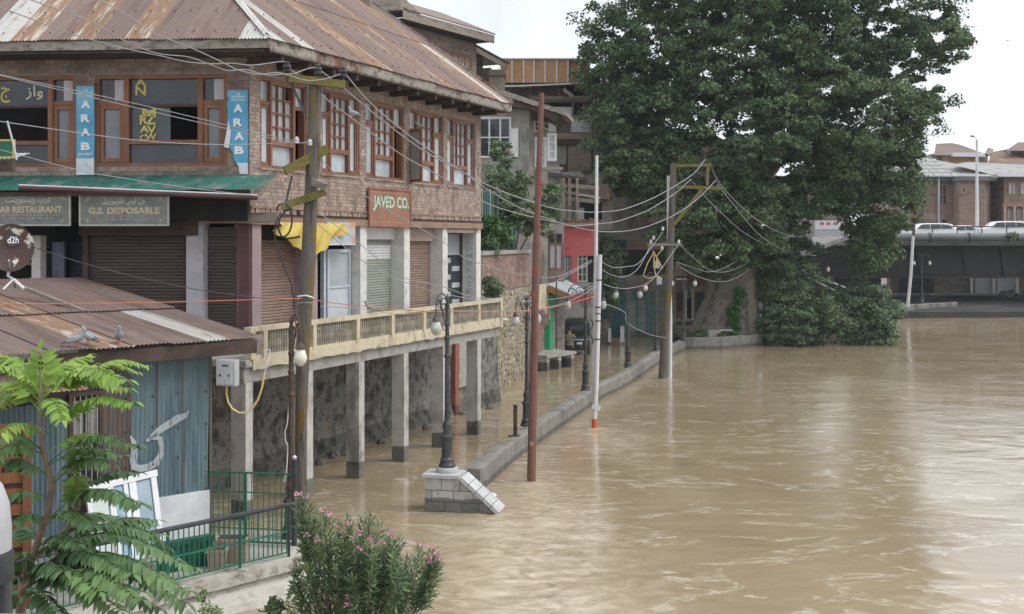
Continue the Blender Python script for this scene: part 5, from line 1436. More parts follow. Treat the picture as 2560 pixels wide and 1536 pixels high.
# yard slab, retaining wall, kerb
yard = [(-3.82, 21.2), (-3.75, 22.9), (-5.3, 23.2), (-9.5, 20.0), (-9.5, 15.6), (-5.23, 19.56)]
mb = MB(); mb.prism([(x_, y_, PLAT - .25) for x_, y_ in yard], (0, 0, .25)); struct('yard_paving', mb, M('yard_concrete', [(.26, .25, .235), (.36, .345, .32)], 1.5, .92, .3, 14, stain=((.18, .165, .14), 1.1, .54, .68, (1, 1, 1))))
rw_pts = [V((-9.5, 15.0, 0)), V((-7.0, 17.5, 0)), V((-5.23, 19.56, 0)), V((-3.82, 21.2, 0)), V((-3.72, 22.9, 0))]
rwm = MB()
yard_w = M('shuttered_concrete', [(.33, .31, .27), (.45, .43, .38), (.38, .36, .32)], 2.0, .9, .5, 20, stretch=(1, 1, 2.5), stain=[((.14, .125, .10), 2.2, .56, .68, (1, 1, 1.6)), ((.24, .23, .19), 1.0, .55, .66, (1, 1, 2))])
rings = []
dense = []
for a_, b_ in zip(rw_pts[:-1], rw_pts[1:]):
    n_ = max(1, int((b_ - a_).length / .25)); dense += [a_.lerp(b_, q / n_) for q in range(n_)]
dense.append(rw_pts[-1])
for i_, p_ in enumerate(dense):
    t_ = dense[min(i_ + 1, len(dense) - 1)] - dense[max(i_ - 1, 0)]; t_.normalize(); s_ = V((t_.y, -t_.x, 0))
    rg = []
    for z_ in (-2.0, -.35, -.34, -.02, .0, .30, .32, PLAT + .02):
        off = .05 * mnoise.noise(V((i_ * .5, z_ * 3, 4))) + (.03 if (z_ in (-.34, .0, .32)) else 0) + (.04 if z_ > .31 else 0)
        rg.append(p_ + s_ * (.1 + off) + V((0, 0, z_)))
    rg += [p_ - s_ * .22 + V((0, 0, PLAT + .03)), p_ - s_ * .22 + V((0, 0, -2.0))]
    rings.append(rg)
rwm.loft(rings)
solo('yard_retaining_wall', rwm, yard_w, 'board-marked concrete retaining wall below the green fence', 'wall', smooth=35)
bk = MB(); rings = []
for i_, p_ in enumerate(dense):
    t_ = dense[min(i_ + 1, len(dense) - 1)] - dense[max(i_ - 1, 0)]; t_.normalize(); s_ = V((t_.y, -t_.x, 0))
    g_ = lambda k_: .07 * mnoise.noise(V((i_ * .4, k_, 8)))
    rings.append([p_ + V((0, 0, -1.5)), p_ + s_ * .05 + V((0, 0, .22 + g_(1) * .3)), p_ + s_ * .28 + V((0, 0, .2 + g_(2) * .3)), p_ + s_ * .55 + V((0, 0, .02 + g_(3))), p_ + s_ * 1.9 + V((0, 0, -.45)), p_ + s_ * 1.9 + V((0, 0, -1.5))])
bk.loft(rings); struct('river_bank', bk, yard_w, 60)
# low fence with black handrail along the wall top
fn = thing('low_fence', 'low green bar fence with a black handrail on the concrete wall', 'fence', (-4.6, 20.3, PLAT))
FA, FB = V((-3.86, 21.15, 0)), V((-8.2, 16.2, 0))
ft = (FB - FA); FL_ = ft.length; ft.normalize()
def fpt(s_, z_): return FA + ft * s_ + V((0, 0, z_))
part(fn, 'handrail', MB().tube([fpt(-.05, PLAT + .92), fpt(FL_, PLAT + .92)], .042, 8), black_p, 40)
part(fn, 'bottom_rail', MB().tube([fpt(0, PLAT + .1), fpt(FL_, PLAT + .1)], .017, 6), green_p)
part(fn, 'middle_rail', MB().tube([fpt(0, PLAT + .46), fpt(FL_, PLAT + .46)], .017, 6), green_p)
s_ = .05
bar_m = MB(); bar_m.tube([V((0, 0, PLAT + .1)), V((0, 0, PLAT + .9))], .011, 5); bar_me = bar_m.mesh('bar'); bar_me.materials.append(green_p)
while s_ < FL_:
    o = bpy.data.objects.new('bar', bar_me); C.objects.link(o); attach(o, fn); o.matrix_basis = Matrix.Translation(fpt(s_, 0)); s_ += .098
for s_ in (0.0, 1.02, 2.4, 3.8, 5.2): part(fn, 'post', MB().beam(fpt(s_, PLAT - .05), fpt(s_, PLAT + .9), .045, .045), green_p if s_ else black_p)
# tall double gate at the back of the yard
gt = thing('yard_gate', 'tall green bar gate between two posts with silver knobs', 'gate', (-4.8, 22.1, PLAT))
GA, GB = P(500, 1357, 22.2), P(736, 1378, 21.9)
GA.z = GB.z = PLAT
for q in (GA, GB):
    part(gt, 'post', MB().tube([q, q + UP * 1.56], .05, 8), black_p if q is GB else green_p)
    part(gt, 'knob', MB().ell(q + UP * 1.60, (.045, .045, .045), 10, 8), zinc_m, 60)
gd_ = (GB - GA)
for h0, h1 in ((.03, .475), (.49, .985)):
    lf = MB()
    a_, b_ = GA + gd_ * h0, GA + gd_ * h1
    leaf_ = part(gt, 'leaf_frame', MB().beam(a_ + UP * .04, a_ + UP * 1.3, .035, .035).beam(b_ + UP * .04, b_ + UP * 1.3, .035, .035).beam(a_ + UP * 1.3, b_ + UP * 1.3, .03, .03).beam(a_ + UP * .06, b_ + UP * .06, .03, .03).beam(a_ + UP * .95, b_ + UP * .95, .02, .02).beam(a_ + UP * .3, b_ + UP * .3, .02, .02), green_p)
    for k_ in range(1, 8):
        q = a_.lerp(b_, k_ / 8); part(leaf_, 'bar', MB().tube([q + UP * .06, q + UP * 1.3], .009, 5), green_p)
# meter box and yellow hose on the shed corner
mbx = thing('meter_box', 'grey plastic meter box on the shed\'s corner', 'meter box', P(568, 960, 21.9))
bc = P(570, 932, 21.85)
MF = Frame((bc.x, bc.y), (.97, -.25), (-.25, -.97))
part(mbx, 'case', MB().fbox(MF, -.19, .17, bc.z - .23, bc.z + .23, -.1, .08), grey_box)
part(mbx, 'lid', MB().fbox(MF, -.17, .13, bc.z - .20, bc.z + .21, .081, .11), M('meter_lid', [(.40, .41, .43), (.47, .48, .50)], 3, .4, .03))
for x_ in (-.1, .07): part(mbx, 'latch', MB().fbox(MF, x_ - .015, x_ + .015, bc.z - .06, bc.z - .02, .111, .116), black_p)
part(mbx, 'label_plate', MB().fbox(MF, -.06, .06, bc.z + .12, bc.z + .15, .111, .115), black_p)
part(mbx, 'hose', MB().tube([P(x_, y_, 21.85 + .003 * i_) for i_, (x_, y_) in enumerate(((567, 966), (566, 985), (570, 1005), (580, 1022), (598, 1033), (615, 1032), (630, 1022), (645, 1000), (655, 970), (661, 935)))], .02, 6), cable_y, 60)
part(mbx, 'hose_cable', MB().tube([P(x_, y_, 21.9) for x_, y_ in ((661, 935), (668, 912), (676, 880), (674, 874), (664, 876), (660, 900))], .009, 5), porc_w, 60)
# loose white window leaning in the yard
lw = thing('leaning_window_frame', 'old white window frame leaning against the tin shed', 'window frame', P(330, 1400, 20.6))
wa, wb_ = P(212, 1226, 20.35), P(388, 1183, 21.15)       # top corners
wc, wd = P(240, 1424, 19.8), P(412, 1386, 20.6)         # bottom corners
nrm_ = (wb_ - wa).cross(wc - wa).normalized()
if nrm_.y > 0: nrm_ = -nrm_
def wl(s_, t_, d_=0): return wa.lerp(wb_, s_).lerp(wc.lerp(wd, s_), t_) + nrm_ * d_
def wquad(s0, s1, t0, t1, d0, d1):
    return MB().hexa([wl(s0, t1, d1), wl(s1, t1, d1), wl(s1, t1, d0), wl(s0, t1, d0), wl(s0, t0, d1), wl(s1, t0, d1), wl(s1, t0, d0), wl(s0, t0, d0)])
part(lw, 'top_rail', wquad(-.02, 1.02, -.03, .05, -.04, .05), white_p); part(lw, 'bottom_rail', wquad(0, 1, .95, 1.0, -.04, .04), white_p)
for s0, s1 in ((0, .06), (.30, .38), (.52, .58), (.60, .70), (.92, 1.0)): part(lw, 'stile', wquad(s0, s1, .051, .949, -.035, .04), white_p)
blue_g = M('blue_glass', [(.13, .25, .36), (.20, .34, .45)], 2, .15, 0)
for s0, s1, m_ in ((.06, .30, M('greenish_glass', [(.36, .42, .40), (.44, .50, .48)], 2, .2, 0)), (.38, .52, blue_g), (.58, .60, blue_g), (.70, .92, M('slate_glass', [(.17, .25, .30), (.25, .33, .38)], 2, .15, 0))): part(lw, 'pane', wquad(s0, s1, .051, .949, -.005, .005), m_)
# planters, green trough, pots
def planter(p_, w_, d_, h_, label):
    t_ = thing('clay_planter', label, 'planter', p_, 'clay planters behind the low fence')
    clay = M('pale_clay', [(.36, .25, .20), (.46, .33, .27)], 4, .85, .2, 30)
    x_, y_, z_ = p_
    part(t_, 'body', MB().hexa([(x_ - w_ * .42, y_ - d_ * .42, z_), (x_ + w_ * .42, y_ - d_ * .42, z_), (x_ + w_ * .42, y_ + d_ * .42, z_), (x_ - w_ * .42, y_ + d_ * .42, z_), (x_ - w_ * .5, y_ - d_ * .5, z_ + h_), (x_ + w_ * .5, y_ - d_ * .5, z_ + h_), (x_ + w_ * .5, y_ + d_ * .5, z_ + h_), (x_ - w_ * .5, y_ + d_ * .5, z_ + h_)]), clay)
    part(t_, 'rim', MB().box(x_ - w_ * .55, x_ + w_ * .55, y_ - d_ * .55, y_ + d_ * .55, z_ + h_, z_ + h_ + .06), clay)
    part(t_, 'soil', MB().box(x_ - w_ * .47, x_ + w_ * .47, y_ - d_ * .47, y_ + d_ * .47, z_ + h_ + .061, z_ + h_ + .07), wood_dark)
    return t_
q = P(572, 1430, 20.6); planter((q.x, 20.9, PLAT), .5, .3, .36, 'larger pale clay planter with a dry plant behind the fence')
q = P(548, 1430, 20.6); planter((q.x - .02, 20.55, PLAT), .3, .24, .26, 'smaller pale clay planter beside the green trough')
tr = thing('green_trough', 'green painted metal trough leaning behind the low fence', 'trough', P(480, 1400, 20.3))
TF = Frame((P(530, 1400, 20.75).x, 20.75), (-.74, -.67), (.67, -.74))
part(tr, 'front_panel', MB().fbox(TF, 0, 1.0, PLAT, PLAT + .42, 0, .03), M('bright_green', [(.008, .075, .045), (.014, .11, .066)], 3, .5, .05))
part(tr, 'top_lip', MB().fbox(TF, -.04, 1.04, PLAT + .42, PLAT + .5, -.12, .05), MATS['bright_green'])
for i_ in range(8): part(tr, 'rib', MB().fbox(TF, .06 + i_ * .12, .1 + i_ * .12, PLAT, PLAT + .42, .03, .05), MATS['bright_green'])
# satellite dish on the shed roof
DC = P(28, 622, 23.2)
ds = thing('satellite_dish', 'rust-blotched white satellite dish lettered d2h on the shed roof', 'satellite dish', P(50, 725, 23.0))
DN = V((.28, -.93, .22)).normalized()
du = V((0, 0, 1)).cross(DN).normalized(); dv = DN.cross(du)
dish_m = M('dish_enamel', [(.06, .032, .024), (.085, .045, .034), (.50, .49, .45), (.54, .53, .49)], 2.3, .5, .1, lo=.52, hi=.60)
mb = MB(); rg = []
for i_ in range(7):
    r_ = .44 * i_ / 6 + .001
    rg.append([DC + du * (r_ * .95 * math.cos(a_)) + dv * (r_ * 1.05 * math.sin(a_)) + DN * (.09 * (r_ / .44) ** 2) for a_ in [2 * math.pi * k_ / 28 for k_ in range(28)]])
rg2 = [[p_ - DN * .012 for p_ in ring] for ring in reversed(rg)]
mb.loft(rg + rg2, cap=False)
part(ds, 'reflector', mb, dish_m, 60)
part(ds, 'logo_disc', MB().tube([DC + du * -.17 * -1 * .2 + dv * .16 + DN * .03, DC + du * .034 + dv * .16 + DN * .036], .13, 18), black_p)
lettering(ds, 'd2h', white_ink, DC + du * .034 + dv * .16 + DN * .042, du, dv, DN, .2, .13, .01, .004)
part(ds, 'feed_arm', MB().tube([DC - dv * .42 + DN * .02, DC - dv * .3 + DN * .35], .018, 6), zinc_m)
part(ds, 'mount_leg', MB().tube([DC - dv * .1 - DN * .03, P(20, 690, 23.2), P(36, 700, 23.1), P(60, 722, 23.0)], .03, 7), white_p)
part(ds, 'mount_leg', MB().tube([P(34, 698, 23.1), P(8, 724, 22.9)], .018, 6), white_p)
part(ds, 'mount_leg', MB().tube([P(34, 694, 23.1), P(38, 720, 23.3)], .012, 6), iron_m)
# small green sign and tin hood at the picture edge, with its iron stay
eg = thing('edge_hood', 'small corrugated hood with a green and yellow sign, cut by the picture edge', 'sign', P(0, 430, 24))
HF = Frame((P(30, 400, 24).x, 24), (-1, .05), (-.05, -1))
sheet(eg, roof_pale, HF, 0, 1.2, 0, .8, hip=False, z_base=P(0, 397, 24).z, slope=.2, name='hood_sheet')
part(eg, 'hood_board', MB().fbox(HF, .02, 1.2, P(0, 428, 24).z, P(0, 402, 24).z, -.2, -.05), wood_dark)
part(eg, 'sign_panel', MB().fbox(HF, .0, 1.0, P(0, 394, 24).z, P(0, 350, 24).z, -.1, -.07), green_p)
fm = MB(); fr_rect(fm, HF, -.02, 1.02, P(0, 396, 24).z, P(0, 348, 24).z, .04, -.11, -.05); part(eg, 'sign_border', fm, M('sign_yellow', [(.5, .36, .06), (.58, .42, .1)], 4, .6, 0))
part(eg, 'stay', MB().tube([P(18, 303, 24), P(32, 355, 24), P(42, 400, 24)], .022, 6), zinc_m)
# near bridge: the parapet rail and the painted post at the camera
nb = MB(); nb.box(-6, 3, -3, 1.9, 4.3, 4.6); struct('near_bridge_deck', nb, conc_m)
rl = thing('bridge_rail', 'pale steel rail crossing the picture\'s bottom-left corner', 'railing', (-1, 1.5, 4.6))
ra, rb_ = P(-300, 1533, 1.6), P(560, 1552, 1.6)
part(rl, 'rail_tube', MB().tube([ra + V((0, 0, -.02)), rb_ + V((0, 0, -.02))], .022, 10), zinc_m, 40)
for x_ in (-.75, .0): part(rl, 'rail_post', MB().tube([V((x_, 1.6, 4.6)), V((x_, 1.6, ra.z - .02))], .02, 8), zinc_m)
bo = thing('bridge_bollard', 'white and black painted post at the picture\'s left edge', 'post', P(0, 1800, 3.0))
bx = P(-70, 1536, 2.6)
part(bo, 'body', MB().tube([V((bx.x, 2.6, 4.6)), V((bx.x, 2.6, P(0, 1452, 2.6).z))], .078, 20), navy_m, 40)
part(bo, 'band', MB().lathe([(.084, 0), (.084, .055), (.08, .062)], (bx.x, 2.6, P(0, 1452, 2.6).z), 20), black_p, 40)
part(bo, 'cap', MB().lathe([(.079, 0), (.079, .05), (.074, .10), (.062, .135), (.04, .16), (.0, .17)], (bx.x, 2.6, P(0, 1452, 2.6).z + .063), 20), grey_box, 50)
part(bo, 'base_plate', MB().box(bx.x - .1, bx.x + .1, 2.5, 2.7, 4.56, 4.62), iron_m)
nb2 = MB(); nb2.box(-3, -.2, 1.9, 2.9, 4.3, 4.598); struct('near_bridge_kerb', nb2, conc_m)

# ------------------------------------------------------------------ houses behind and along the drowned street
def FY_(px, Y, ang=0.0):
    """frame facing the camera through pixel column px at depth Y; u runs to the right"""
    a_ = R(ang)
    return Frame(((px - 1280) / F * Y, Y), (math.cos(a_), math.sin(a_)), (math.sin(a_), -math.cos(a_)))
def pz(py, Y): return EYE - (py - HZ) / F * Y
def rect(fr, px0, px1, py0, py1, d=0.0):
    a_, z1_ = fr.at(px0, py0, d); b_, z0_ = fr.at(px1, py1, d)
    return a_, b_, z0_, z1_
def pbox(parent, name, fr, px0, px1, py0, py1, d0, d1, mat):
    a_ = fr.at(px0, py0, d1)[0]; b_ = fr.at(px1, py1, d1)[0]
    Ym = fr.p((a_ + b_) / 2, 0, d1).y
    return part(parent, name, MB().fbox(fr, a_, b_, pz(py1, Ym), pz(py0, Ym), d0, d1), mat)
def win(parent, fr, px0, px1, py0, py1, fmat, gmat, cols=2, rows=1, d=.0, w=.07, arch=False):
    a_, b_, z0_, z1_ = rect(fr, px0, px1, py0, py1, d)
    mb = MB(); fr_rect(mb, fr, a_, b_, z0_, z1_, w, d - .05, d + .03)
    for i_ in range(1, cols):
        x_ = a_ + (b_ - a_) * i_ / cols; mb.fbox(fr, x_ - w * .4, x_ + w * .4, z0_ + w, z1_ - w, d - .04, d + .02)
    for j_ in range(1, rows):
        z_ = z0_ + (z1_ - z0_) * j_ / rows
        for i_ in range(cols):
            mb.fbox(fr, a_ + (b_ - a_) * i_ / cols + w * .45, a_ + (b_ - a_) * (i_ + 1) / cols - w * .45, z_ - w * .3, z_ + w * .3, d - .039, d + .019)
    wn_ = part(parent, 'window', mb, fmat)
    for i_ in range(cols):
        for j_ in range(rows):
            part(wn_, 'pane', MB().fbox(fr, a_ + (b_ - a_) * i_ / cols + w * .42, a_ + (b_ - a_) * (i_ + 1) / cols - w * .42, z0_ + (z1_ - z0_) * j_ / rows + w * .32, z0_ + (z1_ - z0_) * (j_ + 1) / rows - w * .32, d - .03, d - .02), gmat)
    return wn_
plaster_g = M('grey_plaster', [(.22, .215, .20), (.33, .32, .295), (.27, .265, .245)], 1.0, .92, .25, 14, stain=[((.16, .15, .135), .8, .55, .68, (1, 1, .6)), ((.40, .39, .36), 1.6, .64, .75, (1, 1, .4))])
brick_far = M('far_brick', [(.22, .16, .13), (.31, .235, .195)], 1.0, .9, .5, 10, stretch=(1, 1, 4), stain=((.16, .13, .11), .8, .54, .7, (1, 1, 1)))
brick_wallm = M('garden_brick', [(.235, .155, .13), (.33, .23, .195)], 1.2, .9, .4, 20, rnd=.2, stain=((.11, .085, .075), .9, .56, .68, (1.4, 1.4, .5)))
old_timber = M('old_gallery_timber', [(.10, .085, .07), (.21, .18, .15)], 1.5, .85, .4, 12, stretch=(1, 1, 2))

# brick house rising behind the big roof
BH = Frame((-3.5 * 1.34, 47.2 * 1.34), (.5, .866), (.866, -.5))
bh = thing('brick_house', 'narrow brick house with deep timber eaves behind the rusty roof', 'house', (-4.69, 63.2, 4))
bw_ = BH.shift(0, -.95)
ue = bw_.at(1191, 150)[0]
part(bh, 'wall', MB().fbox(bw_, -3.4, ue, 4, 17.189, -3, 0), brick_far)
brick_mass(bh, bw_, brick_list(bw_, -2.5, ue, 12.030, 17.122, [], .27, .12), brick_dark)
u1_ = BH.at(1236, 100)[0]
part(bh, 'eave_board', MB().fbox(BH, -1.6, u1_, 17.189, 17.631, -.05, 0), wood_grey)
part(bh, 'soffit', MB().fbox(BH, -1.2, u1_ - .02, 17.256, 17.323, -1.6, -.052), wood_dark)
part(bh, 'roof', MB().prism([BH.p(-1.3, 17.658, .04), BH.p(-1.3, 17.738, .04), BH.p(-1.3, 19.266, -3.6), BH.p(-1.3, 18.998, -3.6)], u3(BH) * (u1_ + 1.35)), roof_brown)
part(bh, 'roof_gable', MB().prism([BH.p(-1.6, 17.658, -.2), BH.p(-1.5, 18.395, -.2), BH.p(.2, 17.792, -.2), BH.p(.2, 17.658, -.2)], -n3(BH) * 2), wood_grey)
a_, b_, z0_, z1_ = rect(bw_, 1104, 1180, 121, 190, .02)
win(bh, bw_, 1112, 1178, 125, 186, wood_new, glass_m, 4, 1, .03, .12)
b2_ = bw_.shift(0, -.67)
ub0, ub1 = ue + .02, b2_.at(1229, 150)[0]
part(bh, 'gallery_wall', MB().fbox(b2_, ub0, ub1, 4, 16.988, -2.5, -.6), old_timber)
part(bh, 'gallery_pier', MB().fbox(b2_, ub1 - .22, ub1, 4, 16.184, -.6, 0), brick_far)
for z_ in (15.648, 15.045): part(bh, 'gallery_board', MB().fbox(b2_, ub0, ub0 + 1.0, z_ - .45, z_ - .05, -.1, .0), wood_grey)
part(bh, 'gallery_panel', MB().fbox(b2_, ub0, ub0 + 1.0, 12.968, 14.442, -.12, -.02), wood_new)
u2_ = b2_.at(1258, 140)[0]
part(bh, 'lower_eave', MB().beam(b2_.p(ub0 - .2, 17.055, .3), b2_.p(u2_, 16.385, .3), .08, .3), wood_grey)
part(bh, 'lower_roof', MB().beam(b2_.p(ub0 - .2, 17.296, -.6), b2_.p(u2_ + .2, 16.626, -.6), 2.0, .05), roof_brown)

# retaining wall of yellow stone with a brick garden wall on top
RW = Frame((-.85, 47.9), (1.49, 6.9), (6.9, -1.49))
ru0, ru1 = -4.4, 8.6
rt = thing('stone_retaining_wall', 'yellowish rubble stone retaining wall rising from the drowned street', 'wall', (-.3, 50, 0))
part(rt, 'core', MB().fbox(RW, ru0, ru1, -1.2, 3.9, -.6, -.03), stone_gap)
stones = []
z_ = -.2
while z_ < 3.85:
    h_ = rng.uniform(.13, .25); x_ = RW.at(1206, 900)[0] - rng.uniform(.0, .3)
    while x_ < ru1:
        l_ = rng.uniform(.12, .40); wv_ = .16 * mnoise.noise(V((x_ * .9, z_ * .8, 3))); stones.append((x_, min(x_ + l_, ru1), z_ + wv_ + rng.uniform(-.05, .02), min(z_ + wv_ + h_ + rng.uniform(-.02, .06), 3.9))); x_ += l_
    z_ += h_
stones.sort(key=lambda s: abs(s[2] - 1.9) * .5 + s[0] * .2)
def stone_verts(s):
    a_, b_, c_, d_ = s; j = lambda k: rng.uniform(-k, k)
    cu, cz = (a_ + b_) / 2, (c_ + d_) / 2
    n_ = 7; out = []
    for k in range(n_):
        an = 2 * math.pi * k / n_ + j(.38); ca, sa = math.cos(an), math.sin(an)
        m_ = max(abs(ca), abs(sa)) ** .75
        out.append((cu + (b_ - a_) * .49 * ca / m_ + j(.035), cz + (d_ - c_) * .49 * sa / m_ + j(.03)))
    front = rng.uniform(.01, .035)
    vs_ = [RW.p(x, z, -.05) for x, z in out] + [RW.p(cu + (x - cu) * .88, cz + (z - cz) * .86, front) for x, z in out]
    fs_ = [(k, (k + 1) % n_, n_ + (k + 1) % n_, n_ + k) for k in range(n_)] + [tuple(range(n_, 2 * n_))]
    return vs_, fs_
for s in stones[:290]:
    mb = MB(); mb.add(*stone_verts(s)); part(rt, 'stone', mb, stone_m)
mb = MB()
for s in stones[290:]: mb.add(*stone_verts(s))
o = part(rt, 'stones', mb, stone_m); o['kind'] = 'stuff'
part(rt, 'plaster_end', MB().fbox(RW, ru0, RW.at(1222, 900)[0], -1.2, 3.35, -.1, .12), conc_pillar)
part(rt, 'drain_pipe', MB().tube([RW.p(RW.at(1236, 750)[0], 3.8, .12), RW.p(RW.at(1237, 770)[0], 2.9, .12), RW.p(RW.at(1250, 775)[0], 2.75, .3)], .05, 7), porc_w)
gw = thing('garden_wall', 'old brick garden wall with concrete coping above the stone wall', 'wall', (0, 50, 4))
part(gw, 'core', MB().fbox(RW, ru0 + 1, ru1, 3.905, 5.4, -.55, -.2), mortar_m)
brick_mass(gw, RW.shift(0, -.2), brick_list(RW, ru0 + 1, ru1, 3.91, 5.4, [], .3, .13), brick_wallm)
part(gw, 'coping', MB().fbox(RW, ru0 + .9, ru1 + .1, 5.4, 5.56, -.65, -.1), conc_m)
part(gw, 'gate_pier', MB().fbox(RW, ru0 + .6, ru0 + 1.6, 3.4, 5.75, -.5, -.12), conc_m)
nf = thing('netting_fence', 'dark green sheet fence behind the brick garden wall', 'fence', (-.2, 52, 5.4))
NF = RW.shift(0, -.8)
part(nf, 'sheet', MB().fbox(NF, ru0, ru1, 5.3, 8.0, -.02, .0), M('net_green', [(.022, .06, .05), (.04, .09, .075)], 3, .8, .1))
for i_ in range(9): part(nf, 'stake', MB().tube([NF.p(ru0 + .4 + i_ * 1.45, 5.4, .03), NF.p(ru0 + .4 + i_ * 1.45, 8.1, .03)], .022, 5), zinc_m)

# grey plastered house with sloping eave
GY = 58.0
GF = FY_(1323, GY, -3)
gh = thing('grey_house', 'grey plastered house with sloping timber eave and white window', 'house', (GF.o.x, GF.o.y, 0))
uL = GF.at(1120, 300)[0]
part(gh, 'wall', MB().fbox(GF, uL, 0, 0, pz(255, GY), -5, 0), plaster_g)
GS = Frame(GF.o, (.375, .927), (.927, -.375))
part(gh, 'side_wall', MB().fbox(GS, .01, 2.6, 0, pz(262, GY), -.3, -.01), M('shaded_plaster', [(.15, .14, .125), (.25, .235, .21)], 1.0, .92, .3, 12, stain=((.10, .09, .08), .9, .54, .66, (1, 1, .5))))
gable = [(1120, 176), (1246, 222), (1417, 279), (1417, 290), (1246, 236), (1120, 192)]
part(gh, 'roof', MB().prism([P(x_, y_, 57.0) for x_, y_ in gable], (.5, 3.6, 0)), fascia_m)
part(gh, 'eave_boards', MB().prism([P(x_, y_ + 3, 57.15) for x_, y_ in ((1250, 238), (1400, 284), (1385, 300), (1330, 270), (1250, 262))], (.5, 4.2, 0)), wood_dark)
wv = win(gh, GF, 1196, 1278, 293, 395, white_p, glass_dark, 3, 2, .04, .10)
part(wv, 'open_leaf', MB().fbox(GF, GF.at(1278, 350)[0], GF.at(1296, 350)[0], pz(393, GY), pz(322, GY), .1, .15), white_p)
part(wv, 'hanging_cloth', MB().fbox(GF, GF.at(1264, 350)[0], GF.at(1272, 350)[0], pz(384, GY), pz(356, GY), .05, .09), brick_m)
part(wv, 'hanging_cloth', MB().fbox(GF, GF.at(1244, 350)[0], GF.at(1250, 350)[0], pz(388, GY), pz(370, GY), .05, .09), curtain_m)
win(gh, GS, 1336, 1346, 302, 330, white_p, glass_dark, 1, 2, .03, .06); win(gh, GS, 1360, 1370, 305, 325, white_p, glass_dark, 1, 1, .03, .06)
BL = FY_(1340, 58.75)
lf = win(gh, BL, 1337, 1366, 343, 420, white_p, M('pale_panel', [(.42, .43, .45), (.52, .53, .55)], 2, .6, 0), 2, 3, .0, .09)
lf = win(gh, BL, 1368, 1392, 333, 403, white_p, MATS['pale_panel'], 1, 3, -.1, .12)
part(gh, 'ledge', MB().fbox(BL, -.2, 1.3, pz(426, 58.75), pz(418, 58.75), -.3, .1), wood_grey)
# lower wing with latticed windows
LW = FY_(1330, 61.0)
lo_h = thing('low_plaster_house', 'low plaster house with lattice fanlights left of the red one', 'house', (1.2, 61, 0))
pbox(lo_h, 'wall', LW, 1322, 1410, 560, 720, -4, 0, plaster_g)
pbox(lo_h, 'base_wall', LW, 1322, 1412, 720, 905, -4, -.05, conc_m)
pbox(lo_h, 'parapet', LW, 1330, 1388, 556, 576, .0, .5, conc_m)
pbox(lo_h, 'brick_apron', LW, 1372, 1409, 676, 702, .0, .05, brick_far)
win(lo_h, LW, 1371, 1409, 608, 676, wood_red, curtain_w, 2, 1, .03, .1)
for x_ in (1372, 1391):
    w_ = win(lo_h, LW, x_, x_ + 14, 585, 606, wood_dark, dark_m, 4, 1, .03, .05)
win(lo_h, LW, 1330, 1362, 638, 702, conc_m, M('grey_door', [(.20, .195, .18), (.27, .26, .24)], 2, .8, 0), 2, 1, .02, .1)
for x_ in (1364, 1385): part(lo_h, 'terrace_stub', MB().beam(LW.p(LW.at(x_, 570)[0], pz(575, 61), .2), LW.p(LW.at(x_ + 4, 570)[0], pz(530, 61), .2), .05, .05), white_p)

# shop with a green post and tin canopy
ST = Frame((1.19, 56.0), (.216, .976), (.976, -.216))
sp = thing('street_shop', 'small shop with brown shutters, bright green post and tin canopy', 'shop', (1.5, 57, 0))
su = lambda p_: ST.at(p_, 800)[0]
part(sp, 'wall', MB().fbox(ST, -.8, su(1412), -1, 3.7, -2.5, -.2), conc_m)
part(sp, 'plinth', MB().fbox(ST, -.8, su(1412), -1, .62, -.19, .0), conc_pillar)
shutter(sp, ST, su(1345), su(1366), .63, 2.9, shutter_br, -.15, .1)
shutter(sp, ST, su(1381), su(1410), .63, 3.0, shutter_br, -.15, .1)
part(sp, 'green_post', MB().fbox(ST, su(1371), su(1380), .3, 3.3, -.19, .06), M('vivid_green', [(.02, .28, .12), (.035, .36, .17)], 2, .6, 0))
part(sp, 'cream_pier', MB().fbox(ST, su(1343), su(1369), 2.5, 3.9, -.19, .05), cream_m)
part(sp, 'pink_panel', MB().fbox(ST, su(1366), su(1371), 2.2, 2.9, -.18, .1), M('pinkish', [(.36, .22, .20), (.42, .28, .25)], 2, .8, 0))
part(sp, 'door_head', MB().fbox(ST, su(1371), su(1412), 3.0, 3.5, -.6, -.16), dark_m)
cn = MB(); e1, e2 = P(1369, 712, 57.8), P(1424, 737, 57.2)
cn.hexa([e1, e2, e2 + V((1.1, 4.8, 0)), e1 + V((1.1, 4.8, 0)), e1 + UP * .05, e2 + UP * .05, e2 + V((1.1, 4.8, .05)), e1 + V((1.1, 4.8, .05))])
part(sp, 'canopy', cn, M('sky_tin', [(.40, .46, .50), (.50, .55, .58)], 2, .45, .05, metal=.2))
part(sp, 'canopy_board', MB().beam(e1 + V((0, -.03, -.16)), e2 + V((0, -.03, -.16)), .05, .3), M('orange_board', [(.28, .13, .06), (.37, .19, .10)], 2, .7, .1))
part(sp, 'pipe', MB().tube([P(1391, 690, 57), P(1391, 875, 57)], .035, 6), iron_m)
part(sp, 'poster', MB().beam(P(1352, 800, 55.6), P(1366, 790, 55.8), .04, .8), M('poster_dark', [(.03, .04, .05), (.30, .18, .16)], 2, .6, 0))
pf = thing('concrete_platform', 'low concrete landing slab on piers before the shop', 'platform', G(1368, 929))
pa_, pb_ = G(1368, 929), G(1432, 918)
PFm = Frame((pa_.x, pa_.y), (pb_.x - pa_.x, pb_.y - pa_.y), (pb_.y - pa_.y, -(pb_.x - pa_.x)))
pl_ = (V((pb_.x, pb_.y)) - V((pa_.x, pa_.y))).length
part(pf, 'slab', MB().fbox(PFm, -.1, pl_ + .25, .6, .74, -2.4, .06), conc_m)
for x_ in (0, .45, .95): part(pf, 'pier', MB().fbox(PFm, pl_ * x_ - .02, pl_ * x_ + .22, -1.0, .6, -2.3, 0), conc_pillar)
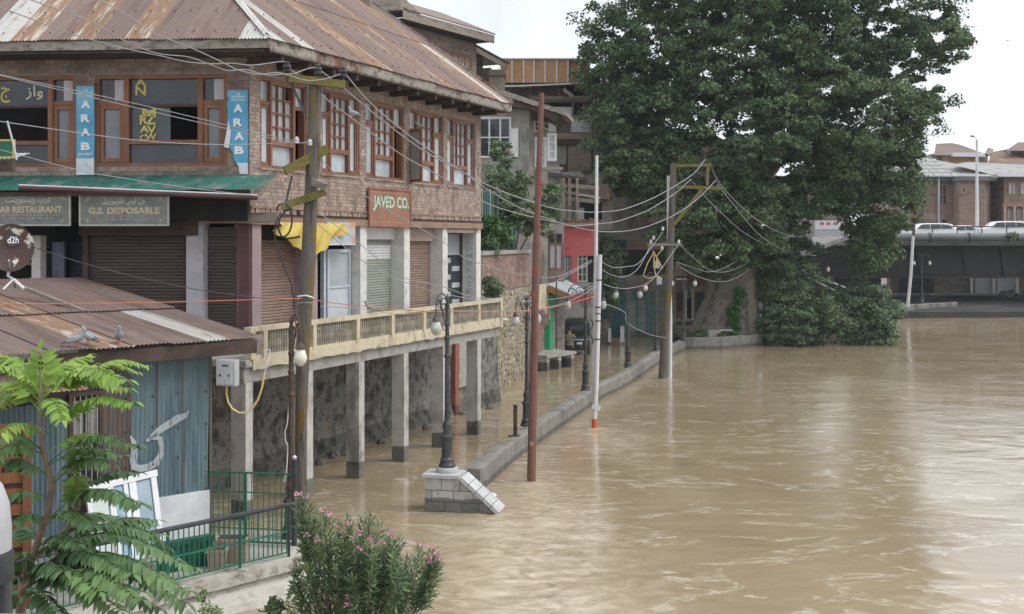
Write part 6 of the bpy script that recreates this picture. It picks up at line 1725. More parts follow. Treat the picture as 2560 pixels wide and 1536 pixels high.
part(pf, 'side_block', MB().fbox(PFm, pl_ + .27, pl_ + .55, -.5, .66, -2.2, -.6), conc_m)

# red house with a ruined terrace above
RYH = 66.0
RF = FY_(1410, RYH)
rh = thing('red_house', 'small house with a red painted upper wall and pale green windows', 'house', (RF.o.x, RYH, 0))
red_m = M('red_wall', [(.40, .075, .085), (.50, .115, .125), (.44, .12, .12)], 1.4, .8, .1, 8, stain=((.42, .27, .25), 2, .62, .74, (2.5, 1, .7)))
pbox(rh, 'upper_wall', RF, 1410, 1486, 566, 640, -3, 0, red_m)
pbox(rh, 'mullion', RF, 1428, 1443, 640, 708, -3, 0, red_m)
pbox(rh, 'recess', RF, 1405, 1490, 640, 712, -3.2, -.6, dark_m)
pbox(rh, 'lower_panel', RF, 1424, 1476, 736, 754, -3, .05, red_m)
pbox(rh, 'lower_wall', RF, 1408, 1484, 708, 880, -3, 0, plaster_g)
paleg = M('pale_green_frame', [(.33, .35, .29), (.42, .44, .37)], 3, .7, .1)
win(rh, RF, 1411, 1428, 629, 706, paleg, glass_dark, 2, 4, -.15, .09); win(rh, RF, 1443, 1469, 629, 706, paleg, glass_dark, 2, 4, -.15, .09)
pbox(rh, 'cornice', RF, 1406, 1490, 558, 567, -3, .25, wood_beam)
TY = 68.5
TF2 = FY_(1410, TY)
te = thing('terrace_house', 'ruined timber gallery house above the red wall', 'house', (TF2.o.x, TY, 6.5))
pbox(te, 'back_wall', TF2, 1405, 1530, 430, 575, -4, -1.6, plaster_g)
pbox(te, 'opening', TF2, 1452, 1505, 505, 556, -1.6, -1.5, dark_m)
pbox(te, 'door', TF2, 1445, 1460, 520, 556, -1.5, -1.4, white_p)
pbox(te, 'gable_bricks', TF2, 1440, 1524, 462, 498, -1.5, -.3, brick_far)
part(te, 'tin_roof', MB().hexa([P(1410, 482, 68), P(1500, 498, 68), P(1505, 490, 70), P(1412, 474, 70), P(1410, 479, 68), P(1500, 495, 68), P(1505, 487, 70), P(1412, 471, 70)]), white_pl)
part(te, 'tin_roof', MB().hexa([P(1372, 442, 68), P(1466, 452, 68), P(1466, 446, 71), P(1372, 434, 71), P(1372, 438, 68), P(1466, 449, 68), P(1466, 443, 71), P(1372, 430, 71)]), wood_dark)
for x_ in (1409, 1424, 1443): part(te, 'post', MB().beam(P(x_, 575, 67.8), P(x_, 446, 67.8), .16, .16), wood_grey)
for y_ in (463, 497, 552): part(te, 'rail_beam', MB().beam(P(1408, y_, 67.9), P(1500, y_ + 8, 67.9), .14, .22), wood_beam if y_ > 550 else wood_grey)
for k_ in range(9): part(te, 'loose_board', MB().beam(P(1412 + k_ * 10, 548 + (k_ % 3) * 3, 67.6), P(1424 + k_ * 10, 552 + (k_ % 2) * 4, 67.2), .08, .12), wood_beam if k_ % 2 else wood_grey)
# tall ruined house with an orange sheeted box on its roof
HY = 76.0
HF2 = FY_(1300, HY)
dh = thing('ruined_tall_house', 'tall dilapidated house with orange sheeted box on the roof', 'house', (HF2.o.x, HY, 4))
pbox(dh, 'wall', HF2, 1330, 1620, 290, 600, -6, 0, plaster_g)
pbox(dh, 'upper_back', HF2, 1330, 1620, 215, 290, -6, -2.2, dark_m)
brown_sheet = M('orange_sheet', [(.36, .19, .085), (.44, .25, .12), (.40, .235, .13)], .8, .7, .05, 6, rnd=.08)
for i_, (a_, b_) in enumerate(((1251, 1280), (1280, 1309), (1309, 1335), (1335, 1363), (1363, 1392), (1392, 1420), (1420, 1448), (1448, 1474))):
    pbox(dh, 'box_sheet', HF2, a_ + .6, b_ - .6, 151 - i_ * .6 if i_ < 6 else 148 + (i_ - 5) * 2, 207, -3, .0 - (0 if i_ < 6 else (i_ - 5) * .3), brown_sheet)
    pbox(dh, 'box_batten', HF2, b_ - 1.5, b_ + 1.5, 150 - i_ * .5 if i_ < 6 else 149, 207, .001, .06, zinc_m)
pbox(dh, 'box_rim', HF2, 1250, 1475, 146, 151, -3.1, .08, wood_grey)
part(dh, 'tin_eave', MB().hexa([P(1246, 219, 75.2), P(1466, 210, 75.2), P(1475, 204, 79), P(1250, 207, 79), P(1246, 216, 75.2), P(1466, 207, 75.2), P(1475, 201, 79), P(1250, 204, 79)]), zinc_m)
pbox(dh, 'attic_wall', HF2, 1248, 1410, 218, 252, -2, -.9, old_timber)
for x_ in (1326, 1350, 1398, 1412): pbox(dh, 'attic_stud', HF2, x_ - 2.5, x_ + 2.5, 216, 252, -.9, -.7, wood_grey)
part(dh, 'attic_brace', MB().beam(P(1408, 224, 75.4), P(1432, 242, 75.4), .2, .2), wood_grey)
for y0_, y1_, m_ in ((240, 249, wood_grey), (250, 255, old_timber), (288, 293, wood_grey)): pbox(dh, 'gallery_beam', HF2, 1330, 1475, y0_, y1_, -.9, .05, m_)
for x_ in (1432, 1460, 1490, 1520): pbox(dh, 'gallery_post', HF2, x_ - 2, x_ + 2, 255, 290, -.5, -.2, wood_grey)
pbox(dh, 'gallery_sheet', HF2, 1375, 1430, 268, 292, -.6, -.45, zinc_m)
for k_, (x0_, x1_, m_) in enumerate(((1372, 1390, white_pl), (1390, 1428, tin_rust), (1428, 1475, zinc_m), (1475, 1520, shutter_br))):
    shutter(dh, HF2, HF2.at(x0_, 300)[0], HF2.at(x1_, 300)[0], pz(331, HY), pz(295, HY), m_, .05, .12, 'gallery_cladding')
pbox(dh, 'brick_band', HF2, 1391, 1520, 332, 364, .0, .08, brick_far)
pbox(dh, 'shadow_band', HF2, 1391, 1470, 348, 364, .08, .12, wood_dark)
for x_ in (1418, 1480): pbox(dh, 'timber_stud', HF2, x_ - 2, x_ + 2, 364, 455, .0, .08, wood_dark)
pbox(dh, 'brick_panel', HF2, 1420, 1478, 366, 470, .0, .04, brick_far)
win(dh, HF2, 1398, 1415, 412, 445, wood_dark, M('blue_pane', [(.02, .06, .12), (.04, .09, .17)], 2, .3, 0), 2, 2, .03, .1)
part(dh, 'lean_to_tin', MB().hexa([P(1371, 432, 74), P(1402, 434, 74), P(1398, 415, 75.5), P(1371, 415, 75.5), P(1371, 429, 74), P(1402, 431, 74), P(1398, 412, 75.5), P(1371, 412, 75.5)]), zinc_m)
pbox(dh, 'aerial', HF2, 1243, 1252, 170, 171, -1, -.9, iron_m)
sd_ = thing('side_shed', 'grey weathered shed between the brick house and the orange box', 'shed', P(1240, 240, 70))
SDF = FY_(1240, 70); pbox(sd_, 'wall', SDF, 1222, 1262, 188, 300, -2, 0, wood_grey); pbox(sd_, 'roof', SDF, 1222, 1264, 174, 188, -2.2, .3, old_timber)

# dark row behind the trees, teal fence and shutter shop
DRF = FY_(1480, 84)
dr = thing('shaded_brick_row', 'dark brick and timber row in the shade of the big tree', 'house', P(1600, 900, 84))
pbox(dr, 'wall', DRF, 1340, 1790, 330, 880, -3, 0, brick_far)
for y_ in (510, 560, 640, 690): pbox(dr, 'timber_band', DRF, 1480, 1790, y_, y_ + 8, .0, .08, wood_dark)
pbox(dr, 'teal_sheet', DRF, 1518, 1566, 575, 622, .09, .15, teal)
pbox(dr, 'stall_opening', DRF, 1540, 1680, 625, 690, .085, .12, dark_m)
pbox(dr, 'plaster_pier', DRF, 1548, 1556, 640, 720, .13, .3, conc_m)
for x_ in (1500, 1600, 1660): win(dr, DRF, x_, x_ + 26, 455, 500, wood_dark, glass_dark, 2, 1, .1, .1)
gfx = thing('teal_tin_fence', 'deep teal corrugated tin fence beside the white poles', 'fence', P(1530, 850, 71))
GFF = FY_(1497, 71)
for i_ in range(3):
    a_ = GFF.at(1494 + i_ * 23, 800)[0]; b_ = GFF.at(1494 + (i_ + 1) * 23, 800)[0]
    tin(gfx, teal, GFF, a_, b_ + .02, pz(845, 71), pz(706 - i_ * 4, 71), .01 * i_, .13, .025)
pbox(gfx, 'base_wall', GFF, 1496, 1526, 800, 862, -.3, .5, wall_stain)
for x0_, x1_ in ((1520, 1528), (1551, 1561)): pbox(gfx, 'white_post', GFF, x0_, x1_, 816 if x0_ > 1530 else 822, 856, .3, .6, white_pl)
shp = thing('shutter_shop', 'row of pale green roller shutters under a rusty tiled roof', 'shop', P(1600, 846, 75))
SSF = FY_(1560, 75.5)
pbox(shp, 'wall', SSF, 1556, 1690, 690, 870, -2.5, -.3, conc_m)
tealp = M('faded_teal', [(.07, .17, .155), (.12, .23, .21)], 2, .7, .1)
pale_sh = M('pale_green_shutter', [(.23, .29, .26), (.31, .36, .33)], 2, .6, .1, wet=(.3, .6))
for a_, b_ in ((1561, 1592), (1595, 1617), (1632, 1668)): shutter(shp, SSF, SSF.at(a_, 800)[0], SSF.at(b_, 800)[0], -.3, pz(748, 75.5), pale_sh if a_ < 1630 else shutter_gn, -.2, .11)
pbox(shp, 'lintel', SSF, 1556, 1632, 733, 748, -.29, .05, tealp)
for a_, b_ in ((1592, 1595), (1617, 1631)): pbox(shp, 'pier', SSF, a_, b_, 748, 880, -.29, .0, tealp)
tile_m = M('rusty_tile', [(.20, .085, .045), (.30, .14, .075)], 3, .85, .3, 10, rnd=.2)
for i_ in range(16):
    x_ = 1532 + i_ * 6.2
    part(shp, 'roof_tile', MB().beam(P(x_, 722 - i_ * .5, 74.6), P(x_ + 1, 700 - i_ * .3, 77.2), .16, .07), tile_m)
for k_ in range(7):
    cx_, cy_ = 1550 + k_ * 16, 696
    part(shp, 'scrap_hoop', MB().tube([P(cx_ + 10 * math.cos(q * .42), cy_ - 9 * math.sin(q * .42), 76.5) for q in range(8)], .05, 5), iron_m)
gv = thing('green_shuttered_house', 'plaster house with dark green shutters beside the trunk', 'house', P(1720, 840, 80))
GVF = FY_(1675, 80)
pbox(gv, 'wall', GVF, 1672, 1775, 700, 880, -3, 0, M('mauve_plaster_old', [(.19, .165, .15), (.28, .25, .225)], 1.2, .9, .2))
for a_, b_ in ((1690, 1708), (1737, 1762)):
    w_ = win(gv, GVF, a_, b_, 729, 780, wood_red, teal, 3, 1, .03, .06)
pbox(gv, 'doorway', GVF, 1718, 1727, 746, 796, .01, .06, dark_m)
for x_ in (1730, 1713): pbox(gv, 'pipe', GVF, x_, x_ + 4, 725, 800, .02, .15, white_pl)
pbox(gv, 'ledge', GVF, 1680, 1740, 800, 806, .0, .5, conc_m)
nbd = thing('brown_notice_board', 'blank brown board on the wall left of the trunk', 'sign', P(1743, 718, 76))
part(nbd, 'board', MB().hexa([P(1717, 719, 76), P(1764, 715, 76), P(1764, 715, 76.1), P(1717, 719, 76.1), P(1716, 683, 76), P(1771, 682, 76), P(1771, 682, 76.1), P(1716, 683, 76.1)]), M('brown_board', [(.22, .14, .11), (.28, .185, .15)], 1, .7, 0))
for x_ in (1722, 1760): part(nbd, 'bracket', MB().beam(P(x_, 716, 76.1), P(x_, 740, 76.1), .06, .06), iron_m)

# ------------------------------------------------------------------ road bridge and the bank under it
BY = 100.0
br = thing('road_bridge', 'grey concrete road bridge with dark girders crossing behind the trees', 'bridge', P(2400, 790, BY))
bx0, bx1 = (2030 - 1280) / F * BY, 75.0
def zB(py): return pz(py, BY)
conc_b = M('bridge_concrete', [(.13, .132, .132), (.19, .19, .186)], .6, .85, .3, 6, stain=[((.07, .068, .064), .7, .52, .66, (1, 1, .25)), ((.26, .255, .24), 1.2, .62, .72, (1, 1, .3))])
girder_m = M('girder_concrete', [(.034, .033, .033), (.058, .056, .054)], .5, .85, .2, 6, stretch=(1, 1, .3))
part(br, 'deck_slab', MB().box(bx0, bx1, BY, BY + 11, zB(614), zB(605)), conc_b)
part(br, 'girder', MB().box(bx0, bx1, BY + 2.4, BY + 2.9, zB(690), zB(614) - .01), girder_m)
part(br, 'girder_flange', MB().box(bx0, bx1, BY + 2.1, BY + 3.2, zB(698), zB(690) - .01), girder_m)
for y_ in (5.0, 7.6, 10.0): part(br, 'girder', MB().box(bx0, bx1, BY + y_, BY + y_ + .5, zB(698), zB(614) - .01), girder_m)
for x_ in (2290, 2405, 2500): part(br, 'stiffener', MB().prism([P(x_, 620, BY + 2.2), P(x_ + 14, 620, BY + 2.2), P(x_ + 20, 688, BY + 2.2), P(x_ + 10, 688, BY + 2.2)], (0, .2, 0)), girder_m)
part(br, 'water_main', MB().tube([(bx0 + 3, BY - .3, zB(594)), (bx1, BY - .3, zB(594.5))], .34, 16), M('pipe_grey', [(.09, .105, .108), (.14, .155, .158)], .8, .5, .1), 40)
for i_ in range(9):
    x_ = bx0 + 3 + i_ * 3.2; part(br, 'pipe_collar', MB().tube([(x_, BY - .3, zB(594)), (x_ + .15, BY - .3, zB(594))], .38, 16), girder_m, 40)
part(br, 'parapet_rail', MB().tube([(P(2330, 0, BY).x, BY + .1, zB(567)), (bx1, BY + .1, zB(567))], .05, 6), black_p)
for i_ in range(12):
    x_ = P(2332 + i_ * 62, 0, BY).x; part(br, 'parapet_post', MB().tube([(x_, BY + .1, zB(605)), (x_, BY + .1, zB(567))], .045, 6), black_p)
part(br, 'parapet_wall', MB().box(bx0, P(2110, 0, BY).x, BY - .05, BY + .15, zB(614), zB(592)), white_pl)
part(br, 'approach_slab', MB().hexa([P(1985, 648, 92), P(2120, 600, 99), P(2150, 600, 104), P(2000, 648, 104), P(1985, 636, 92), P(2120, 590, 99), P(2150, 590, 104), P(2000, 636, 104)]), conc_b)
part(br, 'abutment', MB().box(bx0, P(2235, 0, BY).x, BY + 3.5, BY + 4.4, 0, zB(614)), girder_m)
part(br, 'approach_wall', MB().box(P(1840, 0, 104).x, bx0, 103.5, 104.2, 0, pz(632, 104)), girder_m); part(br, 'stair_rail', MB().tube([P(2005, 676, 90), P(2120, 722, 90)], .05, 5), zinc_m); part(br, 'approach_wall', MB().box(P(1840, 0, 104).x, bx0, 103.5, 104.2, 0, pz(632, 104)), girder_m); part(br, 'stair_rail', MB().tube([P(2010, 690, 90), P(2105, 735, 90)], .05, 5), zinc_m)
mb = MB(); mb.hexa([(bx0 - 12, 88, -1), (bx0 + 6, 93.5, -1), (95, 99, -1), (95, 125, -1), (bx0 - 12, 86, .4), (bx0 + 6, 93.8, .45), (95, 99.5, .45), (95, 125, 1.4)])
mb.hexa([(bx0 - 12, 86, -1), (95, 125, -1), (60, 126, -1), (bx0 - 14, 126, -1), (bx0 - 12, 86, .4), (95, 125, 1.4), (60, 126, 1.4), (bx0 - 14, 126, 1.4)])
struct('far_bank', mb, M('bank_asphalt', [(.03, .03, .03), (.06, .058, .054)], .5, .95, .2, 4))
ub = thing('underpass_shops', 'shuttered shop fronts seen under the bridge', 'shop', P(2450, 770, 113))
UF = FY_(2300, 113)
pbox(ub, 'wall', UF, 2225, 2620, 600, 790, -1, 0, M('underpass_wall', [(.11, .095, .085), (.16, .14, .125)], .8, .9, .2))
pbox(ub, 'timber_front', UF, 2336, 2428, 697, 745, .0, .1, old_timber)
for a_, b_ in ((2437, 2482), (2492, 2540)):
    shutter(ub, UF, UF.at(a_, 720)[0], UF.at(b_, 720)[0], pz(742, 113), pz(690, 113), M('blue_grey_shutter', [(.34, .37, .41), (.42, .45, .48)], 1, .6, .1), .06, .16)
    pbox(ub, 'sign_strip', UF, a_, b_, 733, 742, .1, .2, M('red_white_sign', [(.45, .42, .40), (.42, .18, .13)], .8, .6, 0))
for x_ in (2430, 2486, 2544): pbox(ub, 'pier', UF, x_ - 3, x_ + 3, 690, 745, .05, .3, white_pl)
pbox(ub, 'dark_void_sheet', UF, 2250, 2330, 690, 760, .05, .15, dark_m)  # near-black colour paints the shade of the void under the bridge
part(ub, 'ramp', MB().hexa([P(2300, 742, 108), P(2480, 770, 106), P(2480, 775, 105), P(2300, 752, 105), P(2330, 735, 112), P(2480, 752, 112), P(2480, 757, 106), P(2305, 742, 106)]), conc_b)

# brick houses beyond the bridge
BRY = 122.0
far_brick2 = M('warm_far_brick', [(.22, .145, .112), (.30, .21, .17), (.26, .185, .15)], .45, .9, .4, 6, stretch=(1, 1, 5), stain=((.42, .37, .33), .4, .55, .72, (1, 1, 2)))
hA = thing('bridge_brick_house', 'brick house with grey shingle roof and arched windows beyond the bridge', 'house', P(2360, 600, BRY))
AF = FY_(2230, BRY)
pbox(hA, 'wall', AF, 2215, 2385, 452, 640, -6, 0, far_brick2)
AF2 = FY_(2385, BRY, -42); 
part(hA, 'bay_wall', MB().prism([P(2380, 0, 122) * V((1, 1, 0)), P(2398, 0, 119.5) * V((1, 1, 0)), P(2462, 0, 119.5) * V((1, 1, 0)), P(2478, 0, 123) * V((1, 1, 0)), P(2470, 0, 128) * V((1, 1, 0)), P(2380, 0, 128) * V((1, 1, 0))], (0, 0, pz(450, 121))), far_brick2)
pbox(hA, 'side_wall', AF, 2465, 2512, 448, 640, -6, -2.2, M('far_brick_deep', [(.19, .14, .12), (.25, .19, .165)], .5, .9, .4, 6, stretch=(1, 1, 5)))
pbox(hA, 'eave', AF, 2200, 2400, 441, 452, -6, .7, M('eave_green', [(.05, .16, .13), (.09, .22, .18)], .6, .6, 0))
pbox(hA, 'eave', AF, 2400, 2492, 441, 452, -6, 2.9, conc_b)
shingle = M('grey_shingle', [(.22, .22, .22), (.36, .36, .35), (.28, .275, .27)], 1.0, .8, .3, 5, stretch=(1, 1, 2))
part(hA, 'roof', MB().add([P(2190, 443, 120.9), P(2402, 443, 120.9), P(2496, 444, 118.6), P(2400, 412, 128), P(2330, 398, 131), P(2300, 392, 132), P(2190, 400, 131)], [(0, 1, 4, 5, 6), (1, 2, 3, 4)]), shingle)
for r_ in range(5):
    t_ = r_ / 5
    for c_ in range(9):
        a_ = V(P(2200, 443, 120.9)).lerp(P(2200, 400, 131), t_); b_ = V(P(2402, 443, 120.9)).lerp(P(2330, 398, 131), t_)
        p_ = a_.lerp(b_, c_ / 9); q_ = a_.lerp(b_, (c_ + .94) / 9); up_ = (V(P(2200, 400, 131)) - V(P(2200, 443, 120.9))) * .21
        part(hA, 'shingle', MB().add([p_ + UP * .12, q_ + UP * .1, q_ + up_ + UP * .05, p_ + up_ + UP * .06, p_ + UP * .02, q_ + UP * .0], [(0, 1, 2, 3), (0, 4, 5, 1)]), shingle)
pink_t = M('pink_timber', [(.30, .18, .135), (.38, .24, .185)], 2, .7, .1)
for x0_, x1_, y0_, y1_ in ((2291, 2319, 461, 513), (2346, 2368, 461, 513)): win(hA, AF, x0_, x1_, y0_, y1_, pink_t, glass_dark, 2, 2, .05, .12)
for x0_, x1_ in ((2288, 2318), (2350, 2368)):
    pts_ = [P(x0_ + (x1_ - x0_) * (.5 - .5 * math.cos(math.pi * q / 8)), 568 - 20 * math.sin(math.pi * q / 8) ** .8, BRY - .05) for q in range(9)]
    part(hA, 'arch_window', MB().prism(pts_, (0, -.06, 0)), glass_dark)
    part(hA, 'arch_trim', MB().tube(pts_, .1, 5), pink_t)
win(hA, FY_(2400, 119.4), 2402, 2416, 466, 485, pink_t, glass_dark, 1, 1, .05, .14)
part(hA, 'downpipe', MB().tube([P(2347, 444, 121.3), P(2347, 600, 121.8)], .09, 6), white_p)
part(hA, 'downpipe', MB().tube([P(2259, 470, 121.3), P(2259, 600, 121.8)], .09, 6), white_p)
hB = thing('right_brick_wing', 'brick wing with pink pillared porch at the picture\'s right edge', 'house', P(2550, 600, 121))
WF = FY_(2510, 121)
pbox(hB, 'wall', WF, 2510, 2660, 443, 640, -6, 0, far_brick2)
pbox(hB, 'eave', WF, 2495, 2660, 432, 443, -6, .8, white_p)
part(hB, 'roof', MB().add([P(2380, 412, 124), P(2500, 442, 119.8), P(2660, 442, 119.8), P(2660, 418, 128), P(2420, 405, 130)], [(0, 1, 2, 3, 4)]), shingle)
win(hB, WF, 2520, 2541, 455, 488, pink_t, glass_m, 2, 1, .05, .12); win(hB, WF, 2549, 2580, 455, 488, pink_t, glass_m, 2, 1, .05, .12)
pbox(hB, 'cornice', WF, 2508, 2660, 508, 517, .0, .4, pink_t)
for x_ in (2510, 2534, 2558): pbox(hB, 'porch_pillar', WF, x_, x_ + 6, 517, 600, .0, .4, M('pink_plaster', [(.44, .30, .24), (.52, .37, .31)], 2, .8, 0))
win(hB, WF, 2517, 2532, 521, 570, pink_t, glass_m, 2, 2, .05, .12); win(hB, WF, 2541, 2556, 521, 570, pink_t, glass_m, 2, 2, .05, .12)
win(hA, FY_(2465, 124.4), 2470, 2490, 455, 487, pink_t, glass_dark, 2, 1, .05, .12); win(hA, FY_(2465, 124.4), 2474, 2492, 530, 566, pink_t, glass_dark, 2, 1, .05, .12)
hC = thing('brown_roof_house', 'house with brown tin roof and orange attic above the grey shingles', 'house', P(2380, 600, 134))
CF = FY_(2340, 134)
pbox(hC, 'wall', CF, 2330, 2470, 385, 640, -6, 0, plaster_g)
pbox(hC, 'attic', CF, 2372, 2450, 389, 414, .0, 2.2, M('orange_boarding', [(.36, .21, .10), (.44, .27, .14)], 1, .7, .1))
part(hC, 'roof', MB().add([P(2335, 388, 131), P(2480, 391, 131), P(2400, 362, 138), P(2380, 358, 139), P(2340, 360, 139)], [(0, 1, 2, 3, 4)]), M('far_brown_tin', [(.13, .088, .072), (.185, .13, .11)], .5, .6, .1))
pbox(hC, 'roof_lip', CF, 2382, 2464, 382, 392, 2.0, 3.0, white_p)
part(hC, 'roof_slope', MB().hexa([P(2462, 388, 131), P(2480, 386, 131), P(2484, 376, 133), P(2470, 372, 138), P(2462, 385, 131), P(2480, 383, 131), P(2484, 373, 133), P(2470, 369, 138)]), wood_grey)
hD = thing('rusty_roof_house', 'house with rust-streaked tin roof at the picture\'s right edge', 'house', P(2540, 600, 140))
DF = FY_(2470, 140)
pbox(hD, 'wall', DF, 2525, 2680, 372, 640, -6, 0, plaster_g)
part(hD, 'lower_roof', MB().add([P(2466, 418, 132), P(2600, 436, 126), P(2620, 400, 140), P(2530, 378, 142), P(2480, 380, 142)], [(0, 1, 2, 3, 4)]), M('far_rust_tin', [(.15, .085, .055), (.22, .13, .085)], .5, .7, .1, stain=((.36, .27, .2), .5, .58, .66, (3, .4, 1))))
part(hD, 'upper_roof', MB().add([P(2514, 377, 137), P(2680, 379, 137), P(2680, 356, 144), P(2545, 356, 144)], [(0, 1, 2, 3)]), MATS['far_brown_tin'])
win(hD, DF, 2530, 2556, 384, 402, wood_dark, glass_dark, 3, 1, .05, .15)
pale_b = thing('pale_far_building', 'pale building glimpsed through the chinar branches', 'building', P(2030, 600, 130))
PBF = FY_(1960, 130)
pbox(pale_b, 'wall', PBF, 1940, 2120, 470, 640, -6, 0, M('pale_far_wall', [(.24, .215, .20), (.32, .29, .27)], .4, .85, .1))
pbox(pale_b, 'roof', PBF, 1930, 2130, 440, 470, -7, .6, MATS['far_brown_tin'])
for x_ in (1965, 2005, 2045, 2085): win(pale_b, PBF, x_, x_ + 20, 490, 530, pink_t, glass_dark, 2, 1, .05, .15)
hd = thing('white_hoarding', 'white advertising boarding on the bridge behind the leaves', 'hoarding', P(2070, 590, 104))
HDF = FY_(2035, 104)
pbox(hd, 'panel', HDF, 2038, 2112, 552, 574, -.1, 0, white_p); pbox(hd, 'skirt', HDF, 2036, 2112, 576, 592, -.1, 0, grey_box)
for x_ in (2050, 2066, 2084): pbox(hd, 'red_lettering', HDF, x_, x_ + 10, 556, 563, .0, .01, red_m)

lp = thing('bridge_light_pole', 'tall white light pole on the bridge', 'street lamp', P(2442, 600, 106))
part(lp, 'pole', MB().tube([P(2443, 605, 106), P(2442, 350, 106)], [.16, .1], 10), pole_white, 40)
part(lp, 'arm', MB().tube([P(2442, 352, 106), P(2439, 345, 106), P(2433, 341, 106)], .04, 6), pole_white)
part(lp, 'lamp_head', MB().ell(P(2431, 341, 106), (.2, .15, .08), 8, 6), iron_m, 50)
for y_ in (356, 363): part(lp, 'bracket', MB().beam(P(2439, y_, 106), P(2446, y_, 106), .05, .05), iron_m)

# ------------------------------------------------------------------ cars and motorcycles
def car(px, label, L_=4.0, H_=1.5, suv=False, Y=103.5, flip=1):
    q = P(px, 0, Y); z0_ = zB(605)
    t_ = thing('parked_car', label, 'car', (q.x, Y, z0_), 'white cars standing on the bridge')
    pm = M('car_white', [(.70, .71, .72), (.76, .77, .78)], 1, .25, 0, spec=.6)
    if suv: prof = [(-.5, .30), (-.5, .62), (-.46, .66), (-.34, .70), (-.21, .97), (-.10, 1.0), (.30, 1.0), (.42, .93), (.485, .66), (.5, .6), (.5, .28)]
    else: prof = [(-.5, .30), (-.5, .56), (-.46, .61), (-.28, .67), (-.13, .97), (-.02, 1.0), (.18, .98), (.34, .70), (.47, .66), (.5, .58), (.5, .28)]
    W_ = 1.65
    rings = []
    for k_, (dy, sc, zc) in enumerate(((-W_ / 2, .96, .97), (-W_ / 2 + .12, 1, 1), (W_ / 2 - .12, 1, 1), (W_ / 2, .96, .97))):
        rings.append([V((q.x + flip * x_ * L_ * sc, Y + dy + (.16 if dy < 0 else -.16) * max(0, (h_ - .66) / .34), z0_ + h_ * H_ * zc)) for x_, h_ in prof])
    mb_ = MB(); mb_.loft(rings); part(t_, 'body', mb_, pm, 30)
    def side(pts, name, mat, d=.02):
        mb_ = MB(); 
        mb_.prism([V((q.x + flip * x_ * L_ * .96, Y - W_ / 2 - d + .17 * max(0, (h_ - .66) / .34), z0_ + h_ * H_)) for x_, h_ in pts], (0, .03, 0)); return part(t_, name, mb_, mat)
    if suv: gl = [[(-.30, .71), (-.20, .92), (-.04, .94), (-.04, .71)], [(-.02, .71), (-.02, .94), (.18, .94), (.18, .71)], [(.2, .71), (.2, .94), (.36, .90), (.42, .71)]]
    else: gl = [[(-.24, .69), (-.12, .92), (.0, .94), (.0, .69)], [(.02, .69), (.02, .94), (.16, .93), (.28, .70)]]
    for g_ in gl: side(g_, 'window', glass_dark)
    for x_ in (-.32, .31):
        c_ = V((q.x + flip * x_ * L_, Y - W_ / 2 + .1, z0_ + .3))
        wh = part(t_, 'wheel', MB().tube([c_ - V((0, .12, 0)), c_ + V((0, .1, 0))], .3, 16), tyre_m, 40)
        part(wh, 'rim', MB().tube([c_ - V((0, .13, 0)), c_ - V((0, .11, 0))], .18, 12), zinc_m)
    part(t_, 'tail_lamp', MB().ell(V((q.x + flip * .48 * L_, Y - W_ / 2 + .15, z0_ + .6 * H_)), (.06, .12, .12), 6, 5), orange_m)
    part(t_, 'headlamp', MB().ell(V((q.x - flip * .485 * L_, Y - W_ / 2 + .2, z0_ + .5 * H_)), (.05, .14, .08), 6, 5), globe_c)
    return t_
car(2322, 'white hatchback on the bridge nearest the tree, behind the railing', 4.2, 1.55, True, 102.6)
car(2404, 'low white saloon car between two taller cars on the bridge', 3.9, 1.4, False, 104.8)
car(2508, 'white sport utility vehicle at the right end of the bridge', 4.3, 1.72, True, 102.6)

def motorbike(p_, label, s_=1.0, fl=1):
    t_ = thing('motorcycle', label, 'motorcycle', p_, 'motorcycles parked under the bridge')
    p_ = V(p_)
    X = lambda x, z, y=0: p_ + V((fl * x * s_, y * s_, z * s_))
    for x_ in (-.65, .65):
        mb_ = MB(); pts_ = [X(x_ + .29 * math.cos(a_), .31 + .29 * math.sin(a_)) for a_ in [2 * math.pi * k_ / 14 for k_ in range(15)]]
        mb_.tube(pts_, .06 * s_, 6, False); part(t_, 'wheel', mb_, tyre_m, 50)
    part(t_, 'frame', MB().tube([X(-.65, .31), X(-.2, .45), X(.3, .4), X(.45, .95), X(.65, .31)], .04 * s_, 6).tube([X(-.6, .75), X(.0, .6), X(.42, .85)], .04 * s_, 6), iron_m)
    part(t_, 'engine', MB().ell(X(.05, .42), (.22 * s_, .12 * s_, .18 * s_), 8, 6), iron_m)
    part(t_, 'tank', MB().ell(X(.18, .82), (.27 * s_, .13 * s_, .14 * s_), 10, 7), navy_m, 60)
    part(t_, 'seat', MB().ell(X(-.38, .80), (.40 * s_, .12 * s_, .075 * s_), 10, 6), tyre_m, 60)
    part(t_, 'handlebar', MB().tube([X(.40, 1.12, -.33), X(.45, 1.05, -.1), X(.45, 1.05, .1), X(.40, 1.12, .33)], .02 * s_, 5), iron_m)
    part(t_, 'headlamp', MB().ell(X(.56, .95), (.1 * s_, .1 * s_, .1 * s_), 8, 6), globe_c)
    part(t_, 'mirror', MB().ell(X(.40, 1.28, -.3), (.03 * s_, .07 * s_, .05 * s_), 6, 5), tyre_m)
    part(t_, 'mudguard', MB().tube([X(-.95, .5), X(-.75, .68), X(-.5, .62)], .05 * s_, 5), navy_m)
mz = .75
motorbike((P(2522, 0, 104).x, 104, mz), 'dark motorcycle under the bridge, left of the pair', 1.05)
motorbike((P(2576, 0, 103.4).x, 103.4, mz), 'dark motorcycle under the bridge, cut by the picture edge', 1.05)

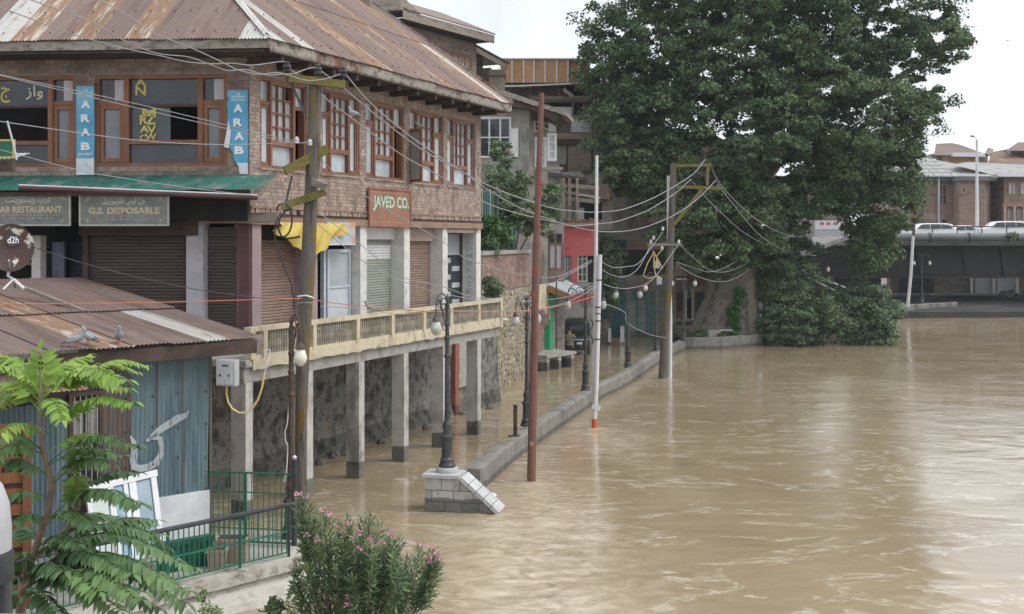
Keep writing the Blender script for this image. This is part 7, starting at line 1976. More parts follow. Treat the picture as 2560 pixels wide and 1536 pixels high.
# auto-rickshaw seen from behind
rk = thing('auto_rickshaw', 'black three-wheeled auto-rickshaw parked in the flood, seen from behind', 'auto-rickshaw', G(1443, 888))
q = G(1443, 888); rx, ry = q.x, q.y
def ring(w_, y_, z0_, z1_, r_=.15, n=5):
    pts_ = []
    for cx_, cz_, a0 in ((w_ - r_, z1_ - r_, 0), (-w_ + r_, z1_ - r_, 90), (-w_ + r_ * .6, z0_ + r_ * .6, 180), (w_ - r_ * .6, z0_ + r_ * .6, 270)):
        rr_ = r_ if a0 < 180 else r_ * .6
        for k_ in range(n): a_ = R(a0 + 90 * k_ / (n - 1)); pts_.append(V((rx + cx_ + rr_ * math.cos(a_), ry + y_, cz_ + rr_ * math.sin(a_))))
    return pts_
mb = MB(); mb.loft([ring(.60, .0, .28, .92, .1), ring(.66, .05, .24, .98, .1), ring(.66, 1.3, .24, .98, .1), ring(.40, 2.2, .26, .95, .12), ring(.22, 2.6, .3, .8, .12)]); part(rk, 'body', mb, navy_m, 40)
mb = MB(); mb.loft([ring(.58, .03, .95, 1.72, .28), ring(.66, .12, .94, 1.86, .30), ring(.66, 1.2, .94, 1.88, .30), ring(.56, 1.7, .95, 1.72, .25)]); part(rk, 'canopy', mb, M('black_canvas', [(.012, .011, .012), (.028, .026, .027)], 4, .8, .3, 14), 40)
part(rk, 'rear_window', MB().box(rx - .3, rx + .3, ry - .0, ry + .04, 1.25, 1.55), glass_dark)
part(rk, 'bumper', MB().tube([(rx - .62, ry - .03, .80), (rx + .62, ry - .03, .80)], .022, 6), zinc_m)
part(rk, 'bumper', MB().tube([(rx - .62, ry - .04, .34), (rx + .62, ry - .04, .34)], .03, 6), tyre_m)
part(rk, 'number_plate', MB().box(rx - .02, rx + .26, ry - .05, ry - .03, .56, .66), white_p)
for x_ in (-.5, .5): part(rk, 'tail_lamp', MB().ell((rx + x_, ry - .01, .68), (.06, .03, .05), 8, 5), red_m)
for x_ in (-.56, .56):
    part(rk, 'wheel', MB().tube([(rx + x_ - .06, ry + .35, .2), (rx + x_ + .06, ry + .35, .2)], .24, 14), tyre_m, 40)
part(rk, 'mudflap', MB().box(rx + .48, rx + .66, ry + .02, ry + .05, .0, .3), tyre_m)
part(rk, 'blue_panel', MB().box(rx - .72, rx - .665, ry + .1, ry + .5, .45, .8), M('blue_panel', [(.05, .10, .30), (.08, .14, .36)], 2, .5, 0))
for x_ in (-.2, .2): part(rk, 'bumper_pipe', MB().tube([(rx + x_, ry - .03, .34), (rx + x_, ry - .03, .8)], .012, 5), zinc_m)

# person wading behind the rickshaw
pn_p = G(1424, 895)
pnx, pny = pn_p.x, pn_p.y
def skin_fig(name, joints, edges, mat, parent, root=0, sub=2):
    me = bpy.data.meshes.new(name)
    me.from_pydata([(pnx + x_, pny + y_, z_) for x_, y_, z_, *_ in joints], edges, [])
    ob = link(name, me, mat, None)
    md = ob.modifiers.new('skin', 'SKIN')
    for i_, j_ in enumerate(joints):
        sv = me.skin_vertices[0].data[i_]; sv.radius = (j_[3], j_[4] if len(j_) > 4 else j_[3]); sv.use_root = (i_ == root)
    md.use_smooth_shade = True
    ms = ob.modifiers.new('subdivision', 'SUBSURF'); ms.levels = sub; ms.render_levels = sub
    me.materials.append(mat) if not len(me.materials) else None
    if parent is not None: attach(ob, parent)
    return ob
skin_m = M('skin', [(.30, .17, .11), (.36, .21, .14)], 6, .6, 0)
pr = thing('person', 'person in olive shirt and dark trousers leaning to the rickshaw, seen from behind', 'person', (pnx, pny, -.2))
zb = -.25
J = [(0, 0, zb + .92, .13, .10), (0, .0, zb + 1.12, .125, .09), (0, .04, zb + 1.32, .16, .10), (0, .05, zb + 1.45, .07, .06), (0, .07, zb + 1.54, .05, .05), (0, .09, zb + 1.62, .085, .095), (0, .10, zb + 1.72, .08, .09),
     (-.19, .05, zb + 1.40, .055), (-.26, .22, zb + 1.28, .045), (-.16, .42, zb + 1.36, .036), (-.12, .50, zb + 1.38, .03),
     (.19, .05, zb + 1.40, .055), (.30, .20, zb + 1.22, .045), (.26, .44, zb + 1.25, .036), (.24, .52, zb + 1.26, .03),
     (-.10, 0, zb + .86, .095), (-.11, .02, zb + .48, .065), (-.11, -.02, zb + .10, .045), (-.11, .12, zb + .03, .04),
     (.10, 0, zb + .86, .095), (.11, .04, zb + .48, .065), (.12, .0, zb + .10, .045), (.12, .14, zb + .03, .04)]
E = [(0, 1), (1, 2), (2, 3), (3, 4), (4, 5), (5, 6), (2, 7), (7, 8), (8, 9), (9, 10), (2, 11), (11, 12), (12, 13), (13, 14), (0, 15), (15, 16), (16, 17), (17, 18), (0, 19), (19, 20), (20, 21), (21, 22)]
skin_fig('body', J, E, skin_m, pr)
g_ = 1.16
skin_fig('shirt', [(0, 0, zb + .84, .155, .125), (0, 0, zb + 1.1, .15, .115), (0, .04, zb + 1.34, .185, .12), (0, .05, zb + 1.44, .09, .08), (-.19, .05, zb + 1.40, .075), (-.26, .22, zb + 1.28, .062), (-.18, .38, zb + 1.34, .052), (.19, .05, zb + 1.40, .075), (.30, .20, zb + 1.22, .062), (.27, .40, zb + 1.245, .052)],
         [(0, 1), (1, 2), (2, 3), (2, 4), (4, 5), (5, 6), (2, 7), (7, 8), (8, 9)], M('olive_shirt', [(.105, .115, .055), (.15, .16, .08)], 5, .85, .3, 12), pr)
skin_fig('trousers', [(0, 0, zb + .92, .14, .115), (-.10, 0, zb + .84, .11), (-.11, .02, zb + .48, .085), (-.11, -.02, zb + .12, .065), (.10, 0, zb + .84, .11), (.11, .04, zb + .48, .085), (.12, 0, zb + .12, .065)],
         [(0, 1), (1, 2), (2, 3), (0, 4), (4, 5), (5, 6)], M('navy_trousers', [(.02, .025, .045), (.04, .045, .07)], 5, .85, .2), pr)
hm = MB(); hm.ell((pnx, pny + .085, zb + 1.71), (.098, .108, .10), 12, 9); part(pr, 'hair', hm, M('black_hair', [(.012, .010, .009), (.03, .026, .024)], 12, .6, .3, 40), 60)
for x_ in (-.095, .095): part(pr, 'ear', MB().ell((pnx + x_, pny + .10, zb + 1.64), (.015, .02, .03), 6, 5), skin_m, 60)

# ------------------------------------------------------------------ vegetation
nrs = np.random.RandomState(11)
def leaf_mesh(name, pos, nrm, size, mat, parent, aspect=.62, fold=.0, tanv=None):
    """one kite-shaped leaf per point"""
    n = len(pos)
    nrm = nrm / np.maximum(np.linalg.norm(nrm, axis=1, keepdims=True), 1e-6)
    r = nrs.normal(size=(n, 3)) if tanv is None else tanv
    t = r - nrm * np.sum(r * nrm, 1, keepdims=True)
    t /= np.maximum(np.linalg.norm(t, axis=1, keepdims=True), 1e-6)
    b = np.cross(nrm, t)
    s = size[:, None]
    v = np.stack([pos - t * s * .5, pos - t * s * .02 + b * s * aspect * .5 - nrm * s * fold, pos + t * s * .5, pos - t * s * .02 - b * s * aspect * .5 - nrm * s * fold], 1).reshape(-1, 3)
    me = bpy.data.meshes.new(name)
    me.vertices.add(4 * n); me.vertices.foreach_set('co', v.astype(np.float32).ravel())
    me.loops.add(4 * n); me.loops.foreach_set('vertex_index', np.arange(4 * n))
    me.polygons.add(n); me.polygons.foreach_set('loop_start', np.arange(n) * 4); me.polygons.foreach_set('loop_total', np.full(n, 4))
    me.update(calc_edges=True)
    return link(name, me, mat, parent)

def crown(blobs, nclump, per, rc, lsize, shell=(.55, 1.02), flat=.55):
    """leaf clumps spread through the outer part of a set of ellipsoids (centre, radii)"""
    vol = np.array([r[0] * r[2] for _, r in blobs]); pb = vol / vol.sum()
    P_, N_, S_ = [], [], []
    cnt = nrs.multinomial(nclump, pb)
    for (c, r), k in zip(blobs, cnt):
        c = np.array(c); r = np.array(r)
        d = nrs.normal(size=(k, 3)); d /= np.linalg.norm(d, axis=1, keepdims=True)
        rad = nrs.uniform(shell[0] ** 2, shell[1] ** 2, size=(k, 1)) ** .5 * (1 + .10 * np.clip(nrs.normal(size=(k, 1)), -1.5, 1.1) * (nrs.random_sample((k, 1)) < .35))
        cc = c + d * rad * r
        for i_ in range(k):
            out = d[i_] / r; out /= np.linalg.norm(out)
            m_ = int(per * nrs.uniform(.6, 1.3)); R_ = rc * nrs.uniform(.35, 1.0) ** 1.2 * 1.5
            q = nrs.normal(size=(m_, 3)); q /= np.linalg.norm(q, axis=1, keepdims=True)
            q *= nrs.uniform(.15, 1, size=(m_, 1)) ** .6
            off = q * np.array([R_, R_, R_ * flat])
            off[:, 2] -= .25 * (off[:, 0] ** 2 + off[:, 1] ** 2) / R_
            P_.append(cc[i_] + off)
            nn = q * .6 + out * .5 + np.array([0, 0, .6]) + nrs.normal(size=(m_, 3)) * .75
            N_.append(nn); S_.append(lsize * nrs.uniform(.65, 1.3, size=m_))
    return np.concatenate(P_), np.concatenate(N_), np.concatenate(S_)

def blob(px, py, Y, rx, ry, rd=None):
    c = P(px, py, Y); k = Y / F
    return (tuple(c), (rx * k, (rd if rd else rx * k * .9), ry * k))

ct = thing('chinar_tree', 'huge old chinar tree with dense dark crown over the quay', 'tree', P(1800, 850, 71))
TRK = [(1805, 880, 72, 2.05), (1808, 820, 72, 1.75), (1818, 760, 72, 1.45), (1835, 700, 72, 1.2), (1850, 640, 72, 1.05), (1862, 560, 72, .95), (1880, 470, 72, .85)]
tm = MB(); rings = []
for i_, (x_, y_, Y_, r_) in enumerate(TRK):
    c_ = P(x_, y_, Y_); n_ = 22
    rings.append([c_ + V((math.cos(2 * math.pi * k_ / n_), math.sin(2 * math.pi * k_ / n_), 0)) * r_ * (1 + .13 * math.sin(5 * 2 * math.pi * k_ / n_ + .5 * i_) * (1.6 - i_ * .2) * .6 + .12 * mnoise.noise(V((k_ * .7, i_ * .9, 1)))) for k_ in range(n_)])
tm.loft(rings); part(ct, 'trunk', tm, bark_m, 70)
bz = MB()
base_r = [[P(1875, 850, 71.2) + V((math.cos(a_) * r_ * .75, math.sin(a_) * r_ * .6, h_)) for a_ in [2 * math.pi * k_ / 14 for k_ in range(14)]] for r_, h_ in ((.8, -.6), (.72, 1.0), (.62, 2.4), (.45, 3.4), (.2, 3.9))]
bz.loft([[p_ + V((.06 * mnoise.noise(p_ * 2), .06 * mnoise.noise(p_ * 2 + V((5, 5, 5))), 0)) for p_ in rg_] for rg_ in base_r])
part(ct, 'stone_buttress', bz, M('buttress_stone', [(.22, .19, .155), (.35, .31, .26), (.28, .25, .21)], 2.4, .95, 1.0, 6), 50)
limbs = [[(1880, 480, 76.5), (1830, 380, 75.5), (1720, 300, 73.5), (1600, 250, 72.5)], [(1880, 480, 76.5), (1900, 340, 75.5), (1900, 150, 74.5), (1890, -60, 74.5)], [(1880, 480, 76.5), (1980, 360, 75.5), (2080, 250, 74.5), (2200, 100, 74.5)],
         [(1862, 560, 72.0), (1790, 480, 74.5), (1700, 430, 71.5), (1620, 380, 70.5)], [(1870, 520, 72.0), (1990, 440, 74.5), (2100, 420, 73.5), (2200, 480, 73.5)], [(1900, 340, 75.5), (1990, 260, 74.5), (2010, 120, 74.5)], [(2080, 250, 74.5), (2200, 230, 74.5), (2330, 140, 74.5)],
         [(1990, 440, 74.5), (2010, 500, 73.5), (2000, 560, 68.0)]]
lm_ = MB()
for L_ in limbs:
    pts_ = [P(*q) for q in L_]; n_ = len(pts_)
    den = []
    for a_, b_ in zip(pts_[:-1], pts_[1:]): den += [a_.lerp(b_, k_ / 4) + V((.15 * mnoise.noise(a_ + V((k_, 0, 0))), .1, .15 * mnoise.noise(b_ + V((0, k_, 0))))) for k_ in range(4)]
    den.append(pts_[-1])
    part(ct, 'limb', MB().tube(den, [.50 * (1 - .93 * k_ / len(den)) for k_ in range(len(den))], 8), bark_m, 70)
blobs = [blob(1640, 120, 71.5, 190, 190), blob(1900, 60, 73.5, 260, 240, 8), blob(2170, 50, 73.5, 225, 190), blob(1590, 340, 70.0, 150, 140), blob(1840, 330, 70.0, 230, 190, 5), blob(2120, 320, 71.5, 200, 200, 6),
         blob(1760, 560, 69.0, 150, 115, 4), blob(2200, 500, 72.0, 90, 150, 4), blob(1900, 545, 70.5, 120, 110, 4), blob(2345, 105, 73.5, 80, 75, 4), blob(1560, 440, 69.5, 95, 60, 3), blob(2170, 590, 72.0, 70, 100, 3),
         blob(1880, -260, 73.5, 330, 230, 9), blob(2260, 350, 72.5, 80, 90, 4), blob(1500, 150, 71.5, 65, 120, 4), blob(2000, 640, 72.0, 45, 50, 2), blob(1780, 640, 69.5, 110, 50, 3), blob(2300, 250, 73.0, 70, 60, 3), blob(1660, 480, 69.5, 80, 60, 3), blob(1860, 400, 70.5, 90, 70, 3), blob(2060, 360, 71.0, 90, 80, 3), blob(2110, 470, 71.5, 60, 70, 3), blob(2060, -150, 73.5, 170, 150, 6), blob(1690, -90, 72.5, 170, 150, 6), blob(2020, 480, 71, 75, 75, 3), blob(2080, 420, 71, 70, 60, 3), blob(1840, 440, 69.5, 90, 60, 2.5), blob(1960, 250, 70, 80, 70, 3), blob(1885, 20, 71, 90, 90, 3), blob(1915, 640, 72.0, 40, 45, 1.5), blob(1600, 230, 71.5, 120, 100, 5), blob(2000, 200, 71.5, 160, 150, 5)]
p_, n_, s_ = crown(blobs, 3900, 160, .60, .20, (.35, 1.03))
leaf_mesh('crown', p_, n_, s_, leaf_big, ct)
pk = nrs.choice(len(p_), 220)
o = leaf_mesh('turning_leaves', p_[pk] + np.array([0, -.15, .1]), n_[pk], s_[pk] * .9, M('orange_leaf', [(.30, .13, .03), (.36, .22, .05)], 2, .6, 0, trans=.2), ct); o['kind'] = 'stuff'
# ivy on the trunk foot
ivb = [blob(1850, 740, 70.4, 14, 30, .3), blob(1840, 790, 70.2, 22, 34, .3), blob(1832, 830, 70, 20, 16, .3)]
p_, n_, s_ = crown(ivb, 60, 40, .22, .14, (.2, 1.0))
iv = thing('ivy', 'bright green ivy climbing the chinar trunk foot', 'ivy', P(1838, 850, 70.2)); leaf_mesh('foliage', p_, n_, s_, M('ivy_leaf', [(.05, .17, .03), (.09, .26, .05)], 2, .5, 0, rnd=.3, trans=.2), iv)
part(iv, 'stem', MB().tube([P(1835, 855, 70.3), P(1840, 800, 70.4), P(1852, 730, 70.5)], .04, 5), twig_m)
# half-drowned shrubs
def shrub(name, label, base, blobs_, ncl, per, rc, ls, mat, cat='shrub', stems=5, group=None):
    t_ = thing(name, label, cat, base, group)
    p_, n_, s_ = crown(blobs_, ncl, per, rc, ls, (.25, 1.02))
    leaf_mesh('foliage', p_, n_, s_, mat, t_)
    b_ = V(base); rs_ = min(1.0, max(b2[1][2] for b2 in blobs_) * .45)
    for i_ in range(stems):
        c_ = V(blobs_[i_ % len(blobs_)][0]); m_ = b_.lerp(c_, .5) + V((rng.uniform(-.2, .2) * rs_, 0, .2))
        part(t_, 'stem', MB().tube([b_ + V((rng.uniform(-.2, .2) * rs_, 0, -.3 * rs_)), m_ - V((0, 0, .2 * (1 - rs_))), c_], [.07 * rs_, .05 * rs_, .03 * rs_], 6), twig_m)
    return t_
shrub('drowned_shrub', 'large leafy shrub dipping into the flood right of the trunk', tuple(G(1990, 858)), [blob(1985, 730, 70.5, 85, 85, 2), blob(1965, 800, 70, 75, 65, 2), blob(2040, 790, 70, 70, 60, 2), blob(1935, 690, 71, 40, 50, 1.5), blob(2000, 845, 69.8, 95, 24, 1.5)], 420, 110, .42, .15, leaf_bush)
shrub('drowned_shrub', 'shrub below the hanging chinar branch, trailing in the river current', tuple(G(2170, 850)), [blob(2160, 755, 71, 75, 62, 2), blob(2190, 790, 70.5, 60, 55, 1.6), blob(2110, 820, 70.3, 70, 35, 1.4), blob(2180, 845, 70, 65, 24, 1.2), blob(2090, 760, 71, 40, 40, 1.5)], 420, 110, .42, .15, leaf_bush)
shrub('garden_tree', 'grey-green leafy tree growing behind the brick garden wall', tuple(P(1290, 640, 54.5)), [blob(1255, 500, 53.5, 60, 75, 1.3), blob(1310, 530, 53.8, 55, 60, 1.3), blob(1370, 510, 54.5, 36, 50, 1), blob(1225, 560, 53, 36, 60, 1), blob(1235, 430, 54, 28, 36, .8), blob(1262, 400, 55, 18, 45, .6), blob(1385, 470, 55, 22, 26, .8), blob(1345, 560, 54.4, 40, 34, 1), blob(1215, 600, 52, 22, 40, .7), blob(1290, 460, 54, 40, 40, 1), blob(1240, 370, 55, 14, 30, .5)], 430, 50, .26, .12, leaf_garden, 'tree')
shrub('wall_creeper', 'fresh green creeper hanging over the garden wall by the white pillar', tuple(P(1240, 640, 49.5)), [blob(1232, 570, 49.5, 26, 46, .6), blob(1262, 585, 49.8, 20, 34, .5), blob(1215, 610, 49.2, 18, 30, .5)], 80, 60, .26, .12, M('creeper_leaf', [(.05, .13, .035), (.10, .20, .055)], 2, .5, 0, rnd=.3, trans=.2), 'creeper', 3)
shrub('feathery_bush', 'soft feathery green bush by the balcony end', tuple(P(1232, 745, 44.5)), [blob(1232, 722, 44.5, 26, 28, .4), blob(1225, 708, 44.5, 18, 20, .35)], 90, 90, .14, .07, M('feathery_leaf', [(.10, .16, .07), (.17, .24, .12)], 3, .6, 0, rnd=.25, trans=.2), 'bush', 3)
shrub('street_bush', 'leafy bush with pale flowers right of the white poles', tuple(P(1525, 800, 69)), [blob(1515, 620, 69, 24, 34, .8), blob(1520, 680, 68.6, 30, 46, .8), blob(1545, 640, 69, 22, 26, .8), blob(1525, 740, 68.6, 26, 26, .7)], 110, 70, .34, .16, leaf_garden, 'bush', 4)
shrub('bridge_weed', 'tuft of weed growing on the bridge pipe', tuple(P(2535, 605, 99.2)), [blob(2535, 592, 99.2, 16, 12, .5)], 22, 50, .22, .16, M('weed_leaf', [(.12, .17, .09), (.18, .22, .12)], 2, .6, 0, rnd=.2), 'weed', 3)
shrub('bank_weed', 'green weeds at the end of the bank wall under the bridge', tuple(P(2392, 790, 96.5)), [blob(2385, 783, 96.5, 26, 9, .5)], 30, 50, .26, .17, leaf_garden, 'weed', 3)
shrub('planter_plant', 'low green plant in the planter left of the stone trough', tuple(P(1745, 850, 69.2)), [blob(1748, 838, 69.2, 20, 12, .5)], 26, 50, .2, .14, leaf_garden, 'plant', 3)
shrub('planter_plant', 'low green plant in the planter below the ivy', tuple(P(1806, 850, 69.2)), [blob(1806, 838, 69.2, 12, 10, .4)], 14, 50, .18, .14, leaf_garden, 'plant', 3)
sb = thing('stone_trough', 'pale stone block trough in the tree planter', 'trough', P(1785, 846, 69.4))
c_ = P(1785, 848, 69.4); part(sb, 'block', MB().hexa([(c_.x - .33, c_.y - .3, c_.z - .2), (c_.x + .33, c_.y - .3, c_.z - .2), (c_.x + .33, c_.y + .3, c_.z - .2), (c_.x - .33, c_.y + .3, c_.z - .2), (c_.x - .36, c_.y - .3, c_.z + .5), (c_.x + .34, c_.y - .3, c_.z + .52), (c_.x + .34, c_.y + .3, c_.z + .5), (c_.x - .36, c_.y + .3, c_.z + .5)]), M('trough_stone', [(.34, .30, .26), (.44, .40, .36)], 3, .9, .4, 12))
part(sb, 'slab', MB().beam(P(1798, 826, 69.4), P(1830, 826, 69.4), .3, .07), cap_m)
mb = MB(); mb.prism([G(1716, 874, 0) + V((.3, .5, .35)), G(1883, 866, 0) + V((0, .5, .35)), P(2030, 846, 74) + V((0, 0, .0)), (22, 82, .35), (9, 82, .35)], (0, 0, .12)); struct('planter_soil', mb, M('soil', [(.05, .04, .03), (.09, .075, .055)], 2, .95, .4, 8))

# ailanthus sapling in the near corner
AY = 8.6
at_ = thing('ailanthus_sapling', 'young tree-of-heaven with long feathery leaves before the tin shed', 'tree', P(20, 1900, AY))
st_px = [(20, 1900, 17), (35, 1640, 15), (61, 1444, 13), (81, 1396, 12.5), (110, 1305, 12), (121, 1280, 11.5), (129, 1218, 11), (126, 1192, 10.5), (110, 1137, 9.5), (103, 1095, 8.5), (103, 1014, 7), (101, 960, 5), (100, 925, 4)]
part(at_, 'stem', MB().tube([P(x_, y_, AY) for x_, y_, _ in st_px], [r_ * .75 * AY / F for _, _, r_ in st_px], 10), ail_stem, 60)
part(at_, 'side_stem', MB().tube([P(x_, y_, AY + .1) for x_, y_ in ((81, 1396), (125, 1365), (150, 1340), (185, 1300), (197, 1263), (196, 1200), (195, 1150))], [.022, .02, .018, .016, .014, .011, .007], 8), ail_stem, 60)
part(at_, 'side_stem', MB().tube([P(x_, y_, AY - .05) for x_, y_ in ((50, 1480), (110, 1420), (165, 1375), (215, 1350), (240, 1335))], [.02, .018, .015, .012, .008], 8), ail_stem, 60)
FR = [(103, 985, 100, 876, 44, 0, .0), (103, 985, 8, 888, 36, 0, .2), (103, 990, -12, 912, 34, 0, -.2), (105, 985, 222, 888, 32, 0, .25), (105, 985, 268, 925, 32, 0, -.1), (105, 1000, 326, 950, 40, 0, -.25), (215, 935, 372, 914, 22, 0, .1),
      (105, 1100, 340, 1005, 34, 0, -.3), (105, 1040, 160, 1050, 30, 0, -.5), (103, 1085, -5, 1085, 38, 0, -.3), (105, 1010, -14, 960, 36, 0, .1), (103, 1030, -14, 1012, 34, 0, .3), (104, 1020, 60, 930, 34, 0, .3), (104, 1000, 160, 930, 34, 0, .3),
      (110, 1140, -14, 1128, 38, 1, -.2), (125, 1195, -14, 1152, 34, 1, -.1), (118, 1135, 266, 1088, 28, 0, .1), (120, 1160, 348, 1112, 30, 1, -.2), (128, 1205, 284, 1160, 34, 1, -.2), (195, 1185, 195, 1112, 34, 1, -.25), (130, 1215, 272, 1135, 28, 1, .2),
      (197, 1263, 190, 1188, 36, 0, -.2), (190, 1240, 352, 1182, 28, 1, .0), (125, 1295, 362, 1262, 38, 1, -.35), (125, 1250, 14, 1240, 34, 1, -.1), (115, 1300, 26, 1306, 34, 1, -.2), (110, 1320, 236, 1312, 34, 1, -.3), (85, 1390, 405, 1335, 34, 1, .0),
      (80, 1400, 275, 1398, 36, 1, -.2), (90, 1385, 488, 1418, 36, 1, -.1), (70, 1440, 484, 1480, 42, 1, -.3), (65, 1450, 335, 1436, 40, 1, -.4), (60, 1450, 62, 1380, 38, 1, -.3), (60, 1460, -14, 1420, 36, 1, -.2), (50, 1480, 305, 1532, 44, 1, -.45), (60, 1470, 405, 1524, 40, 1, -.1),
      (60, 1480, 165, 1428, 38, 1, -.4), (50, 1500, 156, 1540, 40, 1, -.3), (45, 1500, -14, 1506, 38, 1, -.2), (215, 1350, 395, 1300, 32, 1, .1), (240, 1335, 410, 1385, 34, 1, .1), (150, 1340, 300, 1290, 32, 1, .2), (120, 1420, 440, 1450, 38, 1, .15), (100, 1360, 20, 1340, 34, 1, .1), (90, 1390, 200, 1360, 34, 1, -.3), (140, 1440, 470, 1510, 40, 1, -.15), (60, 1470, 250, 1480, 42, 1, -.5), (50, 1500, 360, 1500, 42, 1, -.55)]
def frond(sx, sy, ex, ey, ls, dark, dy):
    a_ = P(sx, sy, AY); b_ = P(ex, ey, AY + dy * 1.4)
    L_ = (b_ - a_).length
    n_ = 12; pts_ = []
    for k_ in range(n_ + 1):
        t_ = k_ / n_; q_ = a_.lerp(b_, t_); q_.z += .16 * L_ * math.sin(math.pi * min(1, t_ * 1.05)) * (1 if abs(ex - sx) > 40 else .1); pts_.append(q_)
    mb_ = MB(); mb_.tube(pts_, [.006 * (1 - .7 * k_ / n_) for k_ in range(n_ + 1)], 4)
    pairs = max(7, int(L_ / (ls * AY / F) * 2.5)); 
    ll = ls * AY / F * 1.3
    for k_ in range(pairs):
        t_ = .22 + .78 * k_ / (pairs - 1); f_ = t_ * n_; i_ = min(int(f_), n_ - 1)
        q_ = pts_[i_].lerp(pts_[i_ + 1], f_ - i_); tg = (pts_[i_ + 1] - pts_[i_]).normalized()
        sv = tg.cross(UP)
        if sv.length < .35: sv = V((1, 0, 0)) - tg * tg.x
        sv.normalize(); upv = sv.cross(tg).normalized()
        if upv.z < 0: upv = -upv
        sc = (.62 + .38 * math.sin(math.pi * min(1, .2 + t_ * .75)))
        for sgn in ((1, -1) if k_ < pairs - 1 else (0,)):
            dr_ = (sv * sgn * .9 + tg * (.42 if sgn else 1) + upv * rng.uniform(-.55, .0) - UP * .12).normalized()
            nn_ = dr_.cross(tg if sgn else sv).normalized()
            if nn_.dot(upv) < 0: nn_ = -nn_
            wd_ = nn_.cross(dr_).normalized(); l_ = ll * sc * rng.uniform(.85, 1.12); w_ = l_ * rng.uniform(.19, .25)
            c1_, c2_ = q_ + dr_ * l_ * .28, q_ + dr_ * l_ * .62 - nn_ * l_ * .03
            tip = q_ + dr_ * l_ - nn_ * l_ * rng.uniform(.02, .25)
            mb_.add([q_, c1_ + wd_ * w_ + nn_ * w_ * .3, c2_ + wd_ * w_ * .75 + nn_ * w_ * .2, tip, c2_ - wd_ * w_ * .75 + nn_ * w_ * .2, c1_ - wd_ * w_ + nn_ * w_ * .3, c1_, c2_],
                    [(0, 6, 1), (1, 6, 7, 2), (2, 7, 3), (0, 5, 6), (6, 5, 4, 7), (7, 4, 3)])
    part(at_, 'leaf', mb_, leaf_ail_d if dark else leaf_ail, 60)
for f_ in FR: frond(*f_)
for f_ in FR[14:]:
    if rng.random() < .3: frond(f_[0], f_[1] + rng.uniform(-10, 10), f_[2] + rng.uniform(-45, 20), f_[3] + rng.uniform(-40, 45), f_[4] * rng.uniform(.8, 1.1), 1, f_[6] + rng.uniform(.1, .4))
for f_ in FR[:14]:
    if rng.random() < .5: frond(f_[0], f_[1] + rng.uniform(-10, 15), f_[2] + rng.uniform(-40, 30), f_[3] + rng.uniform(-20, 40), f_[4] * rng.uniform(.75, 1.0), 0, f_[6] + rng.uniform(.1, .4))

# oleander at the foot of the concrete wall
OY = 18.6
ol = thing('oleander', 'oleander bush with pink flowers by the concrete wall', 'shrub', P(880, 1620, OY))
top = [(735, 1300), (742, 1255), (768, 1250), (800, 1268), (812, 1290), (846, 1300), (870, 1285), (905, 1280), (925, 1282), (948, 1300), (972, 1330), (1000, 1345), (1020, 1390), (1048, 1372), (1075, 1372), (1096, 1398)]
shoots = []
for i_ in range(70):
    x_ = rng.uniform(728, 1085)
    yt = 1536
    for (xa, ya), (xb, yb) in zip(top[:-1], top[1:]):
        if xa <= x_ <= xb: yt = ya + (yb - ya) * (x_ - xa) / max(1, xb - xa)
    if x_ > 1030 and rng.random() < .5: continue
    y_ = yt + abs(rng.gauss(0, 1)) * 75 + rng.uniform(0, 25)
    if x_ > 1010 and y_ > 1480: continue
    shoots.append((x_, min(y_, 1560), rng.uniform(-.7, .7)))
FL = ((744, 1235), (754, 1237), (770, 1237), (806, 1271), (843, 1311), (860, 1323), (852, 1334), (897, 1329), (767, 1337), (794, 1349), (901, 1371), (927, 1357), (933, 1366), (949, 1357), (975, 1331), (983, 1337), (1048, 1360), (1084, 1366), (1085, 1383), (1079, 1391), (1096, 1394), (1074, 1405), (1012, 1412), (1003, 1460), (867, 1494), (868, 1512), (868, 1306), (822, 1284), (925, 1345), (880, 1345))
shoots += [(x_, y_, 0) for x_, y_ in top[1:]] + [(x_, y_ + 6, -.35) for x_, y_ in FL]
Pl, Nl, Sl, Tl = [], [], [], []
stm = MB()
for x_, y_, dy in shoots:
    tip = P(x_, y_, OY + dy); root = P(880 + (x_ - 880) * .30, 1640, OY + dy * .3 + .3)
    ctl = root.lerp(tip, .55) + V(((tip.x - root.x) * .35, 0, -.1)) + V((rng.gauss(0, .06), rng.gauss(0, .06), 0))
    bz_ = lambda t_: root * (1 - t_) ** 2 + ctl * (2 * t_ * (1 - t_)) + tip * t_ * t_
    stm.tube([bz_(k_ / 6) for k_ in range(7)], [.010, .009, .008, .007, .006, .005, .003], 4, False)
    ln = (tip - root).length; nl = int(min(60, 44 * ln)); t0 = max(.12, 1 - .95 / max(ln, .1))
    for k_ in range(nl):
        t_ = t0 + (1 - t0) * k_ / nl; q_ = bz_(t_); dv_ = (bz_(min(1, t_ + .02)) - bz_(t_ - .02)).normalized()
        an = (k_ % 3) * 2.094 + (k_ // 3) * 1.05 + rng.uniform(-.25, .25)
        sd_ = Matrix.Rotation(an, 3, dv_) @ dv_.orthogonal().normalized()
        up_f = .35 + 1.0 * max(0, t_ - .6)
        ld = (dv_ * rng.uniform(up_f, up_f + .5) + sd_ * .9 - UP * .12).normalized(); l_ = rng.uniform(.13, .21) * (1 if t_ < .93 else .7)
        Pl.append(q_ + ld * l_ * .5); Tl.append(ld)
        w_ = ld.cross(dv_); nn_ = w_.cross(ld); Nl.append(nn_.normalized() + V((rng.gauss(0, .25), rng.gauss(0, .25) - .15, rng.gauss(0, .2)))); Sl.append(l_)
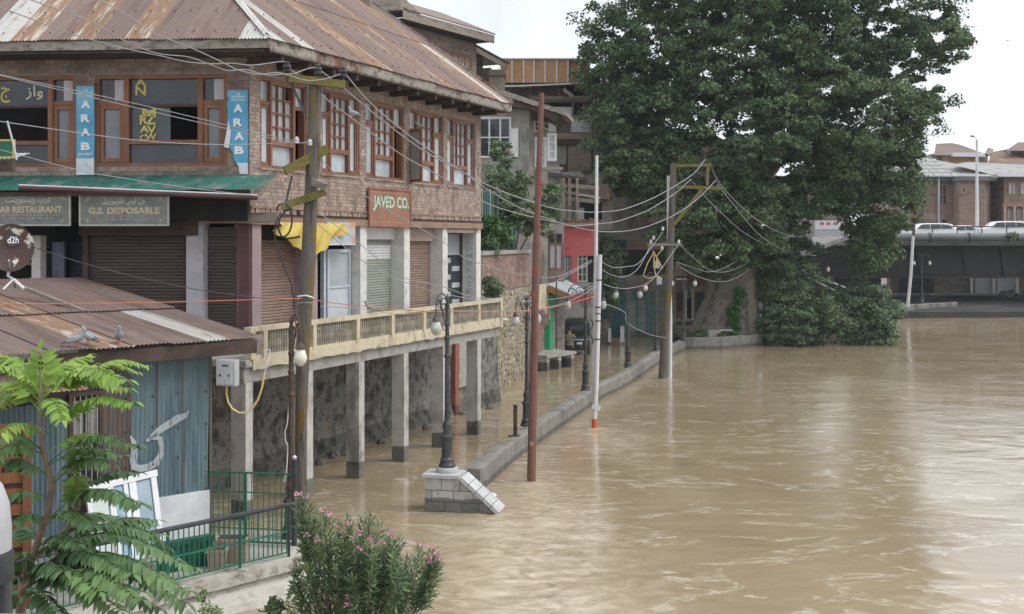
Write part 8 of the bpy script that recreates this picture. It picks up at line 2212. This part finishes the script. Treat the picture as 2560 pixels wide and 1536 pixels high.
for _ in range(1500):
    x_ = rng.uniform(715, 1000); y_ = rng.uniform(1420, 1580)
    if (x_ - 715) < (1500 - y_) * .25: continue
    q_ = P(x_, y_, OY + rng.uniform(.1, .9)); Pl.append(q_); Tl.append(V((rng.gauss(0, .6), rng.gauss(0, .5), .6))); Nl.append(V((rng.gauss(0, .6), -.4, .5))); Sl.append(rng.uniform(.12, .18))
leaf_mesh('foliage', np.array([tuple(v_) for v_ in Pl]), np.array([tuple(v_) for v_ in Nl]), np.array(Sl), leaf_ole, ol, .19, 0.02, np.array([tuple(v_) for v_ in Tl]))
part(ol, 'branches', stm, M('oleander_twig', [(.10, .085, .055), (.15, .12, .08)], 6, .8, 0))['kind'] = 'stuff'
for x_, y_ in FL:
    c_ = P(x_, y_, OY - .37); mb = MB()
    for k_ in range(rng.choice([5, 8, 10])):
        a_ = k_ * 1.2566 + rng.random(); o_ = V((rng.gauss(0, .022), rng.gauss(0, .015), rng.gauss(0, .018)))
        d_ = V((math.cos(a_), -.5, math.sin(a_))).normalized(); s_ = V((-math.sin(a_), 0, math.cos(a_)))
        b_ = c_ + o_
        mb.add([b_, b_ + d_ * .022 + s_ * .016, b_ + d_ * .040, b_ + d_ * .022 - s_ * .016], [(0, 1, 2, 3)])
    part(ol, 'flower', mb, flower_m)
shrub('wall_weed', 'small green weed sprouting against the retaining wall', tuple(P(690, 1540, 18.9)), [blob(686, 1520, 18.9, 22, 26, .12)], 18, 50, .09, .075, leaf_ole, 'weed', 4)
shrub('wall_weed', 'pale thin weed on the concrete wall below the fence', tuple(P(510, 1545, 17.6)), [blob(508, 1500, 17.6, 12, 40, .1), blob(530, 1530, 17.6, 22, 14, .1)], 14, 26, .09, .06, M('pale_weed', [(.16, .22, .09), (.24, .30, .13)], 3, .6, 0, rnd=.2, trans=.2), 'weed', 3)
shrub('dry_planter_plant', 'dry little plant in the larger clay planter', tuple(P(568, 1395, 20.9)), [blob(566, 1370, 20.9, 24, 16, .1)], 16, 30, .08, .05, M('dry_leaf', [(.20, .15, .11), (.26, .23, .14)], 3, .7, 0, rnd=.2), 'plant', 4)

# ------------------------------------------------------------------ birds, debris
def pigeon(p_, head, label, s_=1.0, lean=.25, cat='pigeon', group='pigeons resting about the roofs'):
    """p_ = feet, head = +1 facing right, -1 facing left, or an angle in degrees"""
    t_ = thing('pigeon', label, cat, p_, group)
    a0 = 0 if head == 1 else (180 if head == -1 else head)
    U_ = V((math.cos(R(a0)), math.sin(R(a0)), 0)); W_ = V((-U_.y, U_.x, 0))
    o_ = V(p_) + UP * .09 * s_
    X = lambda x, z: o_ + (U_ * x + UP * z) * s_
    spine = [(-.13, -.03, .012, .01), (-.07, .0, .038, .034), (.0, .025, .058, .056), (.06, .055, .055, .055), (.10, .095, .036, .036), (.115, .13, .026, .027), (.125, .155, .029, .029), (.14, .168, .024, .024), (.158, .168, .008, .008)]
    rings = []
    for i_, (x_, z_, rw, rh_) in enumerate(spine):
        c_ = X(x_, z_); n_ = 10
        tx, tz = (spine[min(i_ + 1, 8)][0] - spine[max(i_ - 1, 0)][0], spine[min(i_ + 1, 8)][1] - spine[max(i_ - 1, 0)][1]); l_ = math.hypot(tx, tz)
        nv_ = (U_ * (-tz / l_) + UP * (tx / l_))
        rings.append([c_ + (W_ * math.cos(2 * math.pi * k_ / n_) * rw + nv_ * math.sin(2 * math.pi * k_ / n_) * rh_) * s_ for k_ in range(n_)])
    bodym = M('pigeon_grey', [(.16, .18, .20), (.30, .33, .36), (.09, .10, .12)], 14, .7, .1, lo=.3, hi=.7)
    mb_ = MB(); mb_.loft(rings); part(t_, 'body', mb_, bodym, 60)
    mb_ = MB(); mb_.hexa([X(-.22, -.055) - W_ * .028 * s_, X(-.22, -.055) + W_ * .028 * s_, X(-.06, .0) + W_ * .03 * s_, X(-.06, .0) - W_ * .03 * s_, X(-.22, -.045) - W_ * .028 * s_, X(-.22, -.045) + W_ * .028 * s_, X(-.06, .03) + W_ * .03 * s_, X(-.06, .03) - W_ * .03 * s_]); part(t_, 'tail', mb_, M('pigeon_dark', [(.05, .055, .065), (.09, .10, .11)], 9, .7, 0))
    for sg in (-1, 1):
        part(t_, 'wing', MB().ell(X(-.03, .025) + W_ * sg * .05 * s_, (.105 * s_, .018 * s_, .045 * s_), 10, 6, (Matrix.Rotation(R(a0), 3, 'Z') @ Matrix.Rotation(R(-18), 3, 'Y'))), M('pigeon_wing', [(.26, .28, .30), (.36, .38, .40), (.08, .085, .09)], 22, .7, 0, lo=.35, hi=.7), 60)
        part(t_, 'leg', MB().tube([X(.01, -.02) + W_ * sg * .02 * s_, X(.015, -.09) + W_ * sg * .02 * s_], .006 * s_, 5), red_m)
    part(t_, 'beak', MB().tube([X(.155, .167), X(.185, .158)], [.008 * s_, .002 * s_], 6), iron_m)
def on_roof(px, py):
    # point of the shed roof plane behind a pixel
    k = (px - 1280) / F; m = (py - HZ) / F
    best = None
    for i_ in range(400):
        Y = 19.5 + i_ * .02; q = P(px, py, Y)
        t_ = -(V((q.x, q.y)) - RFR.o).dot(RFR.n); zr = zt_ + sl_ * t_ + .02
        if best is None or abs(q.z - zr) < best[0]: best = (abs(q.z - zr), q)
    return best[1]
pigeon(on_roof(190, 868), 1, 'pigeon on the shed roof pecking beside another, seen side on', 1.15)
pigeon(on_roof(222, 861), 150, 'pigeon half hidden behind its neighbour on the shed roof', 1.1)
pigeon(on_roof(297, 858), -70, 'lone pigeon facing outwards near the shed roof edge', 1.1)
pigeon(P(884, 299, 27.9), 140, 'pale pigeon perched on the sagging cable before the windows', 1.15)
pigeon(OC.p(.45, Z_SILL + 1.53, 0), 160, 'small dark pigeon sitting on the open casement', .8)
pigeon(PILF.p(PILF.at(930, 780)[0], RT + .0, -.02), 180, 'dark pigeon walking on the balcony rail', 1.15)
def flyer(p_, s_, label, tilt):
    t_ = thing('flying_bird', label, 'bird', p_, 'birds gliding beside the tree')
    p_ = V(p_); bm_ = M('kite_brown', [(.05, .045, .04), (.09, .08, .07)], 4, .8, 0)
    part(t_, 'body', MB().ell(p_, (.09 * s_, .25 * s_, .08 * s_), 8, 6), bm_, 60)
    for sg in (-1, 1):
        mb_ = MB(); mb_.prism([p_ + V((sg * x_ * s_, y_ * s_, z_ * s_ + sg * x_ * tilt * s_)) for x_, y_, z_ in ((.04, -.10, 0), (.45, -.14, .10), (.85, .0, .02), (.45, .08, .08), (.04, .12, 0))], (0, 0, .015 * s_)); part(t_, 'wing', mb_, bm_)
    part(t_, 'tail', MB().prism([p_ + V((-.03 * s_, .2 * s_, 0)), p_ + V((.03 * s_, .2 * s_, 0)), p_ + V((.12 * s_, .45 * s_, -.02)), p_ + V((-.12 * s_, .45 * s_, -.02))], (0, 0, .012 * s_)), bm_)
flyer(P(2433, 68, 75), .42, 'nearer dark bird gliding right of the tree crown', .04)
flyer(P(2520, 102, 95), .4, 'farther faint bird gliding near the picture\'s right edge', -.1)
def debris(px, py, s_, m_, label, name='floating_debris', cat='debris'):
    q_ = G(px, py); mb_ = MB()
    rg_ = [[q_ + V(((math.cos(a_) * r_ + .15 * mnoise.noise(V((a_, h_, px)))) * s_, math.sin(a_) * r_ * .7 * s_, h_ * s_ * (1 + .5 * mnoise.noise(V((a_ * 2, px, h_)))))) for a_ in [2 * math.pi * k_ / 9 for k_ in range(9)]] for r_, h_ in ((.8, -.3), (1, .05), (.7, .4), (.25, .55))]
    mb_.loft(rg_); return solo(name, mb_, m_, label, cat, smooth=30)
debris(1050, 1042, .26, tyre_m, 'black rubbish sack against the basement wall')
debris(1044, 1056, .24, M('blue_grey_sack', [(.16, .19, .22), (.28, .31, .34)], 4, .6, .2), 'blue-grey sack lying below the black one')
debris(1028, 1062, .18, white_p, 'pale crumpled bag by the basement wall')
debris(2424, 786, .55, white_p, 'pale rubbish bags at the water edge below the bridge')
debris(1243, 1052, .05, wood_dark, 'tiny dark scrap afloat in the drowned street')
debris(1232, 1240, .10, white_p, 'white crumpled plastic afloat by the pedestal')
for k_, (x_, y_) in enumerate(((1258, 1102), (1246, 1110))):
    q_ = G(x_, y_, .55); mb = MB()
    for j_ in range(26):
        a_ = rng.uniform(0, 6.28); c_ = q_ + V((rng.gauss(0, .16), rng.gauss(0, .16), .012 + rng.random() * .02)); d_ = V((math.cos(a_), math.sin(a_), 0)) * rng.uniform(.05, .14)
        mb.tube([c_ - d_, c_ + V((0, 0, .01)), c_ + d_], .006, 4, False)
    o = solo('dry_straw', mb, M('straw', [(.30, .26, .17), (.42, .37, .26)], 9, .9, 0), 'dry straw caught on the flood wall top, %s clump' % ('larger farther' if k_ == 0 else 'nearer'), 'straw'); o['kind'] = 'stuff'

# ------------------------------------------------------------------ thin monsoon haze
hz_ = MB(); hz_.box(-405, 405, -205, 525, -3.4, 38)
hm_ = bpy.data.materials.new('haze_air'); hm_.use_nodes = True
ht = hm_.node_tree; ht.nodes.remove(ht.nodes['Principled BSDF'])
pv = ht.nodes.new('ShaderNodeVolumePrincipled'); pv.inputs['Color'].default_value = (.86, .92, .98, 1); pv.inputs['Density'].default_value = .00035
ht.links.new(pv.outputs['Volume'], ht.nodes['Material Output'].inputs['Volume'])
o = part(None, 'haze', hz_, hm_); o['kind'] = 'stuff'
